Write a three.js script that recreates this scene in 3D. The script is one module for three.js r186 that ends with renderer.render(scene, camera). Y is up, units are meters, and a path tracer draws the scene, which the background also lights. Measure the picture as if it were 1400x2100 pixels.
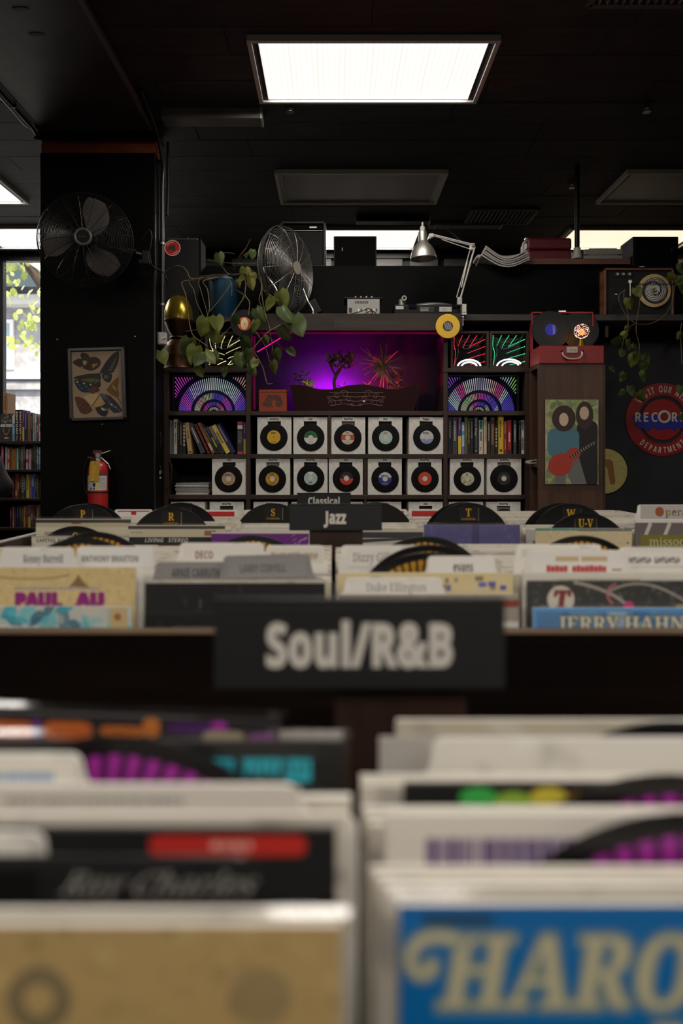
import * as THREE from 'three';
import { mergeGeometries } from 'three/addons/utils/BufferGeometryUtils.js';
import { RoundedBoxGeometry } from 'three/addons/geometries/RoundedBoxGeometry.js';
import { MarchingCubes } from 'three/addons/objects/MarchingCubes.js';
import { RectAreaLightUniformsLib } from 'three/addons/lights/RectAreaLightUniformsLib.js';
import { FontLoader } from 'three/addons/loaders/FontLoader.js';
import { TextGeometry } from 'three/addons/geometries/TextGeometry.js';

// ---------------------------------------------------------------- camera, sky, sun, exposure
const F = 1474, CX = 685, CY = 945, EYE = 1.18;            // focal length and principal point of the 1400 x 2100 frame, eye height in metres
const scene = new THREE.Scene();
const camera = new THREE.PerspectiveCamera(2 * Math.atan(1050 / F) * 180 / Math.PI, 1400 / 2100, 0.05, 200);
camera.position.set(0, EYE, 0);
camera.lookAt(0, EYE, -1);
camera.setViewOffset(1400, 2100, 700 - CX, 1050 - CY, 1400, 2100);   // the photograph's verticals are upright: a shifted lens
camera.focus = 4.5;
camera.userData.fStop = 2.4;
const renderer = new THREE.WebGLRenderer({ antialias: true });
renderer.toneMapping = THREE.LinearToneMapping;
renderer.toneMappingExposure = 1.0;
renderer.shadowMap.enabled = true;
RectAreaLightUniformsLib.init();
scene.background = new THREE.Color(2.3, 2.4, 2.55);          // bright hazy daylight
const sun = new THREE.DirectionalLight(0xfff1d8, 8.0);
sun.name = 'sun';
sun.position.set(6, 22, 9); sun.target.position.set(-4, 0, -14);
sun.castShadow = true; sun.shadow.mapSize.set(2048, 2048);
Object.assign(sun.shadow.camera, { left: -16, right: 16, top: 16, bottom: -16, near: 1, far: 60 });
scene.add(sun, sun.target);
const PANEL = 15.5;                                            // brightness of a lit ceiling panel

// ---------------------------------------------------------------- helpers
let seed = 12345;
const rnd = (a = 0, b = 1) => { seed = (seed * 1664525 + 1013904223) >>> 0; return a + (b - a) * seed / 4294967296; };
const pick = (l) => l[Math.floor(rnd(0, l.length - 1e-6))];
const X = (px, d) => (px - CX) * d / F, Y = (py, d) => EYE + (CY - py) * d / F, S = (px, d) => px * d / F;
const V = (x, y, z) => new THREE.Vector3(x, y, z);
const at = (px, py, d) => V(X(px, d), Y(py, d), -d);
const rgb = (r, g, b) => new THREE.Color().setRGB(r / 255, g / 255, b / 255, THREE.SRGBColorSpace);

function place(g, x = 0, y = 0, z = 0, r) {
  if (r) { g.rotateX(r[0] || 0); g.rotateY(r[1] || 0); g.rotateZ(r[2] || 0); }
  return g.translate(x, y, z);
}
const bx = (w, h, d, x, y, z, r) => place(new THREE.BoxGeometry(w, h, d), x, y, z, r);
const rb = (w, h, d, rad, x, y, z, r) => place(new RoundedBoxGeometry(w, h, d, 2, rad), x, y, z, r);
const cyl = (r1, r2, h, x, y, z, r, seg = 24, open = false) => place(new THREE.CylinderGeometry(r1, r2, h, seg, 1, open), x, y, z, r);
const sph = (r, x, y, z, a = 16, b = 12) => place(new THREE.SphereGeometry(r, a, b), x, y, z);
const tor = (R, r, x, y, z, rot, a = 8, b = 40, arc = Math.PI * 2) => place(new THREE.TorusGeometry(R, r, a, b, arc), x, y, z, rot);
const lathe = (pts, x, y, z, rot, seg = 40) => place(new THREE.LatheGeometry(pts.map(([a, b]) => new THREE.Vector2(a, b)), seg), x, y, z, rot);
const tube = (pts, r, seg, rad = 6, closed = false) => new THREE.TubeGeometry(new THREE.CatmullRomCurve3(pts.map((p) => p.isVector3 ? p : V(...p)), closed, 'catmullrom', 0.4), seg || pts.length * 6, r, rad, closed);
function rod(a, b, r, seg = 8) {
  const d = b.clone().sub(a), g = new THREE.CylinderGeometry(r, r, d.length(), seg);
  g.applyQuaternion(new THREE.Quaternion().setFromUnitVectors(V(0, 1, 0), d.normalize()));
  return g.translate((a.x + b.x) / 2, (a.y + b.y) / 2, (a.z + b.z) / 2);
}
function extr(shape, depth, bevel = 0, seg = 12) {
  return new THREE.ExtrudeGeometry(shape, { depth: depth - 2 * bevel, bevelEnabled: bevel > 0, bevelThickness: bevel, bevelSize: bevel, bevelOffset: -bevel, bevelSegments: 1, curveSegments: seg }).translate(0, 0, bevel);
}
function poly(pts) { const s = new THREE.Shape(); pts.forEach(([x, y], i) => i ? s.lineTo(x, y) : s.moveTo(x, y)); s.closePath(); return s; }
function roundRect(w, h, r, x = 0, y = 0) {
  const s = new THREE.Shape(), a = x - w / 2, b = y - h / 2;
  s.moveTo(a + r, b); s.lineTo(a + w - r, b); s.quadraticCurveTo(a + w, b, a + w, b + r); s.lineTo(a + w, b + h - r); s.quadraticCurveTo(a + w, b + h, a + w - r, b + h);
  s.lineTo(a + r, b + h); s.quadraticCurveTo(a, b + h, a, b + h - r); s.lineTo(a, b + r); s.quadraticCurveTo(a, b, a + r, b); return s;
}
function flat(g) {
  g = g.index ? g.toNonIndexed() : g;
  for (const k of Object.keys(g.attributes)) if (!['position', 'normal', 'uv'].includes(k)) g.deleteAttribute(k);
  if (!g.attributes.uv) g.setAttribute('uv', new THREE.BufferAttribute(new Float32Array(g.attributes.position.count * 2), 2));
  g.clearGroups();
  return g;
}
const merge = (l) => (l = [l].flat(), l.length === 1 ? l[0] : mergeGeometries(l.map(flat)));
function metres(g) {                                          // uv in metres on the face each point lies on
  const p = g.attributes.position, n = g.attributes.normal, uv = new Float32Array(p.count * 2);
  for (let i = 0; i < p.count; i++) {
    const ax = Math.abs(n.getX(i)), ay = Math.abs(n.getY(i)), az = Math.abs(n.getZ(i)), x = p.getX(i), y = p.getY(i), z = p.getZ(i);
    const [u, v] = ay >= ax && ay >= az ? [x, z] : ax >= az ? [z, y] : [x, y];
    uv[i * 2] = u; uv[i * 2 + 1] = v;
  }
  g.setAttribute('uv', new THREE.BufferAttribute(uv, 2));
  return g;
}
function onto(g, c, box) {                                    // print cell c over the x-y extent of g
  g.computeBoundingBox();
  const b = box || g.boundingBox, p = g.attributes.position, uv = new Float32Array(p.count * 2);
  for (let i = 0; i < p.count; i++) {
    uv[i * 2] = c.u0 + (c.u1 - c.u0) * THREE.MathUtils.clamp((p.getX(i) - b.min.x) / (b.max.x - b.min.x), 0.004, 0.996);
    uv[i * 2 + 1] = c.v0 + (c.v1 - c.v0) * THREE.MathUtils.clamp((p.getY(i) - b.min.y) / (b.max.y - b.min.y), 0.004, 0.996);
  }
  g.setAttribute('uv', new THREE.BufferAttribute(uv, 2));
  return g;
}
const taken = new Map();
function numbered(name) { const n = taken.get(name) || 0; taken.set(name, n + 1); return n ? name + '_' + String(n).padStart(3, '0') : name; }
function mesh(name, geo, m, parent = scene) {
  let g = merge(geo);
  if (m.userData.metres) g = metres(g);
  const o = new THREE.Mesh(g, m);
  o.name = parent === scene ? numbered(name) : name;
  o.castShadow = o.receiveShadow = true;
  parent.add(o);
  return o;
}
function tag(o, label, category, group) { Object.assign(o.userData, { label, category }); if (group) o.userData.group = group; return o; }
function thing(name, label, category, p = [0, 0, 0], group, turn = 0) {
  const o = new THREE.Group();
  o.name = numbered(name); o.position.set(...(p.isVector3 ? [p.x, p.y, p.z] : p)); o.rotation.y = turn;
  scene.add(o);
  return tag(o, label, category, group);
}
function struct(name, geo, m) { const o = mesh(name, geo, m); o.userData.kind = 'structure'; return o; }
function structGroup(name, p = [0, 0, 0]) { const o = new THREE.Group(); o.name = name; o.position.set(...p); o.userData.kind = 'structure'; scene.add(o); return o; }
function dup(o, p, label, group, turn) {
  const c = o.clone(); c.userData = { ...o.userData };
  c.name = numbered(o.name.replace(/_\d{3}$/, '')); scene.add(c); c.position.set(...(p.isVector3 ? [p.x, p.y, p.z] : p));
  if (turn !== undefined) c.rotation.y = turn;
  if (label) c.userData.label = label;
  if (group) c.userData.group = group;
  return c;
}

// ---------------------------------------------------------------- textures
function hash(x, y, s) { let h = (x * 374761393 + y * 668265263 + s * 982451653) | 0; h = Math.imul(h ^ (h >>> 13), 1274126177); return ((h ^ (h >>> 16)) >>> 0) / 4294967296; }
function vnoise(x, y, per, s) {
  const xi = Math.floor(x), yi = Math.floor(y), fx = x - xi, fy = y - yi, u = fx * fx * (3 - 2 * fx), v = fy * fy * (3 - 2 * fy), m = (a) => ((a % per) + per) % per;
  const a = hash(m(xi), m(yi), s), b = hash(m(xi + 1), m(yi), s), c = hash(m(xi), m(yi + 1), s), d = hash(m(xi + 1), m(yi + 1), s);
  return a + (b - a) * u + (c - a) * v + (a - b - c + d) * u * v;
}
function makeTex(n, fn, repeat = 1, color = true) {
  const data = new Uint8Array(n * n * 4);
  for (let y = 0; y < n; y++) for (let x = 0; x < n; x++) {
    const c = fn(x / n, y / n), i = (y * n + x) * 4;
    for (let k = 0; k < 3; k++) data[i + k] = Math.max(0, Math.min(255, (Array.isArray(c) ? c[k] : c) * 255));
    data[i + 3] = 255;
  }
  const t = new THREE.DataTexture(data, n, n);
  t.wrapS = t.wrapT = THREE.RepeatWrapping; t.magFilter = THREE.LinearFilter; t.repeat.set(repeat, repeat);
  if (color) t.colorSpace = THREE.SRGBColorSpace;
  t.needsUpdate = true;
  return t;
}
const fbm = (u, v, f, s) => 0.5 * vnoise(u * f, v * f, f, s) + 0.3 * vnoise(u * f * 2, v * f * 2, f * 2, s + 1) + 0.2 * vnoise(u * f * 4, v * f * 4, f * 4, s + 2);
const grain = (u, v, s) => {                                  // streaks along u
  const w = vnoise(u * 3, v * 24, 24, s) * 0.5 + vnoise(u * 6, v * 96, 96, s + 3) * 0.35 + vnoise(u * 12, v * 220, 220, s + 7) * 0.15;
  return 0.62 + 0.38 * w;
};
const T = {
  grainX: makeTex(512, (u, v) => grain(u, v, 5), 1),
  grainY: makeTex(512, (u, v) => grain(v, u, 9), 1),
  mottle: makeTex(512, (u, v) => 0.72 + 0.28 * fbm(u, v, 8, 21), 1),
  paper: makeTex(256, (u, v) => 0.86 + 0.14 * fbm(u, v, 16, 31), 4),
  fine: makeTex(256, (u, v) => 0.5 * hash(Math.floor(u * 256), Math.floor(v * 256), 3) + 0.5 * fbm(u, v, 32, 41), 4, false),
  board: makeTex(512, (u, v) => 0.55 + 0.45 * (0.6 * vnoise(u * 4, v * 64, 64, 51) + 0.4 * fbm(u, v, 8, 55)), 1),
};

// ---------------------------------------------------------------- materials
function mat(color, rough = 0.6, o = {}) {
  const { metres: inMetres, ...rest } = o;
  const m = new THREE.MeshPhysicalMaterial({ color, roughness: rough, ...rest });
  m.userData.metres = inMetres ?? !!rest.map;
  return m;
}
const M = {
  ceiling: mat(rgb(58, 54, 56), 0.7, { map: T.board, bumpMap: T.fine, bumpScale: 0.0006 }),
  ceilingSlab: mat(rgb(18, 17, 17), 0.9),
  beam: mat(rgb(62, 58, 57), 0.5, { map: T.mottle }),
  column: mat(rgb(10, 8, 7), 0.6, { specularIntensity: 0.2, map: T.mottle, bumpMap: T.fine, bumpScale: 0.0004 }),
  columnRust: mat(rgb(140, 62, 28), 0.6, { map: T.mottle }),
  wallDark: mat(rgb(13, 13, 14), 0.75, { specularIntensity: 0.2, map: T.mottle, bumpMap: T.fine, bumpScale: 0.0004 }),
  wallLighter: mat(rgb(44, 44, 49), 0.75, { map: T.mottle, bumpMap: T.fine, bumpScale: 0.0004 }),
  wallBlack: mat(rgb(16, 15, 16), 0.7, { map: T.mottle }),
  wallNiche: mat(rgb(44, 44, 49), 0.75, { map: T.mottle }),
  floor: mat(rgb(70, 60, 52), 0.55, { map: T.grainX }),
  shelfH: mat(rgb(66, 43, 30), 0.5, { map: T.grainX }),
  shelfV: mat(rgb(66, 43, 30), 0.5, { map: T.grainY }),
  shelfBack: mat(rgb(20, 17, 16), 0.8),
  binH: mat(rgb(24, 16, 13), 0.45, { specularIntensity: 0.2, map: T.grainX }),
  binV: mat(rgb(52, 32, 23), 0.45, { map: T.grainY }),
  greyWood: mat(rgb(62, 53, 47), 0.6, { specularIntensity: 0.5, map: T.grainX }),
  cabinet: mat(rgb(96, 62, 42), 0.5, { map: T.grainY }),
  orangeWood: mat(rgb(122, 74, 52), 0.45, { map: T.grainX }),
  ledge: mat(rgb(60, 55, 52), 0.55, { map: T.grainX }),
  blackPlastic: mat(rgb(14, 13, 13), 0.45, { specularIntensity: 0.5 }),
  blackMatt: mat(rgb(10, 9, 9), 0.8, { specularIntensity: 0.2 }),
  blackCloth: mat(rgb(15, 14, 14), 0.95, { specularIntensity: 0.2, map: T.mottle, bumpMap: T.fine, bumpScale: 0.0008 }),
  darkGrey: mat(rgb(36, 35, 35), 0.6, { specularIntensity: 0.5, map: T.mottle }),
  vinyl: mat(rgb(8, 8, 8), 0.38, { specularIntensity: 0.5 }),
  steel: mat(rgb(190, 186, 180), 0.28, { metalness: 1 }),
  satin: mat(rgb(160, 156, 150), 0.45, { metalness: 0.9 }),
  wire: mat(rgb(150, 148, 146), 0.35, { metalness: 0.9 }),
  blackWire: mat(rgb(40, 38, 37), 0.4, { metalness: 0.6 }),
  greyPaint: mat(rgb(170, 166, 160), 0.5),
  brass: mat(rgb(138, 116, 30), 0.24, { metalness: 0.7 }),
  bronze: mat(rgb(74, 50, 34), 0.4, { metalness: 0.75 }),
  conduit: mat(rgb(74, 72, 70), 0.35, { metalness: 0.8 }),
  cable: mat(rgb(22, 21, 21), 0.5),
  white: mat(rgb(214, 209, 200), 0.7, { map: T.paper }),
  cream: mat(rgb(206, 194, 168), 0.75, { map: T.paper }),
  card: mat(rgb(238, 232, 223), 0.8, { map: T.paper, bumpMap: T.fine, bumpScale: 0.0002 }),
  paperGrey: mat(rgb(150, 146, 140), 0.8, { map: T.paper }),
  red: mat(rgb(176, 36, 36), 0.35, { clearcoat: 0.4, clearcoatRoughness: 0.3 }),
  redCase: mat(rgb(150, 34, 34), 0.5, { map: T.paper }),
  darkRed: mat(rgb(96, 20, 26), 0.5, { map: T.paper }),
  redEnamel: mat(rgb(150, 28, 26), 0.35),
  blueEnamel: mat(rgb(40, 44, 150), 0.35),
  yellowDisc: mat(rgb(224, 178, 46), 0.35),
  bluePot: mat(rgb(14, 56, 80), 0.45),
  leaf: mat(rgb(92, 98, 34), 0.5, { specularIntensity: 0.6, transmission: 0.25, thickness: 0, side: THREE.DoubleSide }),
  leafDark: mat(rgb(64, 78, 30), 0.5, { specularIntensity: 0.6, transmission: 0.25, thickness: 0, side: THREE.DoubleSide }),
  leafPale: mat(rgb(112, 106, 42), 0.45, { transmission: 0.25, thickness: 0, side: THREE.DoubleSide }),
  vine: mat(rgb(96, 84, 50), 0.6),
  bark: mat(rgb(70, 56, 44), 0.8, { map: T.grainY }),
  soil: mat(rgb(40, 30, 24), 0.95, { map: T.mottle }),
  planter: mat(rgb(34, 7, 7), 0.5, { specularIntensity: 0.3 }),
  plantSmall: mat(rgb(70, 78, 50), 0.5, { side: THREE.DoubleSide }),
  plantYellow: mat(rgb(168, 168, 66), 0.5, { side: THREE.DoubleSide }),
  spike: mat(rgb(92, 96, 64), 0.45, { side: THREE.DoubleSide }),
  glass: mat(0xffffff, 0.03, { transmission: 1, thickness: 0 }),
  smoke: mat(rgb(236, 236, 240), 0.03, { transmission: 1, thickness: 0 }),
  sleeve: mat(0xffffff, 0.12, { transmission: 1, thickness: 0, specularIntensity: 0.6 }),
  offLens: mat(rgb(134, 130, 130), 0.35),
  troffer: mat(rgb(196, 192, 186), 0.45),
  vent: mat(rgb(86, 84, 84), 0.5),
  skin: mat(rgb(196, 150, 124), 0.6),
  jacket: mat(rgb(20, 19, 20), 0.7),
  trousers: mat(rgb(28, 30, 38), 0.85),
  hair: mat(rgb(46, 32, 24), 0.7),
  shoe: mat(rgb(26, 24, 24), 0.5),
};
M.grainBrown = M.binV;

// ---------------------------------------------------------------- printed matter: sheets of prints shared by many objects
class Sheet {
  constructor(n = 2048) {
    this.n = n; this.c = document.createElement('canvas'); this.c.width = this.c.height = n; this.g = this.c.getContext('2d');
    this.g.fillStyle = '#888'; this.g.fillRect(0, 0, n, n); this.x = this.y = this.row = 0;
    this.t = new THREE.CanvasTexture(this.c); this.t.colorSpace = THREE.SRGBColorSpace;
  }
  cell(w, h, draw) {
    if (this.x + w + 4 > this.n) { this.x = 0; this.y += this.row + 4; this.row = 0; }
    if (this.y + h > this.n) throw new Error('print sheet is full');
    const { g, n, x, y } = this;
    g.save(); g.beginPath(); g.rect(x, y, w, h); g.clip(); g.translate(x, y); draw(g, w, h); g.restore();
    this.x += w + 4; this.row = Math.max(this.row, h);
    return { u0: (x + 1) / n, u1: (x + w - 1) / n, v0: 1 - (y + h - 1) / n, v1: 1 - (y + 1) / n };
  }
}
const A = new Sheet(), B = new Sheet(), E = new Sheet(1024);
const css = (r, g, b) => `rgb(${r},${g},${b})`;
function fill(g, w, h, c) { g.fillStyle = c; g.fillRect(0, 0, w, h); }
function wear(g, w, h, n, cols, s = 1) {                       // scuffs, foxing and flecks with outlines of their own
  for (let i = 0; i < n; i++) {
    g.fillStyle = pick(cols); g.globalAlpha = rnd(0.05, 0.35);
    g.beginPath(); g.ellipse(rnd(0, w), rnd(0, h), rnd(0.5, 5) * s, rnd(0.5, 3) * s, rnd(0, 3), 0, 7); g.fill();
  }
  g.globalAlpha = 1;
}
function txt(g, s, x, y, size, color, o = {}) {
  g.save(); g.translate(x, y); if (o.turn) g.rotate(o.turn); g.transform(o.squeeze || 1, 0, o.slant || 0, 1, 0, 0);
  g.font = `${o.italic ? 'italic ' : ''}${o.bold === false ? '' : 'bold '}${size}px ${o.font || 'sans-serif'}`; g.textAlign = o.align || 'left'; g.textBaseline = 'alphabetic';
  if (o.outline) { g.lineWidth = o.outlineWidth || size * 0.1; g.strokeStyle = o.outline; g.lineJoin = 'round'; g.strokeText(s, 0, 0); }
  g.fillStyle = color; g.fillText(s, 0, 0);
  if (o.heavy) { g.lineWidth = size * o.heavy; g.strokeStyle = color; g.strokeText(s, 0, 0); }
  g.restore();
}
function lines(g, x, y, w, n, gap, color, h = 2) {             // print too small to read
  g.fillStyle = color;
  for (let i = 0; i < n; i++) { let cx = x; while (cx < x + w * rnd(0.6, 1)) { const l = rnd(2, 9); g.fillRect(cx, y + i * gap, l, h); cx += l + 2; } }
}
function blobs(g, w, h, n, cols, r0, r1) { for (let i = 0; i < n; i++) { g.fillStyle = pick(cols); g.globalAlpha = rnd(0.4, 0.9); g.beginPath(); g.ellipse(rnd(0, w), rnd(0, h), rnd(r0, r1), rnd(r0, r1) * 0.6, rnd(0, 3), 0, 7); g.fill(); } g.globalAlpha = 1; }

const WHITE = css(222, 216, 206), CREAM = css(214, 200, 168), KRAFT = css(196, 172, 122), BLACK = css(20, 19, 19);
const C = {};
C.edge = A.cell(64, 64, (g, w, h) => { fill(g, w, h, css(212, 206, 196)); wear(g, w, h, 80, ['#fff', '#8a8378', '#b8ac98']); });
C.edgeGrey = A.cell(64, 64, (g, w, h) => { fill(g, w, h, css(150, 146, 142)); wear(g, w, h, 80, ['#ddd', '#665', '#b8ac98']); });
C.edgeDark = A.cell(64, 64, (g, w, h) => { fill(g, w, h, css(46, 43, 42)); wear(g, w, h, 50, ['#888', '#222']); });
C.cardWhite = A.cell(64, 64, (g, w, h) => { fill(g, w, h, css(220, 215, 206)); wear(g, w, h, 40, ['#fff', '#9a9388']); });
C.cardGrey = A.cell(64, 64, (g, w, h) => { fill(g, w, h, css(140, 136, 134)); wear(g, w, h, 40, ['#bbb', '#666']); });
C.cardBlack = A.cell(64, 64, (g, w, h) => { fill(g, w, h, BLACK); wear(g, w, h, 30, ['#666', '#000']); });

// covers of the Soul/R&B bin
C.bigBlue = A.cell(512, 512, (g, w, h) => {
  fill(g, w, h, css(4, 112, 184)); wear(g, w, h, 200, ['#1a88c8', '#0a5890']);
  g.fillStyle = css(40, 70, 92); g.fillRect(22, 10, 62, 9);
  const cr = css(206, 196, 160), ol = css(122, 142, 140);
  txt(g, 'HAROLD', 34, 92, 88, cr, { font: 'serif', slant: -0.16, squeeze: 0.84, outline: ol, outlineWidth: 11 });
  g.strokeStyle = ol; g.lineWidth = 17; g.lineCap = 'round'; g.beginPath(); g.moveTo(52, 32); g.bezierCurveTo(28, 24, 10, 34, 11, 50); g.bezierCurveTo(12, 66, 30, 66, 30, 54); g.stroke(); g.strokeStyle = cr; g.lineWidth = 9; g.stroke();
  txt(g, 'M', 216, 168, 84, cr, { font: 'serif', slant: -0.16, squeeze: 0.9, outline: ol, outlineWidth: 11 });
  blobs(g, w, h, 0, [], 1, 2);
});
C.beige = A.cell(512, 512, (g, w, h) => {
  fill(g, w, h, css(190, 160, 104)); wear(g, w, h, 500, [css(220, 196, 130), css(150, 122, 76), css(120, 100, 70)], 3);
  g.strokeStyle = css(132, 116, 84); g.lineWidth = 14; g.beginPath(); g.arc(262, 62, 20, 0, 7); g.stroke();
  for (const [x, r] of [[100, 20], [445, 26]]) { g.fillStyle = css(140, 124, 88); g.globalAlpha = 0.6; g.beginPath(); g.ellipse(x, 60, r, 24, 0, 0, 7); g.fill(); g.globalAlpha = 1; }
});
C.orangePurple = A.cell(320, 96, (g, w, h) => {
  fill(g, w, h, css(30, 24, 32));
  for (const [x, y, ww, hh, c] of [[70, 14, 46, 26, '#c8641e'], [124, 12, 40, 28, '#c8641e'], [114, 10, 8, 32, '#6a3a86'], [170, 16, 40, 16, '#c06a22'], [206, 2, 14, 30, '#c8742a'], [226, 8, 50, 14, '#4a1a66'], [262, 4, 14, 12, '#b02aa8'], [256, 18, 34, 22, '#a89878'], [294, 20, 22, 14, '#8a2a90']]) { g.fillStyle = c; g.beginPath(); g.roundRect(x, y, ww, hh, 8); g.fill(); }
});
C.cyanCard = A.cell(320, 120, (g, w, h) => { fill(g, w, h, BLACK); for (const [x, ww, hh] of [[214, 20, 18], [240, 32, 18], [274, 20, 26]]) { g.fillStyle = css(36, 178, 196); g.fillRect(x, 20, ww, hh); } for (let x = 216; x < 296; x += 6) { g.fillStyle = BLACK; g.fillRect(x, 24 + (x % 4) * 2, 1.5, 10); } });
C.redBar = A.cell(360, 140, (g, w, h) => { fill(g, w, h, BLACK); g.fillStyle = css(186, 40, 30); g.beginPath(); g.roundRect(226, 7, 112, 22, 7); g.fill(); lines(g, 270, 14, 40, 1, 8, '#d8a090', 8); lines(g, 10, 30, 100, 1, 8, '#4a4640', 8); });
C.scriptCard = A.cell(320, 96, (g, w, h) => { fill(g, w, h, css(14, 13, 14)); txt(g, 'Ray Charles', 30, 64, 52, css(150, 146, 140), { font: 'serif', italic: true, bold: false, slant: -0.35, squeeze: 0.92 }); });
C.rainbow = A.cell(320, 110, (g, w, h) => { fill(g, w, h, BLACK); [['#3aa84a', 90], ['#8cae3a', 116], ['#c8b83a', 142], ['#c88a2a', 168], ['#b8622a', 194]].forEach(([c, x], i) => { g.fillStyle = c; g.beginPath(); g.ellipse(x - 34, 16 + i % 2 * 5, 14, 12, 0, 0, 7); g.fill(); }); lines(g, 176, 12, 40, 1, 8, '#8a4a2a', 10); });
C.purpleText = A.cell(360, 64, (g, w, h) => { fill(g, w, h, css(216, 208, 198)); lines(g, 30, 16, 270, 1, 8, css(96, 74, 120), 24); lines(g, 30, 44, 250, 1, 8, '#b07868', 5); });
C.soulTabBlue = A.cell(280, 56, (g, w, h) => { fill(g, w, h, WHITE); lines(g, 150, 22, 120, 1, 8, '#6c90b8', 14); });
C.soulTabRed = A.cell(280, 56, (g, w, h) => { fill(g, w, h, WHITE); lines(g, 120, 20, 80, 1, 8, '#a8665c', 16); });
C.soulTabGrey = A.cell(360, 56, (g, w, h) => { fill(g, w, h, css(206, 199, 190)); lines(g, 80, 20, 260, 1, 8, '#968f88', 12); });
// covers and cards of the Jazz bin
C.cardBurrell = A.cell(400, 64, (g, w, h) => { fill(g, w, h, css(214, 211, 207)); txt(g, 'Kenny Burrell', 118, 44, 40, css(70, 66, 66), { font: 'serif', squeeze: 0.8 }); });
C.cardBraxton = A.cell(400, 64, (g, w, h) => { fill(g, w, h, css(222, 219, 214)); txt(g, 'ANTHONY BRAXTON', 18, 44, 28, css(88, 84, 84), { squeeze: 1.12 }); });
C.cardBurtonDec = A.cell(400, 64, (g, w, h) => { fill(g, w, h, css(218, 212, 203)); txt(g, 'DECO', 60, 48, 36, css(112, 62, 56), {}); });
C.cardDown = A.cell(400, 64, (g, w, h) => { fill(g, w, h, css(212, 205, 192)); for (let x = 30; x < 360; x += 13) { g.fillStyle = pick(['#a07a4a', '#8a6a3a', '#b8906a', '#6a5a40']); g.fillRect(x, 18 + rnd(0, 8), 7, 30 - rnd(0, 10)); } });
C.cardCarr = A.cell(400, 64, (g, w, h) => { fill(g, w, h, css(138, 134, 132)); txt(g, 'ARNIE CARRUTH', 60, 50, 44, css(52, 50, 58), { squeeze: 0.66 }); });
C.cardCoryell = A.cell(400, 64, (g, w, h) => { fill(g, w, h, css(142, 138, 136)); txt(g, 'LARRY CORYELL', 64, 46, 36, css(92, 86, 84), { squeeze: 0.86 }); });
C.cardDizzy = A.cell(400, 64, (g, w, h) => { fill(g, w, h, css(218, 213, 204)); txt(g, 'Dizzy Gillespie', 34, 44, 40, css(96, 92, 90), { font: 'serif', bold: false }); });
C.cardDuke = A.cell(400, 64, (g, w, h) => { fill(g, w, h, css(220, 215, 207)); txt(g, 'Duke Ellington', 70, 44, 40, css(110, 104, 104), { font: 'serif', bold: false }); });
C.cardEvans = A.cell(400, 64, (g, w, h) => { fill(g, w, h, css(224, 220, 213)); txt(g, 'evans', 150, 44, 44, css(34, 32, 34), {}); });
C.cardOrn = A.cell(400, 96, (g, w, h) => { fill(g, w, h, css(222, 217, 210)); for (let x = 110; x < 320; x += 12) { g.fillStyle = '#b8964e'; if (x < 200 || x > 216) g.fillRect(x, 18, 9, 18); } for (let x = 70; x < 320; x += 18) { g.fillStyle = css(178, 52, 50); if (x !== 160) g.fillRect(x, 50 + (x % 5), 16, 32); } g.fillStyle = css(140, 90, 84); g.fillRect(345, 64, 40, 6); });
C.cardEllis = A.cell(400, 64, (g, w, h) => { fill(g, w, h, css(222, 216, 208)); for (let x = 40; x < 360; x += 20) { g.fillStyle = css(34, 32, 32); if (x !== 180) { g.fillRect(x, 16, 8, 30); g.fillRect(x + 6, 16 + (x % 3) * 10, 12, 9); } } });
C.cardGold = A.cell(400, 48, (g, w, h) => { fill(g, w, h, css(206, 200, 188)); lines(g, 80, 16, 280, 1, 8, '#9a865a', 14); });
C.coverPaul = A.cell(400, 200, (g, w, h) => {
  fill(g, w, h, css(206, 182, 128)); wear(g, w, h, 500, [css(226, 208, 160), css(170, 142, 92)], 2);
  g.fillStyle = css(132, 104, 66); g.beginPath(); g.moveTo(248, 44); g.quadraticCurveTo(266, 30, 270, 16); g.quadraticCurveTo(276, 32, 296, 46); g.fill();
  g.strokeStyle = css(170, 144, 100); g.lineWidth = 5; g.beginPath(); g.moveTo(20, 16); g.bezierCurveTo(120, 28, 200, 32, 250, 18); g.stroke();
  lines(g, 127, 46, 210, 1, 8, '#8e88a4', 5);
  const m = css(136, 34, 112), o = css(172, 140, 140);
  txt(g, 'PAUL', 127, 88, 40, m, { outline: o, outlineWidth: 8, heavy: 0.14, squeeze: 1.05 }); txt(g, 'AU', 266, 88, 40, m, { outline: o, outlineWidth: 8, heavy: 0.14, squeeze: 1.15 });
});
C.coverTeal = A.cell(400, 100, (g, w, h) => { fill(g, w, h, css(202, 200, 190)); blobs(g, w, 60, 60, [css(64, 176, 196), css(120, 200, 206), css(216, 208, 196), css(60, 110, 132)], 8, 34); g.fillStyle = css(38, 44, 52); g.beginPath(); g.ellipse(20, 26, 30, 26, 0, 0, 7); g.fill(); g.fillStyle = css(206, 180, 130); g.fillRect(350, 4, 40, 46); g.fillStyle = css(160, 110, 60); g.beginPath(); g.arc(368, 24, 8, 0, 7); g.fill(); lines(g, 70, 44, 180, 1, 8, '#e4e8e2', 14); });
C.coverBlack = A.cell(320, 128, (g, w, h) => { fill(g, w, h, css(25, 24, 24)); wear(g, w, h, 60, ['#555', '#333'], 2); g.fillStyle = css(92, 78, 84); g.fillRect(50, 76, 140, 30); g.fillStyle = css(70, 68, 66); g.fillRect(96, 28, 5, 16); });
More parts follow.
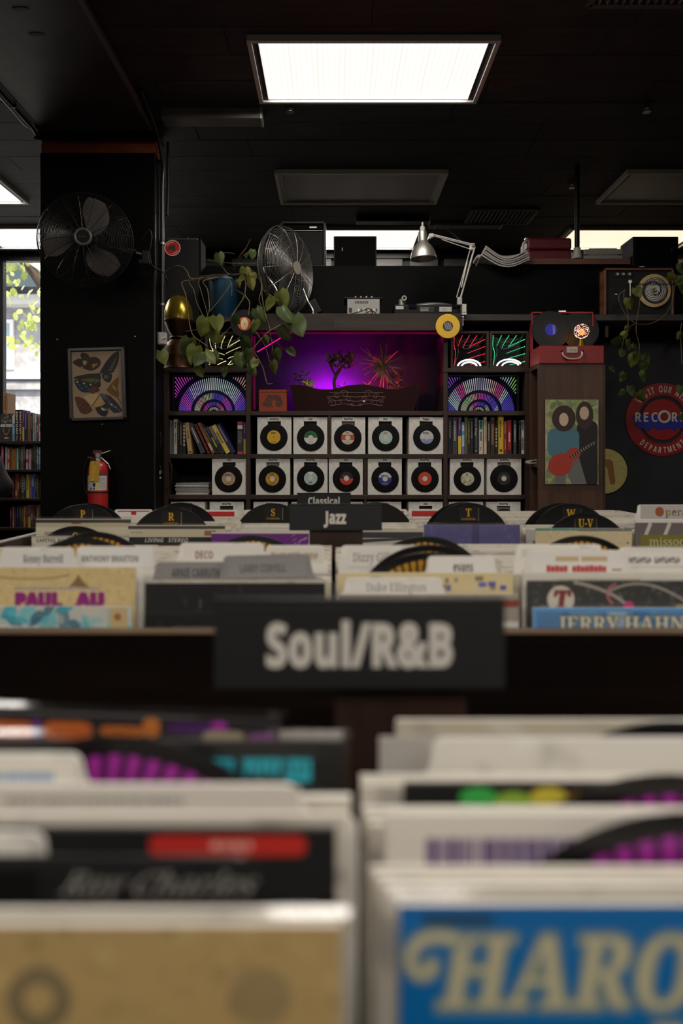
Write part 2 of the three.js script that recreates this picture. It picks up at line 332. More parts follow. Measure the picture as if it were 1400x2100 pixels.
C.coverHahn = A.cell(420, 120, (g, w, h) => { fill(g, w, h, css(92, 132, 176)); blobs(g, w, h, 40, [css(70, 110, 160), css(160, 180, 190), css(120, 150, 170)], 10, 40); g.strokeStyle = css(86, 156, 214); g.lineWidth = 12; g.strokeRect(4, 4, w - 8, h + 40); txt(g, 'JERRY HAHN', 62, 54, 46, css(226, 216, 186), { font: 'serif', outline: css(92, 96, 92), outlineWidth: 5, squeeze: 0.96 }); });
C.coverT = A.cell(420, 160, (g, w, h) => {
  fill(g, w, h, css(56, 56, 54)); wear(g, w, h, 300, ['#aaa69c', '#2c2c2c', '#8a8880'], 2);
  g.fillStyle = css(206, 200, 184); g.beginPath(); g.arc(80, 44, 32, 0, 7); g.fill(); txt(g, 'T', 60, 66, 58, css(128, 50, 46), { font: 'serif', slant: -0.15, heavy: 0.08 });
  g.strokeStyle = css(170, 160, 148); g.lineWidth = 7; g.beginPath(); g.moveTo(110, 4); g.quadraticCurveTo(200, 20, 240, 62); g.stroke(); g.lineWidth = 5; g.beginPath(); g.moveTo(196, 24); g.bezierCurveTo(270, -14, 330, 18, 400, 66); g.stroke();
  g.strokeStyle = css(190, 110, 118); g.beginPath(); g.arc(214, 32, 24, 2, 4.6); g.stroke(); g.fillStyle = css(216, 60, 130); g.beginPath(); g.arc(240, 62, 13, 0, 7); g.fill(); lines(g, 350, 56, 60, 1, 8, '#b8a068', 8);
});
C.coverDots = A.cell(400, 100, (g, w, h) => { fill(g, w, h, css(208, 190, 146)); for (let i = 0; i < 26; i++) { g.fillStyle = pick(['#5a58a0', '#8a7a5a', '#a09070', '#6a68a8']); g.fillRect(rnd(10, 380), rnd(6, 26), rnd(8, 22), 9); } g.fillStyle = css(84, 84, 150); g.fillRect(226, 44, 170, 12); g.fillRect(0, 44, 30, 16); g.fillStyle = css(216, 210, 202); g.fillRect(0, 62, 400, 12); g.fillStyle = css(110, 108, 168); g.fillRect(270, 78, 120, 14); });
C.coverRedTop = A.cell(400, 60, (g, w, h) => { fill(g, w, h, css(160, 150, 136)); g.fillStyle = css(140, 62, 52); g.fillRect(0, 12, 400, 16); wear(g, w, h, 60, ['#ccc', '#766'], 2); });
// covers of the Classical bin
C.coverLiving = A.cell(420, 140, (g, w, h) => { fill(g, w, h, css(206, 194, 164)); g.fillStyle = css(58, 54, 50); g.fillRect(0, 4, w, 12); lines(g, 330, 22, 60, 1, 8, css(140, 60, 46), 20); lines(g, 14, 28, 70, 1, 8, '#8a8478', 4); g.fillStyle = css(40, 40, 42); g.fillRect(0, 48, w, 30); txt(g, 'LIVING   STEREO', 70, 68, 22, css(206, 200, 188), { italic: true, squeeze: 1.1 }); g.fillStyle = css(112, 56, 58); g.fillRect(130, 78, 160, 40); });
C.coverCapitol = A.cell(420, 140, (g, w, h) => { fill(g, w, h, css(214, 206, 188)); g.fillStyle = css(170, 164, 150); g.fillRect(0, 0, w, 8); txt(g, 'CAPITOL FULL DIMENSIONAL', 20, 27, 22, css(70, 62, 56), { squeeze: 0.96 }); g.fillStyle = css(60, 58, 56); g.fillRect(0, 60, w, 30); });
C.coverStripes = A.cell(420, 140, (g, w, h) => { fill(g, w, h, css(190, 176, 146)); g.fillStyle = css(52, 50, 52); g.fillRect(0, 4, w, 14); g.fillStyle = css(120, 44, 48); g.fillRect(160, 14, 40, 8); lines(g, 300, 14, 60, 1, 6, '#8a3c3c', 4); g.fillStyle = css(206, 196, 170); g.fillRect(0, 36, w, 40); lines(g, 40, 58, 340, 2, 8, '#5a544c', 5); g.fillStyle = css(50, 50, 52); g.fillRect(0, 78, w, 24); });
C.coverPurple = A.cell(320, 120, (g, w, h) => { fill(g, w, h, css(112, 44, 128)); g.fillStyle = css(206, 196, 180); g.fillRect(0, 0, w, 6); for (let i = 0; i < 14; i++) { g.fillStyle = '#d8c8e0'; g.globalAlpha = 0.4; g.beginPath(); g.ellipse(rnd(250, 316), rnd(10, 60), 10, 2, -0.6, 0, 7); g.fill(); } g.globalAlpha = 1; lines(g, 20, 60, 160, 1, 8, '#54205e', 10); });
C.coverLilac = A.cell(400, 300, (g, w, h) => { fill(g, w, h, css(92, 86, 132)); wear(g, w, h, 200, ['#7a74b0', '#4a4678'], 4); lines(g, 40, 180, 160, 1, 8, '#b8b4c8', 5); g.fillStyle = css(74, 70, 108); g.fillRect(200, 0, 30, 300); });
C.coverGreenLine = A.cell(420, 140, (g, w, h) => { fill(g, w, h, css(208, 190, 150)); g.fillStyle = css(92, 142, 128); g.fillRect(0, 0, 190, 12); g.fillStyle = css(120, 120, 116); g.fillRect(190, 0, 230, 14); wear(g, w, h, 200, [css(226, 208, 170), css(180, 160, 120)], 2); g.fillStyle = css(120, 90, 60); g.fillRect(396, 60, 10, 6); });
C.coverOlive = A.cell(420, 220, (g, w, h) => { fill(g, w, h, css(112, 100, 98)); for (let i = 0; i < 5; i++) { g.fillStyle = css(206, 196, 184); g.save(); g.translate(60 + i * 84, 20); g.rotate(0.4); g.fillRect(-8, -20, 16, 60); g.restore(); } g.fillStyle = css(128, 118, 42); g.fillRect(24, 50, w, h); txt(g, 'missoc', 60, 96, 48, css(200, 192, 160), { font: 'serif', bold: false }); });
C.coverWave = A.cell(320, 120, (g, w, h) => { fill(g, w, h, css(196, 188, 176)); g.fillStyle = css(60, 58, 60); g.fillRect(0, 4, w, 18); g.beginPath(); g.moveTo(0, 40); g.lineTo(90, 34); g.lineTo(100, 26); g.lineTo(320, 20); g.lineTo(320, 24); g.lineTo(0, 44); g.fill(); g.fillStyle = css(200, 178, 124); g.fillRect(10, 64, 310, 30); });
C.redCard = A.cell(256, 48, (g, w, h) => { fill(g, w, h, css(218, 212, 206)); g.fillStyle = css(178, 30, 30); g.fillRect(14, 8, 228, 40); });
C.redTagCard = A.cell(256, 48, (g, w, h) => { fill(g, w, h, css(218, 212, 206)); g.fillStyle = css(170, 30, 30); g.fillRect(14, 6, 228, 7); g.fillRect(112, 12, 36, 22); });
C.opera = A.cell(420, 80, (g, w, h) => { fill(g, w, h, css(176, 170, 162)); g.fillStyle = css(150, 76, 36); g.beginPath(); g.ellipse(106, 38, 24, 28, 0, 0, 7); g.fill(); txt(g, 'pera', 136, 60, 56, css(64, 50, 42), { font: 'serif', bold: false }); g.fillStyle = css(176, 160, 40); g.beginPath(); g.arc(158, 44, 9, 0, 7); g.fill(); g.fillStyle = css(150, 70, 36); g.beginPath(); g.arc(188, 36, 7, 0, 7); g.fill(); });
// plain fronts for sleeves whose faces hardly show
const plainFronts = [[206, 198, 184], [190, 180, 160], [170, 164, 158], [120, 112, 108], [58, 54, 54], [150, 120, 90], [92, 96, 120], [196, 184, 150], [132, 62, 56]].map((c) => A.cell(96, 96, (g, w, h) => { fill(g, w, h, css(...c)); wear(g, w, h, 60, ['#fff', '#444', '#a98'], 1.5); lines(g, 8, 12, 60, 2, 10, css(...c.map((v) => v > 128 ? v - 70 : v + 70)), 4); }));
// cut-record dividers: face of a twelve-inch disc with a toothed ring
function discFace(ring, dark) {
  return E.cell(256, 256, (g, w) => {
    fill(g, w, w, css(16, 15, 15));
    for (let r = 62; r < 126; r += 3) { g.strokeStyle = css(28, 27, 27); g.lineWidth = 0.8; g.beginPath(); g.arc(128, 128, r, 0, 7); g.stroke(); }
    if (ring) for (let i = 0; i < 60; i++) {
      const a = i / 60 * Math.PI * 2; g.save(); g.translate(128, 128); g.rotate(a);
      g.fillStyle = ring; g.fillRect(92, -4.2, 24, 8.4); g.fillStyle = dark; g.fillRect(98, 1.4, 10, 4); g.restore();
    }
  });
}
C.discPlain = discFace(null);
C.discGold = discFace(css(176, 130, 44), css(96, 66, 20));
C.discMagenta = discFace(css(158, 44, 150), css(96, 24, 92));
C.dividerLabel = {};
for (const l of ['P', 'O', 'Q', 'R', 'S', 'T', 'W', 'U-V']) C.dividerLabel[l] = E.cell(96, 72, (g, w, h) => { fill(g, w, h, css(30, 27, 25)); txt(g, l, 48, 48, 52, css(206, 158, 40), { font: 'serif', align: 'center', squeeze: l.length > 1 ? 0.75 : 0.8 }); txt(g, 'CLASSICAL', 48, 66, 14, css(176, 130, 40), { align: 'center' }); });

// section signs
const signCell = (s, w, k, gap = 0) => E.cell(w, 128, (g, ww, h) => { fill(g, ww, h, css(17, 17, 18)); wear(g, ww, h, 60, ['#444', '#111']); txt(g, s, ww / 2 + gap, 92, 84, css(196, 190, 180), { align: 'center', squeeze: k, heavy: 0.06 }); });
C.signSoul = signCell('Soul/R&B', 420, 0.72);
C.signJazz = signCell('Jazz', 420, 0.62);
C.signClassical = signCell('Classical', 420, 0.72, 0);

// ---- second sheet: singles, books, posters, labels
C.tabs = {};
for (const s of ['Rock/Pop', 'Soul', 'Reggae', 'Country', 'Blues/Folk']) C.tabs[s] = B.cell(128, 40, (g, w, h) => { fill(g, w, h, css(214, 208, 198)); txt(g, s, 64, 27, 24, css(26, 24, 24), { align: 'center', squeeze: 0.78, heavy: 0.06 }); });
function labelCell(draw, hole = true) { return B.cell(128, 128, (g, w) => { fill(g, w, w, '#111'); g.save(); g.beginPath(); g.arc(64, 64, 63, 0, 7); g.clip(); draw(g); g.restore(); g.fillStyle = hole ? css(206, 200, 194) : '#111'; g.beginPath(); g.arc(64, 64, hole ? 24 : 5, 0, 7); g.fill(); g.strokeStyle = '#8a847c'; g.lineWidth = 1.5; g.stroke(); }); }
const small = (g, c) => { lines(g, 40, 104, 48, 2, 7, c, 3); lines(g, 96, 58, 20, 2, 6, c, 2); };
const singleLabels = [
  (g) => { fill(g, 128, 128, css(210, 164, 38)); lines(g, 40, 20, 48, 1, 8, '#2a2010', 12); small(g, '#6a5010'); g.strokeStyle = '#e0c060'; g.lineWidth = 2; g.beginPath(); g.arc(64, 64, 57, 0, 7); g.stroke(); },
  (g) => { fill(g, 128, 128, css(212, 208, 198)); g.fillStyle = css(34, 104, 52); g.fillRect(0, 0, 128, 66); lines(g, 30, 24, 66, 1, 8, '#123c1e', 14); small(g, '#6a6a60'); },
  (g) => { fill(g, 128, 128, css(206, 188, 160)); g.fillStyle = css(178, 78, 50); g.fillRect(0, 36, 128, 50); lines(g, 44, 14, 40, 1, 8, '#8a4030', 10); small(g, '#6a4a3a'); },
  (g) => { fill(g, 128, 128, css(180, 198, 188)); lines(g, 46, 12, 36, 2, 10, '#a8443c', 8); small(g, '#6a8078'); g.strokeStyle = '#90aea4'; g.lineWidth = 3; g.beginPath(); g.arc(64, 64, 50, 0, 7); g.stroke(); },
  (g) => { fill(g, 128, 128, css(206, 206, 204)); g.fillStyle = css(140, 152, 190); g.fillRect(0, 78, 128, 50); lines(g, 26, 16, 76, 2, 10, '#4a3a2c', 8); small(g, '#5a5a7a'); },
  (g) => { fill(g, 128, 128, css(182, 148, 112)); g.fillStyle = css(160, 126, 120); g.fillRect(0, 16, 128, 26); lines(g, 30, 24, 68, 1, 8, '#3a2a20', 10); small(g, '#5a4030'); },
  (g) => { fill(g, 128, 128, css(186, 136, 34)); blobs(g, 128, 128, 20, [css(150, 104, 24), css(206, 160, 60)], 6, 16); lines(g, 34, 14, 60, 1, 8, '#3a2a10', 10); small(g, '#5a4010'); },
  (g) => { fill(g, 128, 128, css(170, 190, 180)); lines(g, 52, 96, 28, 1, 8, '#2a3a34', 12); small(g, '#5a726a'); g.fillStyle = css(214, 212, 206); g.beginPath(); g.moveTo(40, 4); g.lineTo(92, 4); g.lineTo(64, 44); g.fill(); },
  (g) => { fill(g, 128, 128, css(28, 24, 24)); g.fillStyle = css(198, 56, 42); g.fillRect(0, 66, 128, 62); lines(g, 30, 34, 68, 2, 12, '#c8402e', 8); small(g, '#6a1c14'); },
  (g) => { fill(g, 128, 128, css(44, 44, 128)); g.fillStyle = css(200, 200, 208); g.fillRect(0, 0, 128, 50); lines(g, 26, 28, 76, 1, 8, '#26264a', 16); small(g, '#b8b8d8'); },
  (g) => { fill(g, 128, 128, css(204, 66, 40)); g.strokeStyle = '#8a2c1a'; g.lineWidth = 2; g.beginPath(); g.arc(64, 64, 44, 0, 7); g.stroke(); },
  (g) => { fill(g, 128, 128, css(196, 190, 160)); blobs(g, 128, 128, 16, [css(140, 130, 90), css(120, 112, 84), css(214, 210, 190)], 8, 22); lines(g, 30, 90, 68, 2, 8, '#7a8a30', 4); },
  (g) => { fill(g, 128, 128, css(26, 25, 25)); g.strokeStyle = '#a8a4a0'; g.lineWidth = 4; g.setLineDash([5, 4]); g.beginPath(); g.arc(64, 68, 40, 3.6, 5.8); g.stroke(); g.setLineDash([]); small(g, '#5a5856'); },
].map(labelCell);
C.labelOrange = labelCell((g) => { fill(g, 128, 128, css(206, 82, 34)); g.fillStyle = css(224, 200, 150); g.beginPath(); g.ellipse(64, 64, 34, 54, 0, 0, 7); g.fill(); }, false);
C.labelBlueMoon = labelCell((g) => { fill(g, 128, 128, css(46, 52, 196)); g.strokeStyle = '#b8b8e0'; g.lineWidth = 3; for (let i = 0; i < 6; i++) { g.beginPath(); g.arc(96, 20 + i * 18, 10, 0, 7); g.stroke(); } }, false);
C.labelGreyBars = labelCell((g) => { fill(g, 128, 128, css(42, 40, 40)); for (let i = 0; i < 7; i++) { g.fillStyle = i % 2 ? '#8a8680' : '#c8c4bc'; g.save(); g.translate(30 + i * 12, 64); g.rotate(-0.3); g.fillRect(-2, -50, 5, 100); g.restore(); } }, false);
// book spines
function spine(bg, draw) { return B.cell(56, 224, (g, w, h) => { fill(g, w, h, css(...bg)); draw && draw(g, w, h); wear(g, w, h, 20, ['#fff', '#000']); }); }
const up = (g, x, y, len, c, hgt = 16, n = 1) => { g.save(); g.translate(x, y); g.rotate(Math.PI / 2); lines(g, 0, -hgt / 2, len, n, hgt + 6, c, hgt); g.restore(); };
const word = (s, c, size, y = 12, font, k) => (g) => txt(g, s, 18, y, size, c, { turn: Math.PI / 2, font, squeeze: k });
C.spines = {
  anatomy: spine([18, 17, 17], (g) => { txt(g, 'ANATOMY', 12, 10, 40, css(226, 220, 208), { turn: Math.PI / 2, squeeze: 0.86 }); g.fillStyle = '#8a8478'; g.beginPath(); g.ellipse(28, 200, 10, 22, 0.2, 0, 7); g.fill(); }),
  white: spine([206, 202, 194], (g) => { up(g, 28, 20, 60, '#2a2624', 18); up(g, 28, 90, 80, '#b04a36', 14); }),
  grey: spine([128, 126, 124], (g) => up(g, 28, 30, 120, '#55524e', 10)),
  black: spine([28, 27, 27], (g) => up(g, 28, 24, 150, '#9a9690', 14)),
  blackGold: spine([34, 30, 24], (g) => up(g, 28, 20, 160, '#c0a040', 16)),
  blackBlocks: spine([24, 24, 24], (g) => { for (let i = 0; i < 6; i++) { g.fillStyle = '#b4b0aa'; g.fillRect(12, 18 + i * 26, 32, 18); } }),
  tan: spine([188, 152, 100], (g) => { up(g, 28, 60, 90, '#5a4428', 16); g.fillStyle = '#2a1c10'; g.fillRect(10, 206, 36, 8); }),
  charcoal: spine([60, 60, 66], (g) => up(g, 28, 30, 130, '#b8b8be', 18)),
  maroon: spine([112, 30, 32], (g) => up(g, 28, 60, 90, '#7a4a40', 10)),
  brown: spine([142, 96, 42], (g) => { up(g, 28, 16, 90, '#5a3a18', 20); g.fillStyle = '#c8b49a'; g.fillRect(0, 150, 56, 50); g.fillStyle = '#a04a30'; g.beginPath(); g.arc(28, 208, 10, 0, 7); g.fill(); }),
  lime: spine([30, 30, 30], (g) => { g.fillStyle = css(156, 172, 40); g.fillRect(6, 90, 44, 80); up(g, 28, 16, 60, '#888', 12); }),
  violetGrey: spine([120, 112, 116], (g) => { g.fillStyle = css(66, 58, 120); g.fillRect(0, 110, 56, 36); g.fillStyle = css(30, 29, 32); g.fillRect(0, 146, 56, 78); }),
  yellow: spine([222, 196, 84], (g) => { up(g, 28, 50, 130, '#4a4020', 18); up(g, 14, 60, 110, '#6a5c30', 6); }),
  blueBlack: spine([38, 36, 52], (g) => up(g, 28, 16, 180, '#a8a4a8', 16)),
  pink: spine([44, 40, 42], (g) => { g.fillStyle = css(214, 36, 104); g.fillRect(0, 0, 56, 20); g.fillRect(0, 206, 56, 18); g.fillStyle = '#d8d0c8'; g.fillRect(4, 26, 48, 26); lines(g, 8, 70, 40, 6, 14, '#a8a4a0', 5); }),
  purple: spine([84, 40, 98], (g) => { up(g, 28, 14, 100, '#c8a8d0', 12); g.fillStyle = css(216, 186, 40); g.fillRect(0, 118, 56, 106); }),
  cyan: spine([184, 200, 206], (g) => { g.fillStyle = css(38, 160, 190); g.fillRect(0, 0, 56, 20); g.fillRect(0, 64, 56, 26); g.fillStyle = css(110, 110, 180); g.fillRect(0, 170, 56, 54); up(g, 28, 96, 60, '#7a8a96', 10); }),
  olive: spine([92, 90, 44], (g) => { up(g, 28, 20, 170, '#b0a870', 8); }),
  doowop: spine([30, 30, 44], (g) => { txt(g, 'Doo-Wop', 14, 12, 34, css(196, 190, 180), { turn: Math.PI / 2, font: 'serif', italic: true, squeeze: 0.66 }); g.fillStyle = '#8a8470'; g.fillRect(24, 110, 6, 80); g.fillStyle = '#c8b040'; g.fillRect(18, 200, 20, 8); }),
  teal: spine([206, 196, 176], (g) => { g.fillStyle = css(34, 150, 142); g.fillRect(0, 0, 56, 64); up(g, 28, 76, 90, '#221e1c', 26); g.fillStyle = '#302c28'; g.fillRect(18, 4, 20, 50); lines(g, 12, 180, 30, 2, 12, '#50483e', 6); }),
  cream: spine([206, 194, 160], (g) => up(g, 28, 18, 160, '#5a5038', 14)),
  rust: spine([128, 88, 66], (g) => { g.fillStyle = '#2a2826'; g.fillRect(0, 0, 56, 40); g.fillRect(0, 168, 56, 56); up(g, 28, 60, 80, '#a06a50', 10); }),
  gold: spine([214, 178, 32], (g) => { up(g, 22, 30, 130, '#3a3010', 14); g.fillStyle = '#3a3010'; g.fillRect(16, 196, 24, 14); }),
  redGold: spine([130, 32, 28], (g) => { up(g, 28, 8, 90, '#be7846', 26); up(g, 28, 120, 70, '#d0a080', 12); }),
  redWhite: spine([160, 26, 30], (g) => { up(g, 28, 80, 90, '#d8d0c8', 20); g.fillStyle = '#1c1a1a'; g.fillRect(0, 196, 56, 28); }),
  bw: spine([214, 210, 204], (g) => { up(g, 28, 10, 90, '#1c1a1a', 26); up(g, 28, 120, 80, '#1c1a1a', 26); }),
  blue: spine([40, 70, 190], (g) => { up(g, 28, 20, 120, '#c8d0e8', 20); }),
  skyblue: spine([70, 150, 190], (g) => { g.fillStyle = '#b8c4c8'; g.fillRect(0, 0, 56, 70); up(g, 28, 90, 90, '#d8e4ea', 10); }),
  magenta: spine([176, 44, 92], (g) => up(g, 28, 30, 110, '#e0c0c8', 16)),
  mustard: spine([160, 100, 28], (g) => up(g, 28, 60, 60, '#6a4010', 12)),
  pinkPale: spine([206, 180, 172], (g) => { g.fillStyle = '#a83a34'; g.fillRect(0, 110, 56, 40); up(g, 28, 16, 70, '#7a6a64', 14); }),
};
C.faceBook = B.cell(128, 170, (g, w, h) => { fill(g, w, h, css(26, 24, 24)); g.strokeStyle = css(176, 110, 80); g.lineWidth = 5; g.beginPath(); g.moveTo(30, 90); g.quadraticCurveTo(64, 170, 100, 92); g.stroke(); blobs(g, w, 60, 20, [css(150, 140, 134), css(90, 84, 80)], 4, 14); txt(g, 'ANATOMY', 64, 84, 26, css(226, 220, 212), { align: 'center', squeeze: 0.94 }); g.fillStyle = '#8a8480'; g.beginPath(); g.ellipse(70, 150, 26, 6, 0, 0, 7); g.fill(); });
C.pages = B.cell(32, 32, (g, w, h) => { fill(g, w, h, css(206, 196, 172)); for (let x = 0; x < 32; x += 2) { g.fillStyle = 'rgba(90,80,60,0.3)'; g.fillRect(x, 0, 1, 32); } });

// butterfly print
C.butterflies = B.cell(384, 500, (g, w, h) => {
  fill(g, w, h, css(170, 144, 116)); wear(g, w, h, 300, [css(186, 162, 134), css(148, 122, 96)], 2);
  const shape = (pts, c) => { g.fillStyle = c; g.beginPath(); pts.forEach((p, i) => i ? g.quadraticCurveTo(...p) : g.moveTo(...p)); g.closePath(); g.fill(); };
  const dk = css(44, 32, 28), K = 384 / 1080, q = (a) => a.map((p) => p.map((v) => v * K));
  const s2 = (a, c) => shape(q(a), c);
  s2([[30, 240], [130, 140, 230, 170], [170, 60, 250, 40], [380, 60, 400, 150], [560, 110, 620, 220], [640, 330, 520, 390], [420, 450, 330, 400], [130, 340, 30, 240]], css(58, 40, 36));
  s2([[250, 220], [300, 180, 340, 240], [320, 300, 280, 310], [240, 280, 250, 220]], css(186, 146, 82));
  for (let i = 0; i < 5; i++) s2([[440, 380 - i * 24], [500, 300 - i * 10, 560, 250 + i * 12], [520, 340, 440, 384 - i * 22]], css(170, 124, 66));
  s2([[200, 330], [240, 310, 270, 370], [230, 390, 200, 370]], css(170, 118, 78));
  s2([[600, 460], [820, 60, 1010, 30], [1030, 260, 880, 470], [760, 500, 600, 480]], css(40, 36, 30));
  for (let i = 0; i < 7; i++) s2([[760 + i * 36, 440 - i * 56], [830 + i * 30, 380 - i * 56, 890 + i * 16, 400 - i * 54], [830 + i * 30, 430 - i * 54, 760 + i * 36, 444 - i * 56]], css(112, 112, 88));
  s2([[40, 550], [300, 470, 600, 480], [640, 560, 600, 640], [640, 760, 560, 780], [200, 640, 40, 560]], css(52, 42, 34));
  s2([[200, 600], [400, 560, 590, 600], [560, 690, 470, 660], [300, 660, 200, 610]], css(104, 100, 50));
  s2([[640, 500], [780, 470, 850, 500], [860, 640, 780, 680], [680, 660, 640, 560]], css(46, 44, 40)); s2([[680, 530], [760, 500, 780, 560], [740, 620, 690, 600]], css(94, 96, 86));
  s2([[50, 600], [120, 900, 340, 870], [520, 900, 590, 830], [500, 700, 300, 640], [120, 600, 50, 600]], css(36, 44, 54));
  for (let i = 0; i < 9; i++) { const a = 90 + i * 46, b = 640 + (i * 67) % 170; s2([[a, b], [a + 40, b - 26, a + 60, b + 10], [a + 30, b + 50, a, b]], i % 3 ? css(60, 100, 128) : css(206, 170, 110)); }
  s2([[360, 820], [420, 720, 520, 760], [560, 850, 460, 900], [380, 900, 360, 820]], css(104, 52, 42));
  s2([[60, 960], [140, 930, 260, 1010], [400, 1150, 420, 1250], [260, 1380, 160, 1270], [70, 1100, 60, 960]], css(96, 58, 36)); for (let i = 0; i < 12; i++) s2([[110 + i * 18, 1010 + (i * 53) % 160], [140 + i * 18, 1000 + (i * 53) % 160, 140 + i * 18, 1040 + (i * 53) % 160]], i % 2 ? css(64, 40, 30) : css(150, 92, 50));
  s2([[250, 950], [400, 880, 570, 910], [500, 1060, 400, 1130], [300, 1040, 250, 950]], css(206, 174, 118)); s2([[560, 900], [640, 1000, 640, 1160], [520, 1240, 440, 1140]], css(196, 158, 98));
  s2([[480, 1180], [600, 1180, 720, 1100], [800, 1280, 690, 1380], [540, 1380, 480, 1200]], css(30, 36, 44)); for (let i = 0; i < 5; i++) s2([[600 + i * 30, 1180 + i * 18], [640 + i * 26, 1180 + i * 16, 640 + i * 24, 1260], [600 + i * 24, 1250, 600 + i * 30, 1180]], css(206, 174, 118));
  s2([[600, 920], [820, 860, 1050, 1270], [980, 1320, 860, 1310], [700, 1160, 600, 930]], css(40, 48, 58)); s2([[620, 900], [720, 900, 740, 1010], [680, 1060, 630, 960]], css(64, 104, 124)); s2([[700, 930], [780, 940, 780, 1080], [720, 1080, 700, 930]], css(112, 56, 40));
  for (let i = 0; i < 6; i++) s2([[760 + i * 44, 1080 + i * 34], [810 + i * 40, 1060 + i * 34, 800 + i * 40, 1140 + i * 26], [760 + i * 44, 1140 + i * 26, 760 + i * 44, 1080 + i * 34]], i % 2 ? css(206, 170, 104) : css(70, 108, 130));
  s2([[720, 830], [860, 640, 990, 560], [1000, 640, 960, 800], [1010, 960, 960, 1010], [820, 960, 720, 830]], css(122, 82, 40)); s2([[840, 720], [930, 760, 930, 860], [860, 820, 840, 720]], css(176, 132, 70)); for (let i = 0; i < 10; i++) s2([[780 + (i * 37) % 170, 800 + (i * 29) % 150], [800 + (i * 37) % 170, 790 + (i * 29) % 150, 800 + (i * 37) % 170, 830 + (i * 29) % 150]], css(72, 44, 26));
  g.strokeStyle = dk; g.lineWidth = 5; for (const [a, b, c, d] of [[600, 470, 440, 720], [600, 900, 420, 1150], [960, 1010, 1030, 1120]]) { g.beginPath(); g.moveTo(a * K, b * K); g.lineTo(c * K, d * K); g.stroke(); }
});
// picture on the cabinet: a plain stand-in in the same colours, no likeness
C.poster = B.cell(320, 512, (g, w, h) => {
  fill(g, w, h, css(150, 158, 104)); blobs(g, w, h, 260, [css(128, 140, 84), css(172, 172, 122), css(108, 122, 72), css(186, 180, 140)], 8, 40);
  const e = (x, y, a, b, c, r = 0) => { g.fillStyle = c; g.beginPath(); g.ellipse(x, y, a, b, r, 0, 7); g.fill(); };
  g.fillStyle = css(30, 28, 28); g.beginPath(); g.roundRect(190, 130, 124, 400, 40); g.fill();
  e(236, 96, 52, 82, css(56, 40, 32)); e(234, 84, 28, 40, css(206, 176, 146));
  g.fillStyle = css(78, 122, 138); g.beginPath(); g.roundRect(14, 176, 190, 170, 44); g.fill();
  e(112, 116, 70, 78, css(58, 38, 30)); e(112, 122, 28, 40, css(214, 184, 154));
  g.fillStyle = css(112, 112, 110); g.beginPath(); g.moveTo(60, 340); g.lineTo(200, 340); g.lineTo(250, 512); g.lineTo(160, 512); g.lineTo(130, 440); g.lineTo(120, 512); g.lineTo(60, 512); g.fill();
  e(92, 392, 76, 66, css(176, 58, 40), -0.5); e(168, 330, 46, 38, css(176, 58, 40), -0.5);
  g.save(); g.translate(150, 350); g.rotate(-0.55); g.fillStyle = css(60, 44, 34); g.fillRect(0, -10, 180, 18); for (let i = 0; i < 10; i++) { g.fillStyle = '#d8c8a8'; g.fillRect(10 + i * 17, -10, 3, 18); } g.restore();
  g.fillStyle = 'rgba(40,36,30,0.35)'; g.fillRect(0, 189, w, 2);
  g.strokeStyle = css(214, 206, 170); g.lineWidth = 6; g.strokeRect(0, 0, w, h);
});
C.swirl = B.cell(320, 320, (g) => {
  fill(g, 320, 320, css(206, 172, 118)); wear(g, 320, 320, 200, [css(226, 200, 150), css(170, 130, 84)], 2);
  g.fillStyle = css(222, 218, 212); g.beginPath(); g.arc(160, 160, 128, 0, 7); g.fill();
  for (let i = 0; i < 11; i++) { const a = i * 0.72, off = 6 + i * 1.6; g.strokeStyle = css(24, 23, 23); g.lineWidth = 9 - i * 0.55; g.beginPath(); g.arc(160 + Math.cos(a) * off, 160 + Math.sin(a) * off, 122 - i * 9.4, 0, 7); g.stroke(); }
  g.fillStyle = css(150, 144, 138); g.beginPath(); g.arc(160, 160, 30, 0, 7); g.fill(); g.fillStyle = '#2a2624'; g.fillRect(152, 140, 14, 36);
});
C.sticker = B.cell(128, 128, (g) => { fill(g, 128, 128, css(196, 34, 34)); g.strokeStyle = css(220, 206, 196); g.lineWidth = 6; g.beginPath(); g.arc(64, 64, 59, 0, 7); g.stroke(); g.fillStyle = css(60, 58, 44); g.beginPath(); g.ellipse(56, 60, 34, 16, -0.4, 0, 7); g.fill(); g.beginPath(); g.ellipse(70, 74, 18, 16, 0, 0, 7); g.fill(); g.lineWidth = 5; g.beginPath(); g.arc(64, 64, 44, 3.6, 4.9); g.stroke(); g.beginPath(); g.arc(64, 64, 44, 0.5, 1.6); g.stroke(); });
C.extLabel = B.cell(320, 150, (g, w, h) => { fill(g, w, h, css(200, 196, 190)); g.fillStyle = css(70, 62, 60); g.fillRect(0, 0, w, 20); lines(g, 10, 30, 90, 10, 11, '#6a6662', 4); lines(g, 210, 30, 100, 10, 11, '#6a6662', 4); g.fillStyle = css(30, 28, 28); g.beginPath(); g.arc(150, 100, 18, 0, 7); g.fill(); for (const x of [100, 140]) g.fillRect(x, 124, 20, 18); g.fillStyle = css(216, 190, 36); g.fillRect(184, 84, 24, 62); });
C.extTag = B.cell(96, 190, (g, w, h) => { fill(g, w, h, css(206, 158, 40)); lines(g, 12, 40, 20, 14, 10, '#7a5a14', 3); lines(g, 56, 30, 28, 15, 10, '#7a5a14', 3); g.strokeStyle = '#8a6616'; g.lineWidth = 3; g.strokeRect(6, 24, 84, 160); });
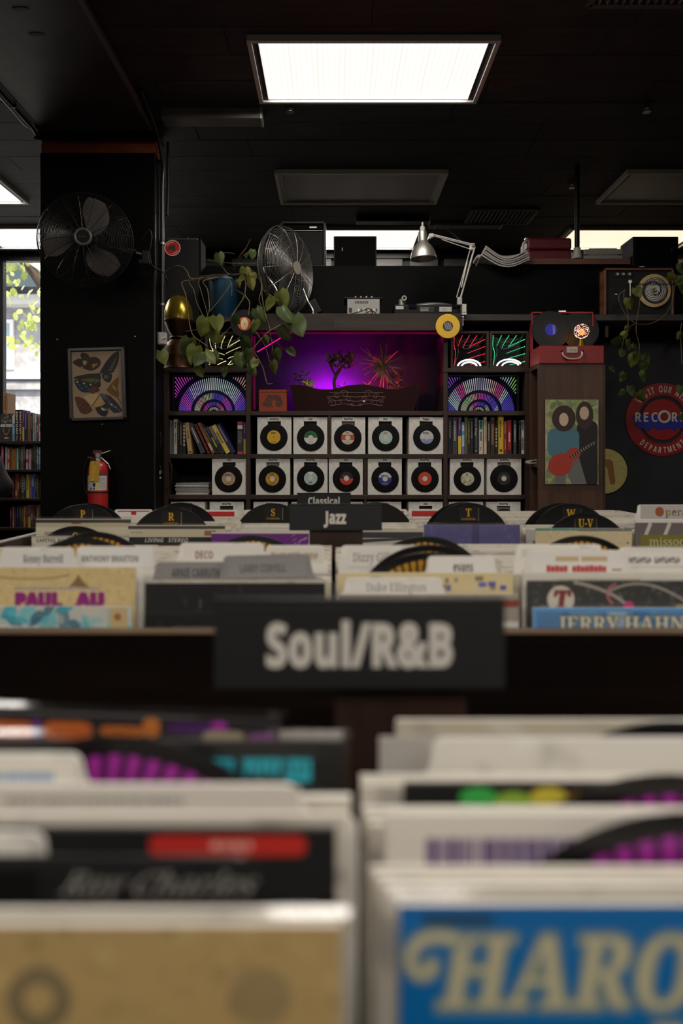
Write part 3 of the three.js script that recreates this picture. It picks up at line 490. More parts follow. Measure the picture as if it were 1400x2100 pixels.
C.orangeBox = B.cell(192, 160, (g, w, h) => { fill(g, w, h, css(168, 66, 36)); for (let y = 0; y < h; y += 6) { g.fillStyle = 'rgba(90,30,16,0.35)'; g.fillRect(0, y, w, 1.5); } g.fillStyle = css(70, 50, 38); for (const [x, y, a, b] of [[70, 80, 26, 44], [120, 60, 36, 22], [140, 96, 26, 30], [60, 112, 40, 14]]) { g.globalAlpha = 0.75; g.beginPath(); g.ellipse(x, y, a, b, 0.2, 0, 7); g.fill(); } g.globalAlpha = 1; lines(g, 50, 60, 90, 5, 14, '#a86a3a', 3); });
C.ttPlate = B.cell(128, 40, (g, w, h) => { fill(g, w, h, css(26, 25, 25)); g.strokeStyle = '#9a968e'; g.strokeRect(2, 2, w - 4, h - 4); lines(g, 8, 8, 108, 3, 10, '#b0aca4', 5); });
C.ttSticker = B.cell(128, 40, (g, w, h) => { fill(g, w, h, css(190, 186, 176)); for (let x = 8; x < 120; x += 5) { g.fillStyle = '#6a665e'; g.fillRect(x, 8, pick([1, 2, 3]), 24); } });
C.mixerBack = B.cell(256, 64, (g, w, h) => { fill(g, w, h, css(140, 136, 130)); lines(g, 60, 8, 140, 1, 8, '#3a3836', 10); for (let i = 0; i < 8; i++) { g.fillStyle = i % 2 ? '#2a2826' : '#c8c4bc'; g.beginPath(); g.arc(90 + i * 20, 42, 6, 0, 7); g.fill(); } g.fillStyle = '#1a1918'; g.fillRect(14, 34, 24, 18); });
// colours of the light-emitting diodes
const ledHues = [[1, 0.1, 0.85], [0.85, 0.12, 0.9], [0.45, 0.16, 1], [0.2, 0.14, 1], [0.75, 0.7, 1], [0.75, 1, 0.85], [1, 0.98, 0.9], [1, 0.55, 0.45], [1, 0.12, 0.4], [0.5, 1, 0.3], [0.85, 0.9, 0.5], [1, 0.05, 0.08], [0.1, 1, 0.35], [1, 0.92, 0.4], [1, 0.98, 0.95], [0.08, 0.04, 0.4]];
C.led = (() => { const n = 16, data = new Uint8Array(n * 4 * 4); for (let y = 0; y < 4; y++) for (let x = 0; x < n; x++) { for (let k = 0; k < 3; k++) data[(y * n + x) * 4 + k] = 255 * ledHues[x][k]; data[(y * n + x) * 4 + 3] = 255; } const t = new THREE.DataTexture(data, n, 4); t.magFilter = THREE.NearestFilter; t.needsUpdate = true; return t; })();
function hue(g, i) { const n = g.attributes.position.count, uv = new Float32Array(n * 2); for (let k = 0; k < n; k++) { uv[k * 2] = (i + 0.5) / 16; uv[k * 2 + 1] = 0.5; } g.setAttribute('uv', new THREE.BufferAttribute(uv, 2)); return g; }
M.printA = mat(0xffffff, 0.6, { map: A.t, metres: false });
M.printGloss = mat(0xffffff, 0.3, { map: A.t, metres: false });
M.printE = mat(0xffffff, 0.32, { map: E.t, metres: false });
M.printSign = mat(0xffffff, 0.6, { map: E.t, metres: false });
M.printB = mat(0xffffff, 0.6, { map: B.t, metres: false });
M.led = new THREE.MeshStandardMaterial({ color: 0x101010, emissive: 0xffffff, emissiveMap: C.led, emissiveIntensity: 2.4 });
M.ledBars = new THREE.MeshStandardMaterial({ color: 0x101010, emissive: 0xffffff, emissiveMap: C.led, emissiveIntensity: 0.65 });

// ================================================================ THE SETTING
const CEIL = EYE + 2.04, XL = -5.2, XR = 5.2, ZB = 3.2, ZF = -7.0;
struct('floor', bx(XR - XL + 0.4, 0.1, ZB - ZF + 0.4, 0, -0.05, (ZB + ZF) / 2), M.floor);
struct('wall_left', bx(0.2, CEIL + 0.1, ZB - ZF, XL - 0.1, (CEIL + 0.1) / 2, (ZB + ZF) / 2), M.wallDark);
struct('wall_right', bx(0.2, CEIL + 0.1, ZB - ZF, XR + 0.1, (CEIL + 0.1) / 2, (ZB + ZF) / 2), M.wallDark);
struct('wall_front', bx(XR - XL + 0.4, CEIL + 0.1, 0.2, 0, (CEIL + 0.1) / 2, ZB + 0.1), M.wallDark);
// far wall with two window openings
{
  const W1 = [-4.9, -1.75, 0.9, 3.185], h = CEIL + 0.1, z = ZF - 0.1;
  const box = (x0, x1, y0, y1) => bx(x1 - x0, y1 - y0, 0.2, (x0 + x1) / 2, (y0 + y1) / 2, z);
  struct('wall_back', [box(XL - 0.2, W1[0], 0, h), box(W1[0], W1[1], 0, W1[2]), box(W1[0], W1[1], W1[3], h), box(W1[1], XR + 0.2, 0, h)], M.wallBlack);
  const win = structGroup('window_1', [0, 0, ZF]);
  const bar = (x0, x1, y0, y1) => bx(x1 - x0, y1 - y0, 0.07, (x0 + x1) / 2, (y0 + y1) / 2, -0.06);
  mesh('window_frame', [bar(-4.9, -1.75, 3.135, 3.185), bar(-4.9, -1.75, 0.9, 0.96), bar(-4.9, -4.84, 0.96, 3.135), bar(-1.81, -1.75, 0.96, 3.135)], M.blackPlastic, win);
  mesh('mullion', bar(-3.33, -3.235, 0.96, 3.135), M.blackPlastic, win);
  mesh('pane', bx(1.51, 2.175, 0.006, -4.085, 2.047, -0.06), M.glass, win);
  mesh('pane', bx(1.425, 2.175, 0.006, -2.522, 2.047, -0.06), M.glass, win);
  const w2 = structGroup('window_2', [0, 0, ZF]);
  mesh('window_frame', [bx(5.6, 0.06, 0.05, 1.4, 3.17, 0.03), bx(5.6, 0.06, 0.05, 1.4, 2.1, 0.03)], M.blackPlastic, w2);
  for (let i = 0; i < 16; i++) mesh('blind', bx(0.27, 1.02, 0.012, -1.2 + i * 0.345, 2.635, 0.03, [0, 0, i === 7 ? 0.03 : 0]), M.blind || (M.blind = mat(rgb(74, 72, 70), 0.8, { map: T.paper })), w2);
}
// ceiling: a slab and the boards under it
{
  const ceil = structGroup('ceiling', [0, 0, 0]);
  mesh('ceiling_slab', bx(XR - XL + 0.4, 0.25, ZB - ZF + 0.6, 0, CEIL + 0.137, (ZB + ZF) / 2), M.ceilingSlab, ceil);
  const tones = [0, 1, 2, 3].map((i) => { const m = M.ceiling.clone(); m.color.multiplyScalar(0.88 + i * 0.08); m.userData = { metres: true }; return m; });
  const lens = [0.9, 1.22, 1.83], geos = lens.map((l) => metres(bx(l - 0.004, 0.012, 0.236, 0, 0, 0)));
  for (let r = 0; r < 23; r++) {
    const z = -2.3 - r * 0.2395 + 0.6; let x = -4.6 - rnd(0, 0.8);
    while (x < 4.4) {
      const k = Math.floor(rnd(0, 2.999)), o = new THREE.Mesh(geos[k], pick(tones));
      o.name = 'ceiling_board'; o.position.set(x + lens[k] / 2, CEIL + 0.006 + rnd(-0.0018, 0.0012), z - 0.12); o.castShadow = o.receiveShadow = true;
      ceil.add(o); x += lens[k];
    }
  }
  mesh('ceiling_sheet', bx(XR - XL, 0.012, 4.9, 0, CEIL + 0.006, 0.75), M.ceiling, ceil).name = 'ceiling_sheet';
}
// beam over the column, column
const BX0 = -1.776, BX1 = -1.08, BY = EYE + 1.986, COLF = -4.34, COLB = -4.57;
{
  const beam = structGroup('beam', [0, 0, 0]);
  mesh('beam_soffit', rb(BX1 - BX0 - 0.026, CEIL - BY + 0.03, ZB - COLB, 0.006, (BX0 + BX1) / 2, (BY + CEIL + 0.03) / 2, (ZB + COLB) / 2), M.beam, beam);
  mesh('corner_trim', bx(0.022, 0.03, ZB - COLB + 0.01, BX1 - 0.012, BY + 0.012, (ZB + COLB) / 2), mat(rgb(96, 92, 92), 0.4), beam);
  mesh('corner_trim', bx(0.022, 0.03, ZB - COLB + 0.01, BX0 + 0.012, BY + 0.012, (ZB + COLB) / 2), M.blackPlastic, beam);
  for (const [px, py] of [[42, 18], [75, 70]]) { const d = (BY - EYE) * F / (CY - py); mesh('water_stain', place(new THREE.CylinderGeometry(0.035, 0.035, 0.002, 14).scale(1.1, 1, 0.4), X(px, d), BY - 0.001, -d, [0, 0, 0], 14), M.beamStain ||= mat(rgb(22, 20, 20), 0.6), beam); }
  const col = structGroup('column', [0, 0, 0]);
  const cw = S(236, 4.34), cx = X(200, 4.34), y0 = Y(313, 4.34);
  mesh('column_shaft', rb(cw, y0, COLF - COLB, 0.004, cx, y0 / 2, (COLF + COLB) / 2), M.column, col);
  mesh('column_head', bx(cw - 0.012, BY - y0, COLF - COLB - 0.01, cx, (BY + y0) / 2, (COLF + COLB) / 2), M.columnRust, col);
  mesh('head_band', [bx(cw + 0.02, 0.05, 0.02, cx, Y(272, 4.33), COLF + 0.008), bx(cw + 0.02, 0.016, 0.03, cx, Y(284, 4.33), COLF + 0.012)], M.blackPlastic, col);
  mesh('corner_bead', bx(0.01, y0, 0.01, cx + cw / 2 - 0.003, y0 / 2, COLF - 0.003), M.blackWire, col);
  for (const [px, py] of [[118, 696], [277, 690], [210, 870]]) mesh('screw', cyl(0.004, 0.004, 0.006, X(px, 4.34), Y(py, 4.34), COLF + 0.002, [Math.PI / 2, 0, 0], 8), M.satin, col);
}
// half-height partition that carries the shelves; violet niche behind the planter
{
  const top = Y(545, 4.93);
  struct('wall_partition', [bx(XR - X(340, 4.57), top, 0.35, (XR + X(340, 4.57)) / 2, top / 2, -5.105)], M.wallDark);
  struct('trim_1', bx(X(1290, 4.9) - X(1073, 4.9), S(11, 4.9), 0.37, (X(1290, 4.9) + X(1073, 4.9)) / 2, top + S(5.5, 4.9), -5.07), M.orangeWood);
  struct('wall_lighter_sheet', bx(XR - X(1087, 4.92), Y(652, 4.92), 0.012, (XR + X(1087, 4.92)) / 2, Y(652, 4.92) / 2, -4.923), M.wallLighter);  // thin lighter sheet added over the lower right of the same wall
  struct('wall_niche', bx(S(388, 4.9), S(170, 4.9), 0.012, X(713, 4.9), Y(765, 4.9), -4.923), M.wallNiche);
}

// ================================================================ CEILING FITTINGS
const lampGroup = 'recessed ceiling light panels';
const lensTex = makeTex(128, (u) => 0.9 + 0.1 * Math.abs(Math.sin(u * Math.PI * 40)), 1);
function ceilingLight(x, d, on, label, warm) {
  const w = 1.22, l = 0.61, t = thing('ceiling_light', label, 'ceiling light', [x + w / 2, CEIL, -d - l / 2], lampGroup);
  const fr = 0.022, dr = 0.03;
  mesh('frame', [bx(w, dr, fr, 0, -dr / 2, l / 2 - fr / 2), bx(w, dr, fr, 0, -dr / 2, -l / 2 + fr / 2), bx(fr, dr, l - 2 * fr, w / 2 - fr / 2, -dr / 2, 0), bx(fr, dr, l - 2 * fr, -w / 2 + fr / 2, -dr / 2, 0)], M.troffer, t);
  for (const s of [-1, 1]) mesh('gasket', bx(0.03, 0.006, l - 2 * fr, s * (w / 2 - fr - 0.015), -0.014, 0), !on && x < 0 ? M.white : M.blackPlastic, t);
  const lw = w - 2 * fr - 0.06, ll = l - 2 * fr;
  if (on) {
    const m = M[warm ? 'lensWarm' : 'lens'] ||= new THREE.MeshStandardMaterial({ color: 0xdddddd, roughness: 0.4, emissive: warm ? rgb(255, 240, 212) : rgb(255, 250, 242), emissiveIntensity: 1.15, map: lensTex, emissiveMap: lensTex });
    mesh('diffuser', bx(lw, 0.004, ll, 0, -0.012, 0), m, t);
    const q = new THREE.RectAreaLight(warm ? rgb(255, 232, 196) : rgb(255, 248, 238), PANEL, lw - 0.04, ll - 0.03);
    q.name = 'panel_lamp'; q.position.set(0, -0.0165, 0); q.rotation.x = -Math.PI / 2; t.add(q);
  } else mesh('diffuser', bx(lw, 0.004, ll, 0, -0.012, 0), M.offLens, t);
  return t;
}
ceilingLight(-0.42, 3.44, true, 'lit ceiling panel directly above the record bins');
ceilingLight(-0.42, 5.03, false, 'dark unlit ceiling panel over the planter shelf with bright metal end strips');
ceilingLight(2.05, 5.03, false, 'dark unlit ceiling panel next to the black ceiling pole');
ceilingLight(-0.42, 6.25, true, 'lit ceiling panel behind the black speaker and amplifier');
ceilingLight(2.05, 6.25, true, 'lit ceiling panel with a warm tint behind the paper stacks', true);
ceilingLight(-3.61, 5.03, true, 'lit ceiling panel beside the black column over the bookshelf');
ceilingLight(-3.2, 6.22, true, 'lit ceiling panel just above the street window');
for (const [x, d] of [[-3.61, 0.3], [2.05, 0.3], [-3.61, -0.9], [-0.42, -0.9], [2.05, -0.9], [-3.61, -1.62], [-0.42, -1.62], [2.05, -1.62]]) ceilingLight(x, d, true, 'lit ceiling panel in the row over the front of the shop');  // unseen rows; the rearmost is added for more frontal light

function sprinkler(px, py, label) {
  const d = 2.04 * F / (CY - py), t = thing('sprinkler_head', label, 'sprinkler', [X(px, d), CEIL - 0.0, -d]);
  mesh('escutcheon', cyl(0.035, 0.04, 0.006, 0, -0.003, 0, null, 20), M.darkGrey, t);
  mesh('yoke', [tor(0.013, 0.0025, 0, -0.028, 0, null, 6, 16), cyl(0.008, 0.008, 0.02, 0, -0.012, 0)], M.steel, t);
  mesh('deflector', cyl(0.022, 0.022, 0.003, 0, -0.044, 0, null, 16), M.steel, t);
}
sprinkler(595, 214, 'small metal sprinkler head in front of the lit panel corner');
sprinkler(1326, 214, 'small metal sprinkler head alone on the bare black boards');
sprinkler(1172, 373, 'small metal sprinkler head beside the black ceiling pole');
function vent(x0, x1, d0, d1, label) {
  const w = x1 - x0, l = d1 - d0, t = thing('ceiling_vent', label, 'air vent', [(x0 + x1) / 2, CEIL, -(d0 + d1) / 2]);
  mesh('frame', [bx(w, 0.02, 0.03, 0, -0.01, l / 2), bx(w, 0.02, 0.03, 0, -0.01, -l / 2), bx(0.03, 0.02, l, w / 2, -0.01, 0), bx(0.03, 0.02, l, -w / 2, -0.01, 0)], M.vent, t);
  mesh('duct', bx(w - 0.03, 0.004, l - 0.03, 0, -0.002, 0), M.blackMatt, t);
  const n = Math.round(w / 0.035), g = bx(0.004, 0.02, l - 0.04, 0, 0, 0, [0, 0, 0.6]);
  for (let i = 1; i < n; i++) { const o = mesh('louvre', g, M.vent, t); o.position.set(-w / 2 + i * w / n, -0.014, 0); }
}
vent(X(1210, 3.18), X(1210, 3.18) + 0.6, 2.85, 3.2, 'black louvred ceiling vent over the front aisle');
vent(X(968, 5.84), X(1100, 5.84), 5.8, 6.15, 'grey louvred ceiling vent above the desk lamp');
function soffitBox(px0, px1, py, drop, depth, label, m) {
  const d = 2.04 * F / (CY - py), w = S(px1 - px0, d), t = thing('ceiling_raceway', label, 'raceway', [X((px0 + px1) / 2, d), CEIL - drop, -d - depth / 2]);
  mesh('cover', rb(w, drop, depth, 0.004, 0, drop / 2, 0), m, t);
  mesh('end_cap', bx(0.012, drop + 0.004, depth + 0.004, w / 2 + 0.006, drop / 2, 0), M.troffer, t);
}
soffitBox(330, 533, 220, 0.062, 0.11, 'grey metal raceway box beside the black beam', mat(rgb(128, 122, 120), 0.6, { map: T.mottle }));
soffitBox(731, 880, 441, 0.05, 0.1, 'black raceway box in front of the far lit panel', M.blackPlastic);
soffitBox(880, 1028, 455, 0.03, 0.1, 'pale raceway strip above the desk lamp arm', mat(rgb(120, 116, 122), 0.6));
{ // conduits and wires
  const t = thing('electrical_conduit', 'metal conduit running down the right edge of the black column', 'conduit', [0, 0, 0]);
  const x = X(331, 4.42), z = -4.44;
  mesh('pipe', [tube([[BX1 + 0.03, BY + 0.03, -3.9], [BX1 + 0.02, BY - 0.03, -4.3], [x + 0.01, BY - 0.16, -4.42], [x, BY - 0.32, z], [x, Y(600, 4.42), z], [x, Y(690, 4.42), z]], 0.013, 60, 10)], M.conduit, t);
  mesh('pipe', tube([[x + 0.035, BY - 0.02, z], [x + 0.035, BY - 0.3, z], [x + 0.03, Y(440, 4.42), z]], 0.009, 20, 8), M.blackPlastic, t);
  for (const py of [330, 498, 623]) mesh('pipe_clip', cyl(0.018, 0.018, 0.014, x, Y(py, 4.42), z, null, 12), M.satin, t);
  const s = thing('switch_box', 'grey metal switch box on the conduit beside the column', 'switch', [X(331, 4.38), Y(694, 4.38), -4.4]);
  mesh('box', rb(S(17, 4.4), S(25, 4.4), 0.05, 0.004, 0, 0, 0), M.greyPaint, s);
  mesh('cover_plate', bx(S(14, 4.4), S(22, 4.4), 0.003, 0, 0, 0.0265), M.satin, s);
  mesh('toggle', bx(0.02, 0.012, 0.016, 0.018, 0.002, 0.03, [0, 0, 0.3]), M.white, s);
  const c = thing('ceiling_cable', 'thin wires and a conduit clipped along the far edge of the beam', 'cable', [0, 0, 0]);
  mesh('wire', tube([[BX0 - 0.03, BY - 0.02, -2.2], [BX0 - 0.03, BY - 0.02, -3.9], [BX0 - 0.025, BY - 0.03, -4.2], [BX0 - 0.005, Y(262, 4.3), -4.3], [BX0 + 0.02, Y(290, 4.3), -4.325]], 0.004, 50, 6), M.wire, c);
  mesh('pipe', tube([[BX0 - 0.012, BY - 0.012, -2.0], [BX0 - 0.012, BY - 0.012, -4.2], [BX0 + 0.01, Y(284, 4.32), -4.32], [BX1 - 0.05, Y(286, 4.32), -4.32], [BX1 + 0.02, Y(287, 4.32), -4.32]], 0.011, 60, 8), M.blackPlastic, c);
  for (const d of [3.0, 3.5, 4.0]) mesh('clip', bx(0.03, 0.02, 0.012, BX0 - 0.01, BY - 0.012, -d), M.blackWire, c);
  const p = thing('ceiling_pole', 'black steel pole from the ceiling to the wooden top board', 'pole', [X(1185, 4.95), Y(540, 4.95) + 0.035, -4.97]);
  const ph = CEIL - p.position.y;
  mesh('shaft', cyl(0.017, 0.017, ph, 0, ph / 2, 0), M.blackPlastic, p);
  mesh('flange', [cyl(0.03, 0.036, 0.035, 0, 0.018, 0), cyl(0.024, 0.026, 0.05, 0, 0.05, 0)], M.greyPaint, p);
}

// ================================================================ OUTSIDE THE WINDOW
{
  struct('ground', bx(60, 0.1, 40, -4, -0.2, -27.2), mat(rgb(150, 148, 146), 0.9, { map: T.mottle }));
  const b = thing('street_building', 'pale building across the street behind the window', 'building', [-8, -0.15, -19]);
  const wall = mat(rgb(176, 176, 182), 0.8, { map: T.mottle }), pale = mat(rgb(232, 230, 226), 0.7);
  mesh('wall', bx(26, 9, 4, 0, 4.5, -2), wall, b);
  mesh('plinth', bx(26, 1.0, 0.3, 0, 0.5, 0.15), mat(rgb(150, 132, 116), 0.9, { map: T.mottle }), b);
  for (const [y, h, dp, m] of [[1.55, 0.18, 0.16, pale], [2.05, 0.3, 0.1, wall], [3.55, 0.16, 0.3, pale], [3.3, 0.2, 0.18, wall], [5.5, 0.25, 0.5, pale]]) mesh('ledge', bx(26, h, dp, 0, y, dp / 2), m, b);
  for (let i = 0; i < 6; i++) { const wdw = mesh('window', bx(1.5, 1.3, 0.08, -6 + i * 2.4, 4.4, 0.04), pale, b); mesh('pane', bx(1.3, 1.1, 0.02, -6 + i * 2.4, 4.4, 0.09), mat(rgb(150, 168, 176), 0.1), wdw); }
  mesh('awning', bx(26, 0.5, 1.4, 0, 6.1, 0.7, [0.35, 0, 0]), mat(rgb(70, 84, 92), 0.8), b);
  const v = thing('parked_van', 'white van parked across the street beyond the window', 'van', [-8.2, -0.15, -14.2]);
  mesh('body', rb(4.6, 1.5, 1.8, 0.25, 0, 1.25, 0), pale, v); mesh('cabin', rb(2.6, 0.8, 1.6, 0.2, 0.4, 2.2, 0), pale, v); mesh('window_band', bx(2.2, 0.5, 1.62, 0.4, 2.2, 0), mat(rgb(120, 136, 140), 0.1), v);
  for (const x of [-1.5, 1.5]) mesh('wheel', cyl(0.36, 0.36, 1.82, x, 0.36, 0, [Math.PI / 2, 0, 0]), M.blackMatt, v);
  const t = thing('street_tree', 'leafy street tree with a leaning trunk outside the window', 'tree', [-4.4, -0.15, -10.2]);
  mesh('trunk', [tube([[1.1, 0, 0], [1.0, 1.5, 0], [0.7, 3.0, 0], [0.2, 3.95, 0.1], [-0.1, 4.3, 0.1], [-0.7, 5.0, 0.2]], 0.07, 30, 10), tube([[0.7, 3.0, 0], [0.9, 3.8, 0.3], [1.2, 4.6, 0.4]], 0.05, 16, 8)], M.bark, t);
  const lf = new THREE.CircleGeometry(0.055, 7).scale(0.7, 1, 1), lm = mat(rgb(190, 202, 118), 0.6, { transmission: 0.45, thickness: 0, side: THREE.DoubleSide }), N = 230, inst = new THREE.InstancedMesh(lf, lm, N), m4 = new THREE.Matrix4(), q = new THREE.Quaternion();
  inst.name = 'foliage'; inst.userData.kind = 'stuff'; inst.castShadow = true;
  const clusters = [[0.0, 4.0], [0.1, 4.1], [-0.12, 3.78], [0.1, 3.3], [0.17, 2.96], [0.28, 4.3], [0.45, 3.5], [0.7, 3.9], [-0.9, 4.9], [0.5, 4.6]];
  for (let i = 0; i < N; i++) { const c = clusters[i % clusters.length]; q.setFromEuler(new THREE.Euler(rnd(-1, 1), rnd(0, 6), rnd(-1, 1))); m4.compose(V(c[0] + rnd(-0.14, 0.14), c[1] + rnd(-0.14, 0.14), 0.3 + rnd(-0.5, 0.5)), q, V(1, 1, 1).multiplyScalar(rnd(0.7, 1.3))); inst.setMatrixAt(i, m4); }
  t.add(inst);
}

// ================================================================ THE SHELF WALL
const SD = 4.55, K = SD / F;                                  // front plane of the cubby shelf
const sx = (px) => X(px, SD), sy = (py) => Y(py, SD);
{
  const t = thing('cubby_shelf', 'dark brown cubby shelf of singles boxes and books under the planter', 'shelf', [0, 0, -SD]);
  const dep = 0.33;
  const hor = (x0, x1, y0, y1) => mesh('shelf_board', rb(sx(x1) - sx(x0), sy(y0) - sy(y1), dep, 0.002, (sx(x0) + sx(x1)) / 2, (sy(y0) + sy(y1)) / 2, -dep / 2), M.shelfH, t);
  const ver = (x0, x1, y0, y1, n = 'divider') => mesh(n, rb(sx(x1) - sx(x0), sy(y0) - Math.max(0, sy(y1)), dep - 0.004, 0.002, (sx(x0) + sx(x1)) / 2, (sy(y0) + Math.max(0, sy(y1))) / 2, -dep / 2 - 0.002), M.shelfV, t);
  ver(336, 345, 757, 1400, 'side_panel'); ver(1077, 1087, 757, 1400, 'side_panel'); ver(504, 513, 763, 1400); ver(909, 918, 763, 1400);
  hor(336, 513.5, 755, 763); hor(908.5, 1087, 755, 763);
  for (const [a, b] of [[843, 852], [931, 940], [1015, 1024], [1105, 1114], [1195, 1204], [1290, 1300]]) { hor(345, 504, a, b); hor(513, 909, a, b); hor(918, 1077, a, b); }
  ver(672, 679, 852, 931); ver(746, 752, 940, 1015); ver(746, 752, 1024, 1105); ver(672, 679, 1114, 1195); ver(746, 752, 1204, 1290);
  for (const [a, b, y] of [[336, 509, 763], [509, 913, 845], [913, 1087, 763]]) mesh('back_panel', bx(sx(b) - sx(a), sy(y), 0.008, (sx(a) + sx(b)) / 2, sy(y) / 2, -dep - 0.004), M.shelfBack, t);
  // niche posts and top board on which the deck stands
  const p = thing('niche_frame', 'dark wooden frame around the violet planter niche', 'frame', [0, 0, -SD]);
  mesh('post', rb(S(9, SD), sy(680) - sy(843), 0.3, 0.003, sx(510), (sy(680) + sy(843)) / 2, -0.155), M.shelfV, p).position.set(0, 0, 0);
  mesh('post', rb(S(9, SD), sy(680) - sy(755), 0.3, 0.003, sx(914), (sy(680) + sy(755)) / 2, -0.155), M.shelfV, p);
}
const deckTop = Y(643, 4.5);
{
  const b = thing('deck_board', 'weathered grey wooden board under the turntable', 'board', [0, 0, -4.5]);
  mesh('fascia', rb(X(948, 4.5) - X(515, 4.5), deckTop - Y(678, 4.5), 0.03, 0.003, (X(948, 4.5) + X(515, 4.5)) / 2, (deckTop + Y(678, 4.5)) / 2, -0.015), M.greyWood, b);
  mesh('top', bx(X(948, 4.5) - X(515, 4.5), 0.022, 0.39, (X(948, 4.5) + X(515, 4.5)) / 2, deckTop - 0.011, -0.225), M.greyWood, b);
  const l = thing('pot_shelf', 'dark shelf board carrying the blue pot', 'shelf', [0, 0, -4.5]);
  mesh('board', rb(X(514, 4.5) - X(408, 4.5), 0.03, 0.39, 0.003, (X(514, 4.5) + X(408, 4.5)) / 2, deckTop - 0.03, -0.225), M.shelfH, l);
  mesh('bracket', bx(0.02, 0.08, 0.3, X(412, 4.5), deckTop - 0.08, -0.25), M.shelfV, l);
  const r = thing('wall_ledge', 'grey wooden ledge under the wooden record player', 'ledge', [0, 0, -4.5]);
  mesh('board', rb(X(1560, 4.5) - X(949, 4.5), S(13, 4.5), 0.39, 0.003, (X(1560, 4.5) + X(949, 4.5)) / 2, Y(649, 4.5), -0.225), M.ledge, r);
  for (const px of [1100, 1245, 1420]) mesh('bracket', bx(0.02, 0.1, 0.3, X(px, 4.6), Y(675, 4.6), -0.26), M.shelfV, r);
}

// ---- boxes of seven-inch singles
const singleBoxW = S(70, SD), singleBoxH = S(75.5, SD);
const singleGeo = {};
{
  const w = singleBoxW, h = singleBoxH, n = w * 0.19, nd = 0.052, t = 0.004;
  const front = extr(poly([[-w / 2, 0], [w / 2, 0], [w / 2, h], [n, h], [n, h - nd], [-n, h - nd], [-n, h], [-w / 2, h]]), t, 0.0008).translate(0, 0, -t);
  singleGeo.body = merge([front, bx(t, h, 0.24, -w / 2 + t / 2, h / 2, -0.124), bx(t, h, 0.24, w / 2 - t / 2, h / 2, -0.124), bx(w, t, 0.24, 0, t / 2, -0.124), bx(w, h, t, 0, h / 2, -0.244)]);
  singleGeo.sleeves = merge([0, 1, 2, 3, 4].map((i) => bx(w - 0.02, h - 0.02 - (i % 3) * 0.008, 0.03, 0, (h - 0.02 - (i % 3) * 0.008) / 2 + 0.004, -0.03 - i * 0.042)));
  singleGeo.disc = lathe([[0.019, 0.0008], [0.04, 0.0008], [0.042, 0.0014], [0.086, 0.001], [0.0875, 0], [0.086, -0.001], [0.019, -0.001], [0.019, 0.0008]], 0, 0, 0, [Math.PI / 2, 0, 0], 48);
  singleGeo.label = new THREE.CircleGeometry(0.0425, 40).translate(0, 0, 0.0022);
  singleGeo.groove = merge([0.05, 0.058, 0.066, 0.074, 0.08].map((r) => tor(r, 0.0004, 0, 0, 0.0013, null, 4, 48)));
  singleGeo.tab = extr(roundRect(S(27, SD), S(9, SD), 0.006), 0.002, 0.0004);
}
const sleevesInside = [mat(rgb(34, 30, 28), 0.8), mat(rgb(150, 142, 130), 0.8, { map: T.paper }), mat(rgb(66, 52, 44), 0.8)];
singleGeo.labels = singleLabels.map((c) => onto(singleGeo.label.clone(), c));
singleGeo.tabs = Object.fromEntries(Object.entries(C.tabs).map(([k, c]) => [k, onto(singleGeo.tab.clone(), c)]));
function singlesBox(px, base, tab, li, inner, desc, dx = 0) {
  const t = thing('singles_box', desc, 'record box', [sx(px), sy(base), -SD - 0.012], 'white boxes of seven inch singles', rnd(-0.012, 0.012));
  mesh('box', singleGeo.body, M.card, t);
  mesh('sleeves', singleGeo.sleeves, sleevesInside[inner], t);
  const tb = mesh('genre_tab', singleGeo.tabs[tab], M.printB, t); tb.position.set(dx, singleBoxH - S(4, SD), 0.0015); tb.rotation.z = rnd(-0.02, 0.02);
  if (li !== null) {
    const d = mesh('vinyl_single', singleGeo.disc, M.vinyl, t); d.position.set(dx + rnd(-0.004, 0.004), S(33 + rnd(-1, 2), SD), 0.002);
    mesh('groove', singleGeo.groove, M.vinyl, d);
    mesh('paper_label', singleGeo.labels[li], M.printB, d);
  }
}
const L1 = 'white singles box showing a seven inch record with a ';
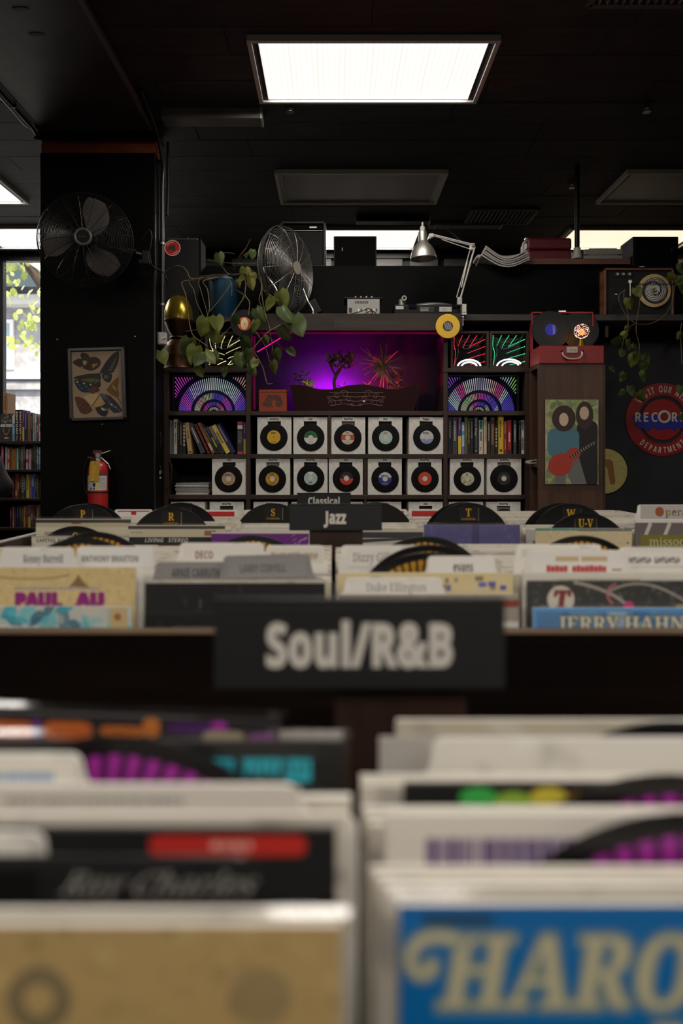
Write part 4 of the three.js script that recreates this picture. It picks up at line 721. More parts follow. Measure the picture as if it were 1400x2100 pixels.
for (const [px, row, tab, li, inner, desc] of [
  [562, 931, 'Rock/Pop', 0, 0, L1 + 'plain yellow label'], [636, 931, 'Soul', 1, 0, L1 + 'green and white label'], [714, 931, 'Rock/Pop', 2, 1, L1 + 'cream label banded in orange'],
  [790, 931, 'Soul', 3, 0, L1 + 'pale mint label'], [874, 931, 'Reggae', 4, 2, L1 + 'white label, marked Reggae'],
  [469, 1015, 'Soul', 5, 0, L1 + 'tan label, beside the paper stack'], [559, 1015, 'Rock/Pop', 6, 1, L1 + 'mottled golden label'], [636.5, 1015, 'Rock/Pop', 7, 0, L1 + 'mint label and white adapter'],
  [709, 1015, 'Soul', 8, 0, L1 + 'half black half red label'], [789, 1015, 'Soul', 9, 0, L1 + 'navy and white label'], [871, 1015, 'Rock/Pop', 10, 0, L1 + 'solid orange red label'],
  [958, 1015, 'Rock/Pop', 11, 0, L1 + 'cream camouflage label'], [1034.5, 1015, 'Rock/Pop', 12, 1, L1 + 'black label'],
  [384, 1105, 'Blues/Folk', 0, 0, 'white singles box under the paper stack, half hidden by a black divider disc'], [464, 1105, 'Rock/Pop', 2, 2, 'white Rock/Pop singles box half hidden by red cards, beside the Blues/Folk box'], [554, 1105, 'Rock/Pop', 3, 1, 'white Rock/Pop singles box behind an S divider disc'],
  [632, 1105, 'Soul', 4, 0, 'white singles box hidden behind the Classical sign'], [709, 1105, 'Soul', 6, 0, 'white singles box peeking out right of the Classical sign'], [788, 1105, 'Rock/Pop', 5, 0, 'white Rock/Pop singles box behind an unlettered divider disc'],
  [873, 1105, 'Soul', 9, 0, 'white Soul singles box half hidden by a red card'], [956, 1105, 'Country', 10, 0, 'white Country singles box behind the T divider disc'], [1033, 1105, 'Rock/Pop', 12, 1, 'white Rock/Pop singles box beside the Country box'],
]) singlesBox(px, row, tab, li, inner, desc);

// ---- books
const bookGeo = { spine: {}, cover: metres(merge([bx(1, 1, 1)])) };
const bookPages = onto(bx(1, 1, 1), C.pages);
function book(kind, w, h, dep, color, label, p, group, lean = 0, turn = 0) {
  const t = thing('book', label, 'book', p, group);
  t.rotation.set(0, turn, lean);
  const board = (x) => { const o = mesh('cover_board', bookGeo.cover, color, t); o.scale.set(0.003, h, dep); o.position.set(x, h / 2, -dep / 2); };
  board(-w / 2 + 0.0015); board(w / 2 - 0.0015);
  const g = bookGeo.spine[kind] ||= onto(new RoundedBoxGeometry(1, 1, 1, 2, 0.06), C.spines[kind]);
  const s = mesh('spine', g, M.printB, t); s.scale.set(w, h, 0.006); s.position.set(0, h / 2, -0.003);
  const pg = mesh('pages', bookPages, M.printB, t); pg.scale.set(w - 0.006, h - 0.008, dep - 0.012); pg.position.set(0, h / 2, -dep / 2 - 0.002);
  return t;
}
const bookMats = Object.fromEntries([['black', [24, 23, 23]], ['white', [200, 196, 188]], ['grey', [110, 108, 106]], ['tan', [180, 146, 96]], ['maroon', [104, 30, 30]], ['brown', [122, 84, 42]], ['yellow', [214, 184, 70]], ['blue', [44, 60, 150]], ['red', [150, 34, 34]], ['purple', [80, 42, 96]], ['green', [80, 96, 44]], ['pink', [190, 60, 100]], ['teal', [40, 136, 130]]].map(([k, c]) => [k, mat(rgb(...c), 0.55)]));
const bookNames = {
  white: 'white', grey: 'grey', black: 'black', blackGold: 'black and gold', blackBlocks: 'black with pale blocks', tan: 'tan', charcoal: 'charcoal', maroon: 'maroon', brown: 'brown', lime: 'black with a lime panel', violetGrey: 'grey and violet', yellow: 'bright yellow',
  blueBlack: 'blue black', pink: 'black with pink ends', purple: 'purple and yellow', cyan: 'white and cyan', olive: 'olive', doowop: 'dark blue with script lettering', teal: 'cream and teal', cream: 'cream', rust: 'rust and black', gold: 'tall golden yellow', redGold: 'dark red', redWhite: 'red with white lettering', bw: 'white with black lettering', blue: 'blue', skyblue: 'sky blue', magenta: 'magenta', mustard: 'mustard', pinkPale: 'pale pink with a red band', anatomy: 'black ANATOMY',
};
{ // left cubby: some lean against each other
  const floorY = sy(931), h = (px) => S(px, SD);
  const row = [['grey', 348, 4.6, 70, 0, 'grey'], ['grey', 352, 2.6, 69, 0, 'grey'], ['white', 357.4, 7, 72, 0, 'white'], ['black', 363.4, 4, 66, 0, 'black'], ['blackGold', 368.8, 6, 66, 0, 'black'], ['blackBlocks', 375.4, 6, 65, 0, 'black'],
    ['tan', 388, 9, 65, 0.115, 'tan'], ['charcoal', 415, 8.5, 66, 0.42, 'grey'], ['maroon', 427, 5, 67, 0.44, 'maroon'], ['brown', 436.5, 6.5, 70, 0.45, 'brown'], ['black', 443.5, 4.5, 66, 0.46, 'black'], ['lime', 449.5, 5, 62, 0.47, 'black'], ['violetGrey', 456.5, 6.5, 62, 0.475, 'grey'], ['yellow', 467, 9, 65, 0.495, 'yellow'], ['blueBlack', 478, 8, 68, 0.51, 'blue'], ['pink', 490.8, 12, 67, 0, 'black'], ['purple', 500.3, 6, 66, 0, 'purple']];
  for (const [k, px, w, hh, lean, m] of row) {
    const wm = h(w), a = lean;
    book(k, wm, h(hh), 0.15, bookMats[m], `${bookNames[k]} book ${a > 0.05 ? 'leaning' : 'standing upright'} in the cubby left of the singles`, [sx(px) + (a > 0.05 ? wm / 2 * (Math.cos(a) - 1) : 0), floorY + Math.abs(Math.sin(a)) * wm / 2, -SD - 0.03], 'music books in the cubby left of the singles', a);
  }
  const r2 = [['black', 924, 9, 76, 'black'], ['charcoal', 934, 8, 78, 'grey'], ['purple', 944, 8, 78, 'purple'], ['cyan', 951, 6, 66, 'blue'], ['olive', 957, 6, 78, 'green'], ['blackGold', 963, 6, 74, 'black'], ['black', 969, 6, 74, 'black'], ['doowop', 978, 9, 78, 'black'], ['teal', 988, 8, 70, 'white'], ['cream', 996.5, 6.5, 77, 'tan'], ['blueBlack', 1004, 7, 67, 'black'], ['rust', 1012, 7, 76, 'brown'], ['blackBlocks', 1019.5, 5, 58, 'black'], ['gold', 1029, 10.5, 80, 'yellow'], ['redGold', 1038, 7, 68, 'maroon'], ['redWhite', 1046.5, 8, 70, 'red'], ['charcoal', 1058, 7, 70, 'black'], ['black', 1068, 5, 66, 'black'], ['bw', 1074, 5.5, 70, 'white']];
  for (const [k, px, w, hh, m] of r2) book(k, h(w), h(hh), 0.15, bookMats[m], `${bookNames[k]} book upright in the cubby right of the singles`, [sx(px), floorY, -SD - 0.03], 'music books in the cubby right of the singles');
}
{ // bookcase below the street window, with its books
  const D = 5.9, bt = thing('bookcase', 'dark wooden bookcase under the street window beside the column', 'bookcase', [0, 0, -D]);
  const x0 = X(-230, D), x1 = X(84, D);
  for (const [a, b] of [[904, 909], [963, 968], [1022, 1027], [1082, 1087], [1142, 1147], [1205, 1212]]) mesh('shelf_board', rb(x1 - x0, Y(a, D) - Y(b, D), 0.26, 0.002, (x0 + x1) / 2, (Y(a, D) + Y(b, D)) / 2, -0.13), M.shelfH, bt);
  for (const x of [x0 - 0.01, x1 + 0.01]) mesh('side_panel', bx(0.02, Y(904, D), 0.26, x, Y(904, D) / 2, -0.13), M.shelfV, bt);
  mesh('back_panel', bx(x1 - x0, Y(909, D), 0.01, (x0 + x1) / 2, Y(909, D) / 2, -0.265), M.shelfBack, bt);
  const px = (v) => S(v, D);
  const rows = [
    [904, 'on top of the bookcase under the window', [['skyblue', 25.5, 5.5, 52], ['anatomy', 32.6, 7, 64], ['anatomy', 39.8, 7, 64], ['purple', 45.5, 4, 60], ['blueBlack', 50.3, 5, 60], ['olive', 57.5, 6, 57], ['black', 63, 4.6, 57], ['cream', 67.2, 3.2, 54], ['skyblue', 71, 4, 54], ['redWhite', 75.4, 4, 50], ['teal', 79.8, 4, 48], ['brown', 2.5, 7, 100]]],
    [963, 'on the shelf below the ANATOMY books', [['magenta', 2.5, 6, 48], ['white', 10.5, 4, 46], ['pinkPale', 15, 4, 43], ['maroon', 19.6, 4, 45], ['mustard', 26.5, 9.4, 42], ['cream', 33.8, 4, 44], ['black', 38.5, 4, 47], ['charcoal', 43, 4, 47], ['blueBlack', 47.5, 4, 50], ['pinkPale', 53.6, 5.4, 42], ['white', 59, 4, 42], ['magenta', 62.2, 2, 44], ['black', 65.2, 3.4, 48], ['blackGold', 69.4, 4, 50], ['cyan', 74.6, 3.6, 48], ['skyblue', 79.8, 5, 46]]],
    [1022, 'on the shelf with the bright blue book', [['maroon', 25, 5, 47], ['brown', 31, 4, 50], ['redWhite', 35, 4, 50], ['black', 40, 4, 49], ['blackBlocks', 44.4, 4, 48], ['charcoal', 48.6, 4, 48], ['yellow', 54.6, 6, 49], ['redGold', 59.6, 3, 48], ['blue', 65, 7, 50], ['blackGold', 71, 3.6, 44], ['olive', 75, 3.6, 43], ['cream', 80.8, 2.4, 42]]],
    [1082, 'on the lowest visible bookcase shelf', [['magenta', 20, 3, 40], ['cream', 25, 3, 43], ['maroon', 29, 3.6, 42], ['black', 34, 5, 46], ['blueBlack', 39.4, 4, 44], ['blackGold', 44, 4, 42], ['tan', 48, 3.4, 43], ['redGold', 53, 4.6, 46], ['purple', 58, 4.6, 46], ['redWhite', 63, 4, 44], ['black', 68, 4, 40], ['magenta', 75, 4, 45], ['olive', 80.4, 3.4, 48]]],
    [1142, 'lying askew on the shelf behind the bins', [['white', 22, 4, 34], ['tan', 36, 4, 36], ['cream', 41, 3, 36]]],
  ];
  const bm = Object.values(bookMats);
  rows.forEach(([py, where, list], r) => { for (const [k, x, w, hh] of list) book(k, px(w), px(hh), 0.16, k === 'anatomy' ? bookMats.black : k === 'brown' ? bookMats.brown : pick(bm), `${bookNames[k]} book ${where}`, [X(x, D), Y(py, D), -D - (k === 'brown' && r === 0 ? 0.075 : 0.02)], 'books in the case below the window', r === 4 ? 0.3 : 0); });
  const fb = thing('display_book', 'black anatomy book shown face out on top of the bookcase', 'book', [X(8, D), Y(904, D), -D - 0.035]);
  fb.rotation.x = -0.1;
  mesh('cover', onto(bx(px(26), px(57), 0.004, 0, px(28.5), 0), C.faceBook), M.printB, fb); mesh('pages', onto(bx(px(25), px(56), 0.018, 0, px(28.4), -0.0115), C.pages), M.printB, fb);
}
// ---- stack of papers in the lower left cubby
{
  const t = thing('paper_stack', 'stack of grey paper sleeves in the cubby beside a singles box', 'paper', [sx(391), sy(1015), -SD - 0.15]);
  for (let i = 0; i < 9; i++) mesh('sheet_bundle', rb(S(70, SD) - rnd(0, 0.008), 0.0082, 0.2, 0.001, rnd(-0.004, 0.004), 0.0042 + i * 0.0084, rnd(-0.006, 0.006), [0, 0, i > 6 ? 0.012 : 0]), i % 3 ? M.paperGrey : M.white, t);
}

// ---- light art: boxes with rows of glowing bars, and mirror boxes with dotted lines of light
function barArt(x0, x1, y0, y1, cx, label, hues) {
  const d = SD + 0.05, t = thing('led_light_box', label, 'light art', [X((x0 + x1) / 2, d), Y(y1, d), -d]);
  const w = S(x1 - x0, d), h = S(y1 - y0, d), ox = S(cx - (x0 + x1) / 2, d), q = S(1, d);
  mesh('case', [bx(w + 0.012, 0.006, 0.13, 0, h + 0.003, -0.065), bx(0.006, h, 0.13, -w / 2 - 0.003, h / 2, -0.065), bx(0.006, h, 0.13, w / 2 + 0.003, h / 2, -0.065), bx(w + 0.012, 0.003, 0.13, 0, 0.0015, -0.065)], M.blackPlastic, t);
  mesh('back_plate', bx(w + 0.012, h, 0.006, 0, h / 2, -0.13), mat(rgb(16, 10, 72), 0.6), t);
  const k = q * 180 / 1400, c1 = [ox, -395 * k], c2 = [ox, -10 * k], rings = [[52, 92, 0.055], [112, 172, 0.045], [214, 312, 0.032], [358, 556, 0.02], [630, 1000, 0.01]];
  const bars = [];
  for (let i = -30; i <= 30; i++) {
    const a = i * 0.0378, dx = Math.sin(a), dy = Math.cos(a);
    for (const [r0, r1, z] of rings) {
      let s0 = null, s1 = null;
      for (let s = 0.004; s < 0.5; s += 0.0012) {
        const x = c1[0] + dx * s, y = c1[1] + dy * s, r = Math.hypot(x - c2[0], y - c2[1]) / k;
        const ok = r > r0 && r < r1 && y > 0.004 && y < h - 0.004 && Math.abs(x) < w / 2 - 0.003;
        if (ok && s0 === null) s0 = s; if (ok) s1 = s; if (!ok && s0 !== null) break;
      }
      if (s0 === null || s1 - s0 < 0.006) continue;
      const m = (s0 + s1) / 2, x = c1[0] + dx * m, y = c1[1] + dy * m, ph = Math.atan2(x - c2[0], y - c2[1]), list = hues[rings.findIndex((r) => r[0] === r0)];
      const hueI = list[Math.max(0, Math.min(list.length - 1, Math.floor((ph / Math.PI + 0.5) * list.length)))];
      bars.push(hue(bx(q * (r0 > 300 ? 1.35 : r0 > 200 ? 1.0 : 0.7), s1 - s0, 0.002, x, y, -0.03 - z, [0, 0, -a]), hueI));
    }
  }
  const lb = mesh('led_bars', bars, M.ledBars, t); lb.userData.kind = 'stuff';
  mesh('glass', bx(w, h, 0.003, 0, h / 2, -0.006), M.smoke, t);
  return t;
}
barArt(355, 503, 771, 843, 434, 'glowing arc light box with magenta bars at its corner', [[10], [8, 0, 1, 3, 3, 1, 8, 7], [10, 7, 7, 10, 10, 3, 3, 1, 0, 2], [2, 1, 2, 4, 4, 5, 6, 5, 5, 5, 4, 2, 3], [0, 0, 0, 0, 6, 7, 7, 5]]);
barArt(919, 1062, 771, 843, 987, 'glowing arc light box with green and violet bars at its corners', [[8, 10, 10], [10, 7, 0, 1, 3, 3, 10, 10], [10, 10, 9, 10, 7, 8, 0, 2, 3, 3, 4], [3, 5, 4, 8, 6, 6, 4, 6, 7, 8, 5, 3, 3], [2, 2, 2, 1, 4, 5, 9, 9]]);
function mirrorArt(x0, x1, y0, y1, hueI, rows, arcs, label, d = SD + 0.02) {
  const t = thing('infinity_mirror', label, 'light art', [X((x0 + x1) / 2, d), Y(y1, d), -d]);
  const w = S(x1 - x0, d), h = S(y1 - y0, d), fr = 0.014;
  mesh('frame', [bx(w, fr, 0.09, 0, fr / 2, -0.045), bx(w, fr, 0.09, 0, h - fr / 2, -0.045), bx(fr, h - 2 * fr, 0.09, -w / 2 + fr / 2, h / 2, -0.045), bx(fr, h - 2 * fr, 0.09, w / 2 - fr / 2, h / 2, -0.045)], M.shelfV, t);
  mesh('mirror', bx(w - 2 * fr, h - 2 * fr, 0.004, 0, h / 2, -0.084), mat(rgb(22, 21, 24), 0.2, { metalness: 0.6 }), t);
  const dots = [];
  for (const [ax, ay, bx2, by2, bend] of rows) for (let i = 0; i < 18; i++) {
    const s = i / 17, f = 1 - Math.pow(1 - s, 1.6), x = (ax + (bx2 - ax) * f + bend * Math.sin(s * Math.PI) * 0.1), y = ay + (by2 - ay) * f;
    if (Math.abs(x) > 0.46 || y < 0.04 || y > 0.96) continue;
    dots.push(hue(sph(0.0027 * (1 - 0.55 * s), x * (w - 2 * fr), fr + y * (h - 2 * fr), -0.012 - 0.062 * s, 6, 5), hueI));
  }
  const o = mesh('led_dots', dots, M.led, t); o.userData.kind = 'stuff';
  for (const [r, cx, a0, a1, cy, th] of arcs) {
    const pts = []; for (let i = 0; i <= 12; i++) { const a = a0 + (a1 - a0) * i / 12; pts.push(V((cx + r * Math.cos(a)) * w, (cy + r * 0.62 * Math.sin(a)) * h, -0.02)); }
    mesh('white_arc', hue(tube(pts, th, 30, 6), 14), M.led, t);  // emissive white arcs low in the box
  }
  for (let i = 0; i < 3; i++) mesh('reflection_line', tube([[-0.42 * w, (0.95 - i * 0.05) * h, -0.03], [-0.1 * w, (0.74 - i * 0.09) * h, -0.05], [0.25 * w, (0.8 - i * 0.06) * h, -0.05], [0.42 * w, 0.95 * h, -0.03]], 0.0022, 24, 5), M.wire, t);  // grey tubes drawn in for the curved reflections in the mirror
  mesh('reflection_line', tube([[-0.4 * w, 0.93 * h, -0.03], [-0.28 * w, 0.6 * h, -0.05], [-0.28 * w, 0.4 * h, -0.05], [-0.4 * w, 0.08 * h, -0.03]], 0.004, 24, 5), M.wire, t);
  mesh('glass', bx(w - 2 * fr, h - 2 * fr, 0.003, 0, h / 2, -0.006), M.smoke, t);
}
const dotRows = [[-0.45, 0.97, -0.38, 0.55, -0.3], [-0.2, 0.97, -0.3, 0.6, -0.2], [0.02, 0.97, -0.14, 0.6, -0.2], [0.24, 0.97, 0.05, 0.62, -0.1], [0.45, 0.82, 0.1, 0.66, 0], [0.45, 0.6, 0.0, 0.44, 0], [0.45, 0.38, 0.05, 0.28, 0], [0.45, 0.14, 0.1, 0.08, 0], [-0.45, 0.06, -0.4, 0.6, 0.3]];
mirrorArt(924, 1002, 679, 755, 11, dotRows, [[0.3, 0.0, 0.1, Math.PI - 0.1, 0.05, 0.006], [0.2, 0.0, 0.1, Math.PI - 0.1, 0.05, 0.006]], 'square mirror box with red dotted lights and white arcs');
mirrorArt(1004, 1084, 679, 755, 12, dotRows, [[0.32, 0.02, 0.4, Math.PI - 0.1, 0.05, 0.0055], [0.22, 0.05, 0.3, Math.PI - 0.1, 0.05, 0.0055]], 'square mirror box with green dotted lights and white arcs');
mirrorArt(420, 500, 680, 755, 13, dotRows.concat([[-0.45, 0.5, -0.05, 0.4, 0], [-0.45, 0.3, -0.1, 0.26, 0], [-0.2, 0.05, 0.0, 0.2, 0], [0.1, 0.05, 0.2, 0.25, 0]]), [], 'square mirror box with yellow dotted lights behind the trailing plant');

// ---- niche: planter with small plants, orange box, violet lamp
{
  const d = 4.62, base = sy(843), cx = X(730, d), q = d / F;
  const t = thing('planter_trough', 'dark red embossed metal planter trough with a wavy rim', 'planter', [cx, base, -d]);
  const top = [[-136, 55], [-110, 54], [-80, 47], [-50, 46], [-20, 53], [10, 56], [40, 52], [70, 46], [95, 48], [120, 55], [136, 56]].map(([a, b]) => [a * q, b * q]);
  const sh = () => { const s = new THREE.Shape(); s.moveTo(-123 * q, 0); s.lineTo(...top[0]); s.splineThru(top.slice(1).map(([a, b]) => new THREE.Vector2(a, b))); s.lineTo(118 * q, 0); s.closePath(); return s; };
  mesh('front_wall', extr(sh(), 0.006, 0.001), M.planter, t);
  mesh('back_wall', extr(sh(), 0.006, 0.001).translate(0, 0, -0.16), M.planter, t);
  for (const s of [-1, 1]) mesh('end_wall', bx(0.006, 54 * q, 0.16, s * 128 * q, 27 * q, -0.077, [0, 0, -s * 0.22]), M.planter, t);
  mesh('soil', bx(230 * q, 0.02, 0.15, 0, 38 * q, -0.077), M.soil, t);
  const beads = []; for (let i = 0; i < 90; i++) { const f = i / 89 * (top.length - 1), a = Math.min(top.length - 2, Math.floor(f)), u = f - a; beads.push(sph(0.0028, top[a][0] + (top[a + 1][0] - top[a][0]) * u, top[a][1] + (top[a + 1][1] - top[a][1]) * u, 0.006, 6, 4)); }
  mesh('bead_trim', beads, M.bronze, t).userData.kind = 'stuff';
  const orn = []; for (const s of [-1, 1]) for (let i = 0; i < 7; i++) { const r = (4 + (i % 3) * 2.5) * q, x = s * (8 + i * 8) * q, y = (14 + (i * 11) % 26) * q, pts = []; for (let k = 0; k < 16; k++) { const a = k * 0.5, rr = r * (1 - k / 20); pts.push(V(x + s * Math.cos(a) * rr, y + Math.sin(a) * rr, 0.007)); } orn.push(tube(pts, 0.0011, 24, 4)); }
  for (const s of [-1, 1]) for (let i = 0; i < 4; i++) orn.push(tube([[0, (12 + i * 9) * q, 0.007], [s * 26 * q, (16 + i * 8) * q, 0.007], [s * 55 * q, (12 + i * 9) * q, 0.007]], 0.0011, 16, 4));
  mesh('scroll_ornament', orn, mat(rgb(150, 118, 112), 0.35, { metalness: 0.5 }), t);
  mesh('boss', sph(0.012, 16 * q, 20 * q, 0.007, 10, 8), M.satin, t);
  // plants in the trough
  const at2 = (px, py, dz = 0) => V((px - 730) * q, S(843 - py, d), -0.077 + dz);
  const blade = (len, w, bend) => { const g = new THREE.PlaneGeometry(w, len, 1, 5).translate(0, len / 2, 0), p = g.attributes.position; for (let i = 0; i < p.count; i++) { const s = p.getY(i) / len; p.setX(i, p.getX(i) * (1.15 - s) ** 0.6 * (0.35 + s < 0.5 ? 0.8 : 1)); p.setZ(i, bend * len * s * s); p.setY(i, len * (s - 0.25 * bend * s * s)); } g.computeVertexNormals(); return g; };
  function plant(name, label, px, py) { const b = at2(px, py); return thing(name, label, 'plant', [cx + b.x, base + 38 * q, -d + b.z], 'plants in the red trough'); }
  const jade = plant('jade_tree', 'small tree-shaped succulent with a bent trunk in the trough', 688, 0);
  const jh = (843 - 38 - 0) - 0;
  const J = (px, py, z = 0) => V((px - 688) * q, (805 - py) * q, z);
  mesh('trunk', [tube([J(688, 805), J(685, 780), J(689, 765), J(697, 752)], 0.011, 16, 8), tube([J(688, 766), J(680, 750), J(676, 738)], 0.007, 10, 6), tube([J(695, 756), J(704, 744), J(714, 738)], 0.007, 10, 6)], M.bark, jade);
  const jl = blade(0.055, 0.026, 0.5);
  for (let i = 0; i < 44; i++) { const o = mesh('leaf', jl, M.plantSmall, jade); const p = J(700 + rnd(-26, 26), 734 + rnd(-13, 14), rnd(-0.05, 0.05)); o.position.copy(p); o.rotation.set(rnd(-1.4, 1.4), rnd(0, 6.28), rnd(-2.2, 2.2)); }
  const dr = plant('dragon_tree', 'spiky plant lit red by a lamp in the trough', 780, 0);
  const DRp = (px, py, z = 0) => V((px - 780) * q, (805 - py) * q, z);
  mesh('stem', tube([DRp(798, 805), DRp(795, 770), DRp(790, 740), DRp(786, 710)], 0.007, 14, 6), M.bark, dr);
  const dl = blade(0.17, 0.008, 0.25), dl2 = blade(0.12, 0.01, 0.5);
  for (let i = 0; i < 46; i++) { const o = mesh('leaf', i % 2 ? dl : dl2, M.spike, dr); o.position.copy(DRp(784 + rnd(-5, 7), 740 + rnd(-6, 12), rnd(-0.02, 0.02))); const a = i / 46 * Math.PI * 2; o.rotation.set(rnd(-0.5, 0.5), rnd(-0.7, 0.7), i % 3 === 0 ? Math.PI + rnd(-0.4, 0.4) : a); }
  const mk = (name, label, px, n, h, m, len) => { const p = plant(name, label, px, 0), g = blade(len, len * 0.3, 0.5); const st = []; for (let k = 0; k < 3; k++) st.push(tube([[0.012 * (k - 1), 0, 0], [0.02 * (k - 1), h * 0.6, 0.01 * (k - 1)], [0.03 * (k - 1), h, 0]], 0.0022, 8, 5)); mesh('stem', st, M.vine, p); for (let i = 0; i < n; i++) { const o = mesh('leaf', g, m, p); o.position.set(rnd(-0.035, 0.035), h * rnd(0.35, 1.05), rnd(-0.03, 0.03)); o.rotation.set(rnd(-0.9, 0.9), rnd(0, 6.28), rnd(-1.5, 1.5)); } };
  mk('leafy_succulent', 'dark leafy succulent at the end of the trough near the orange box', 615, 20, 0.13, M.plantSmall, 0.045);
  mk('yellow_rosette', 'yellow green rosette plant beside the dark succulent', 632, 18, 0.07, M.plantYellow, 0.05);
  mk('yellow_rosette', 'yellow green rosette plant beside the red lit spiky plant', 757, 16, 0.05, M.plantYellow, 0.05);
  mk('leafy_succulent', 'dark narrow leaved plant near the far end of the trough', 812, 22, 0.12, M.plantSmall, 0.05);
  mk('leafy_succulent', 'tiny dark sprout between the trunk and the rosette', 697, 8, 0.06, M.plantSmall, 0.028);
  // lamps of the niche: a violet strip behind the trough and a red bulb
  const l = thing('led_strip', 'violet light strip standing behind the trough', 'lamp', [X(682, 4.83), sy(843), -4.8]);
  mesh('housing', bx(0.3, 0.145, 0.012, 0, 0.0725, 0.006), M.blackPlastic, l);
  mesh('diode_strip', bx(0.28, 0.008, 0.006, 0, 0.15, 0.004), new THREE.MeshStandardMaterial({ color: 0x220022, emissive: rgb(190, 20, 235), emissiveIntensity: 2 }), l);
  const vl = new THREE.RectAreaLight(rgb(186, 10, 238), 520, 0.28, 0.014); vl.name = 'violet_lamp'; vl.position.set(0, 0.158, -0.003); vl.rotation.x = 0.35; l.add(vl);   // faces the wall
  const rbulb = thing('red_bulb', 'small red bulb in the trough under the spiky plant', 'lamp', [cx + at2(772, 0).x, base + 38 * q, -d - 0.03]);
  mesh('stake', cyl(0.003, 0.003, 0.03, 0, 0.015, 0), M.blackPlastic, rbulb);
  mesh('bulb', sph(0.008, 0, 0.036, 0, 12, 8), new THREE.MeshStandardMaterial({ color: 0x330008, emissive: rgb(255, 20, 60), emissiveIntensity: 3 }), rbulb);
  const rl = new THREE.PointLight(rgb(255, 26, 70), 0.32); rl.name = 'red_lamp'; rl.position.set(0, 0.036, 0); rl.castShadow = true; rl.shadow.radius = 0.3; rbulb.add(rl);
  const ps = thing('light_rod', 'thin pink neon rod slanting behind the trailing leaves', 'lamp', [0, 0, 0]);
  mesh('neon_tube', rod(at(527, 722, 4.6), at(597, 680, 4.6), 0.0032, 8), new THREE.MeshStandardMaterial({ color: 0x220011, emissive: rgb(255, 30, 170), emissiveIntensity: 1 }), ps);
  const e = thing('edge_light', 'pink light strips on the posts of the planter niche', 'lamp', [0, 0, 0]);
  const em = new THREE.MeshStandardMaterial({ color: 0x220011, emissive: rgb(150, 10, 80), emissiveIntensity: 0.28 });
  mesh('neon_strip', bx(S(7, 4.7), S(150, 4.7), 0.006, X(520, 4.7), Y(765, 4.7), -4.7), em, e);
  mesh('neon_strip', bx(S(4, 4.7), S(150, 4.7), 0.006, X(907, 4.7), Y(765, 4.7), -4.7), em, e);
  mesh('neon_strip', bx(S(380, 4.8), 0.012, 0.006, X(713, 4.8), Y(683, 4.8), -4.8), em, e);
  for (const px of [560, 713, 866]) { const pk = new THREE.PointLight(rgb(210, 20, 150), 0.014); pk.name = 'pink_lamp'; pk.position.set(X(px, 4.76), Y(690, 4.76), -4.77); pk.castShadow = true; e.add(pk); }
  const ob = thing('orange_box', 'orange wooden box with a dark printed picture beside the trough', 'box', [X(559, 4.6), sy(843), -4.6]);
  mesh('box', onto(rb(S(57, 4.6), S(45, 4.6), 0.12, 0.003, 0, S(22.5, 4.6), -0.06), C.orangeBox), M.printB, ob);
  mesh('lid_line', bx(S(57.6, 4.6), 0.003, 0.122, 0, S(40, 4.6), -0.06), M.bronze, ob);
}

// ================================================================ ON THE DECK BOARD AND THE PARTITION TOP
const partTop = Y(545, 4.93);
{ // black speakers
  function speaker(x0, x1, y0, d, label, badge, turn = 0) {
    const w = S(x1 - x0, d), base = d > 4.9 ? partTop : deckTop, h = Y(y0, d) - base;
    const t = thing('bookshelf_speaker', label, 'speaker', [X((x0 + x1) / 2, d), base, -d - 0.11], null, turn);
    mesh('cabinet', rb(w, h, 0.22, 0.006, 0, h / 2, 0), M.blackPlastic, t);
    mesh('grille', rb(w * 0.95, h * 0.93, 0.012, 0.005, 0, h / 2, 0.114), M.blackCloth, t);
    mesh('badge', bx(0.006, 0.022, 0.002, badge * w, h * 0.58, 0.121), M.conduit, t);
    return t;
  }
  speaker(684, 772, 484, 5.0, 'black speaker standing in front of the far lit panel', -0.3);
  speaker(1297, 1391, 485, 5.0, 'black speaker standing above the wooden record player', 0.33);
  const d = 4.98, w = S(94, d), h = Y(453, d) - partTop, t = thing('guitar_amplifier', 'black guitar amplifier behind the silver fan', 'amplifier', [X(621, d), partTop, -d - 0.11]);
  mesh('cabinet', [rb(w, 0.02, 0.22, 0.006, 0, h - 0.01, 0), rb(w, 0.02, 0.22, 0.006, 0, 0.01, 0), rb(0.02, h, 0.22, 0.006, -w / 2 + 0.01, h / 2, 0), rb(0.02, h, 0.22, 0.006, w / 2 - 0.01, h / 2, 0), bx(w, h, 0.02, 0, h / 2, -0.1)], M.blackPlastic, t);
  mesh('control_panel', bx(w - 0.04, 0.036, 0.01, 0, h - 0.042, 0.09), M.blackMatt, t);
  mesh('badge', bx(0.05, 0.01, 0.003, w * 0.22, h - 0.04, 0.097), M.satin, t);
  mesh('grille_cloth', bx(w - 0.04, h - 0.09, 0.008, 0, (h - 0.05) / 2, 0.085), M.darkGrey, t);
  const rib = bx(0.0022, h - 0.095, 0.003, 0, 0, 0);
  const ribs = []; for (let i = 0; i < 40; i++) ribs.push(rib.clone().translate(-w / 2 + 0.026 + i * (w - 0.052) / 39, (h - 0.05) / 2, 0.0905));
  mesh('grille_ribs', ribs, M.blackMatt, t).userData.kind = 'stuff';
  mesh('piping', bx(w - 0.044, 0.003, 0.004, 0, h - 0.063, 0.092), M.satin, t);
  mesh('handle', tube([[-0.06, h, 0], [-0.05, h + 0.018, 0], [0.05, h + 0.018, 0], [0.06, h, 0]], 0.006, 16, 6), M.blackPlastic, t);
}
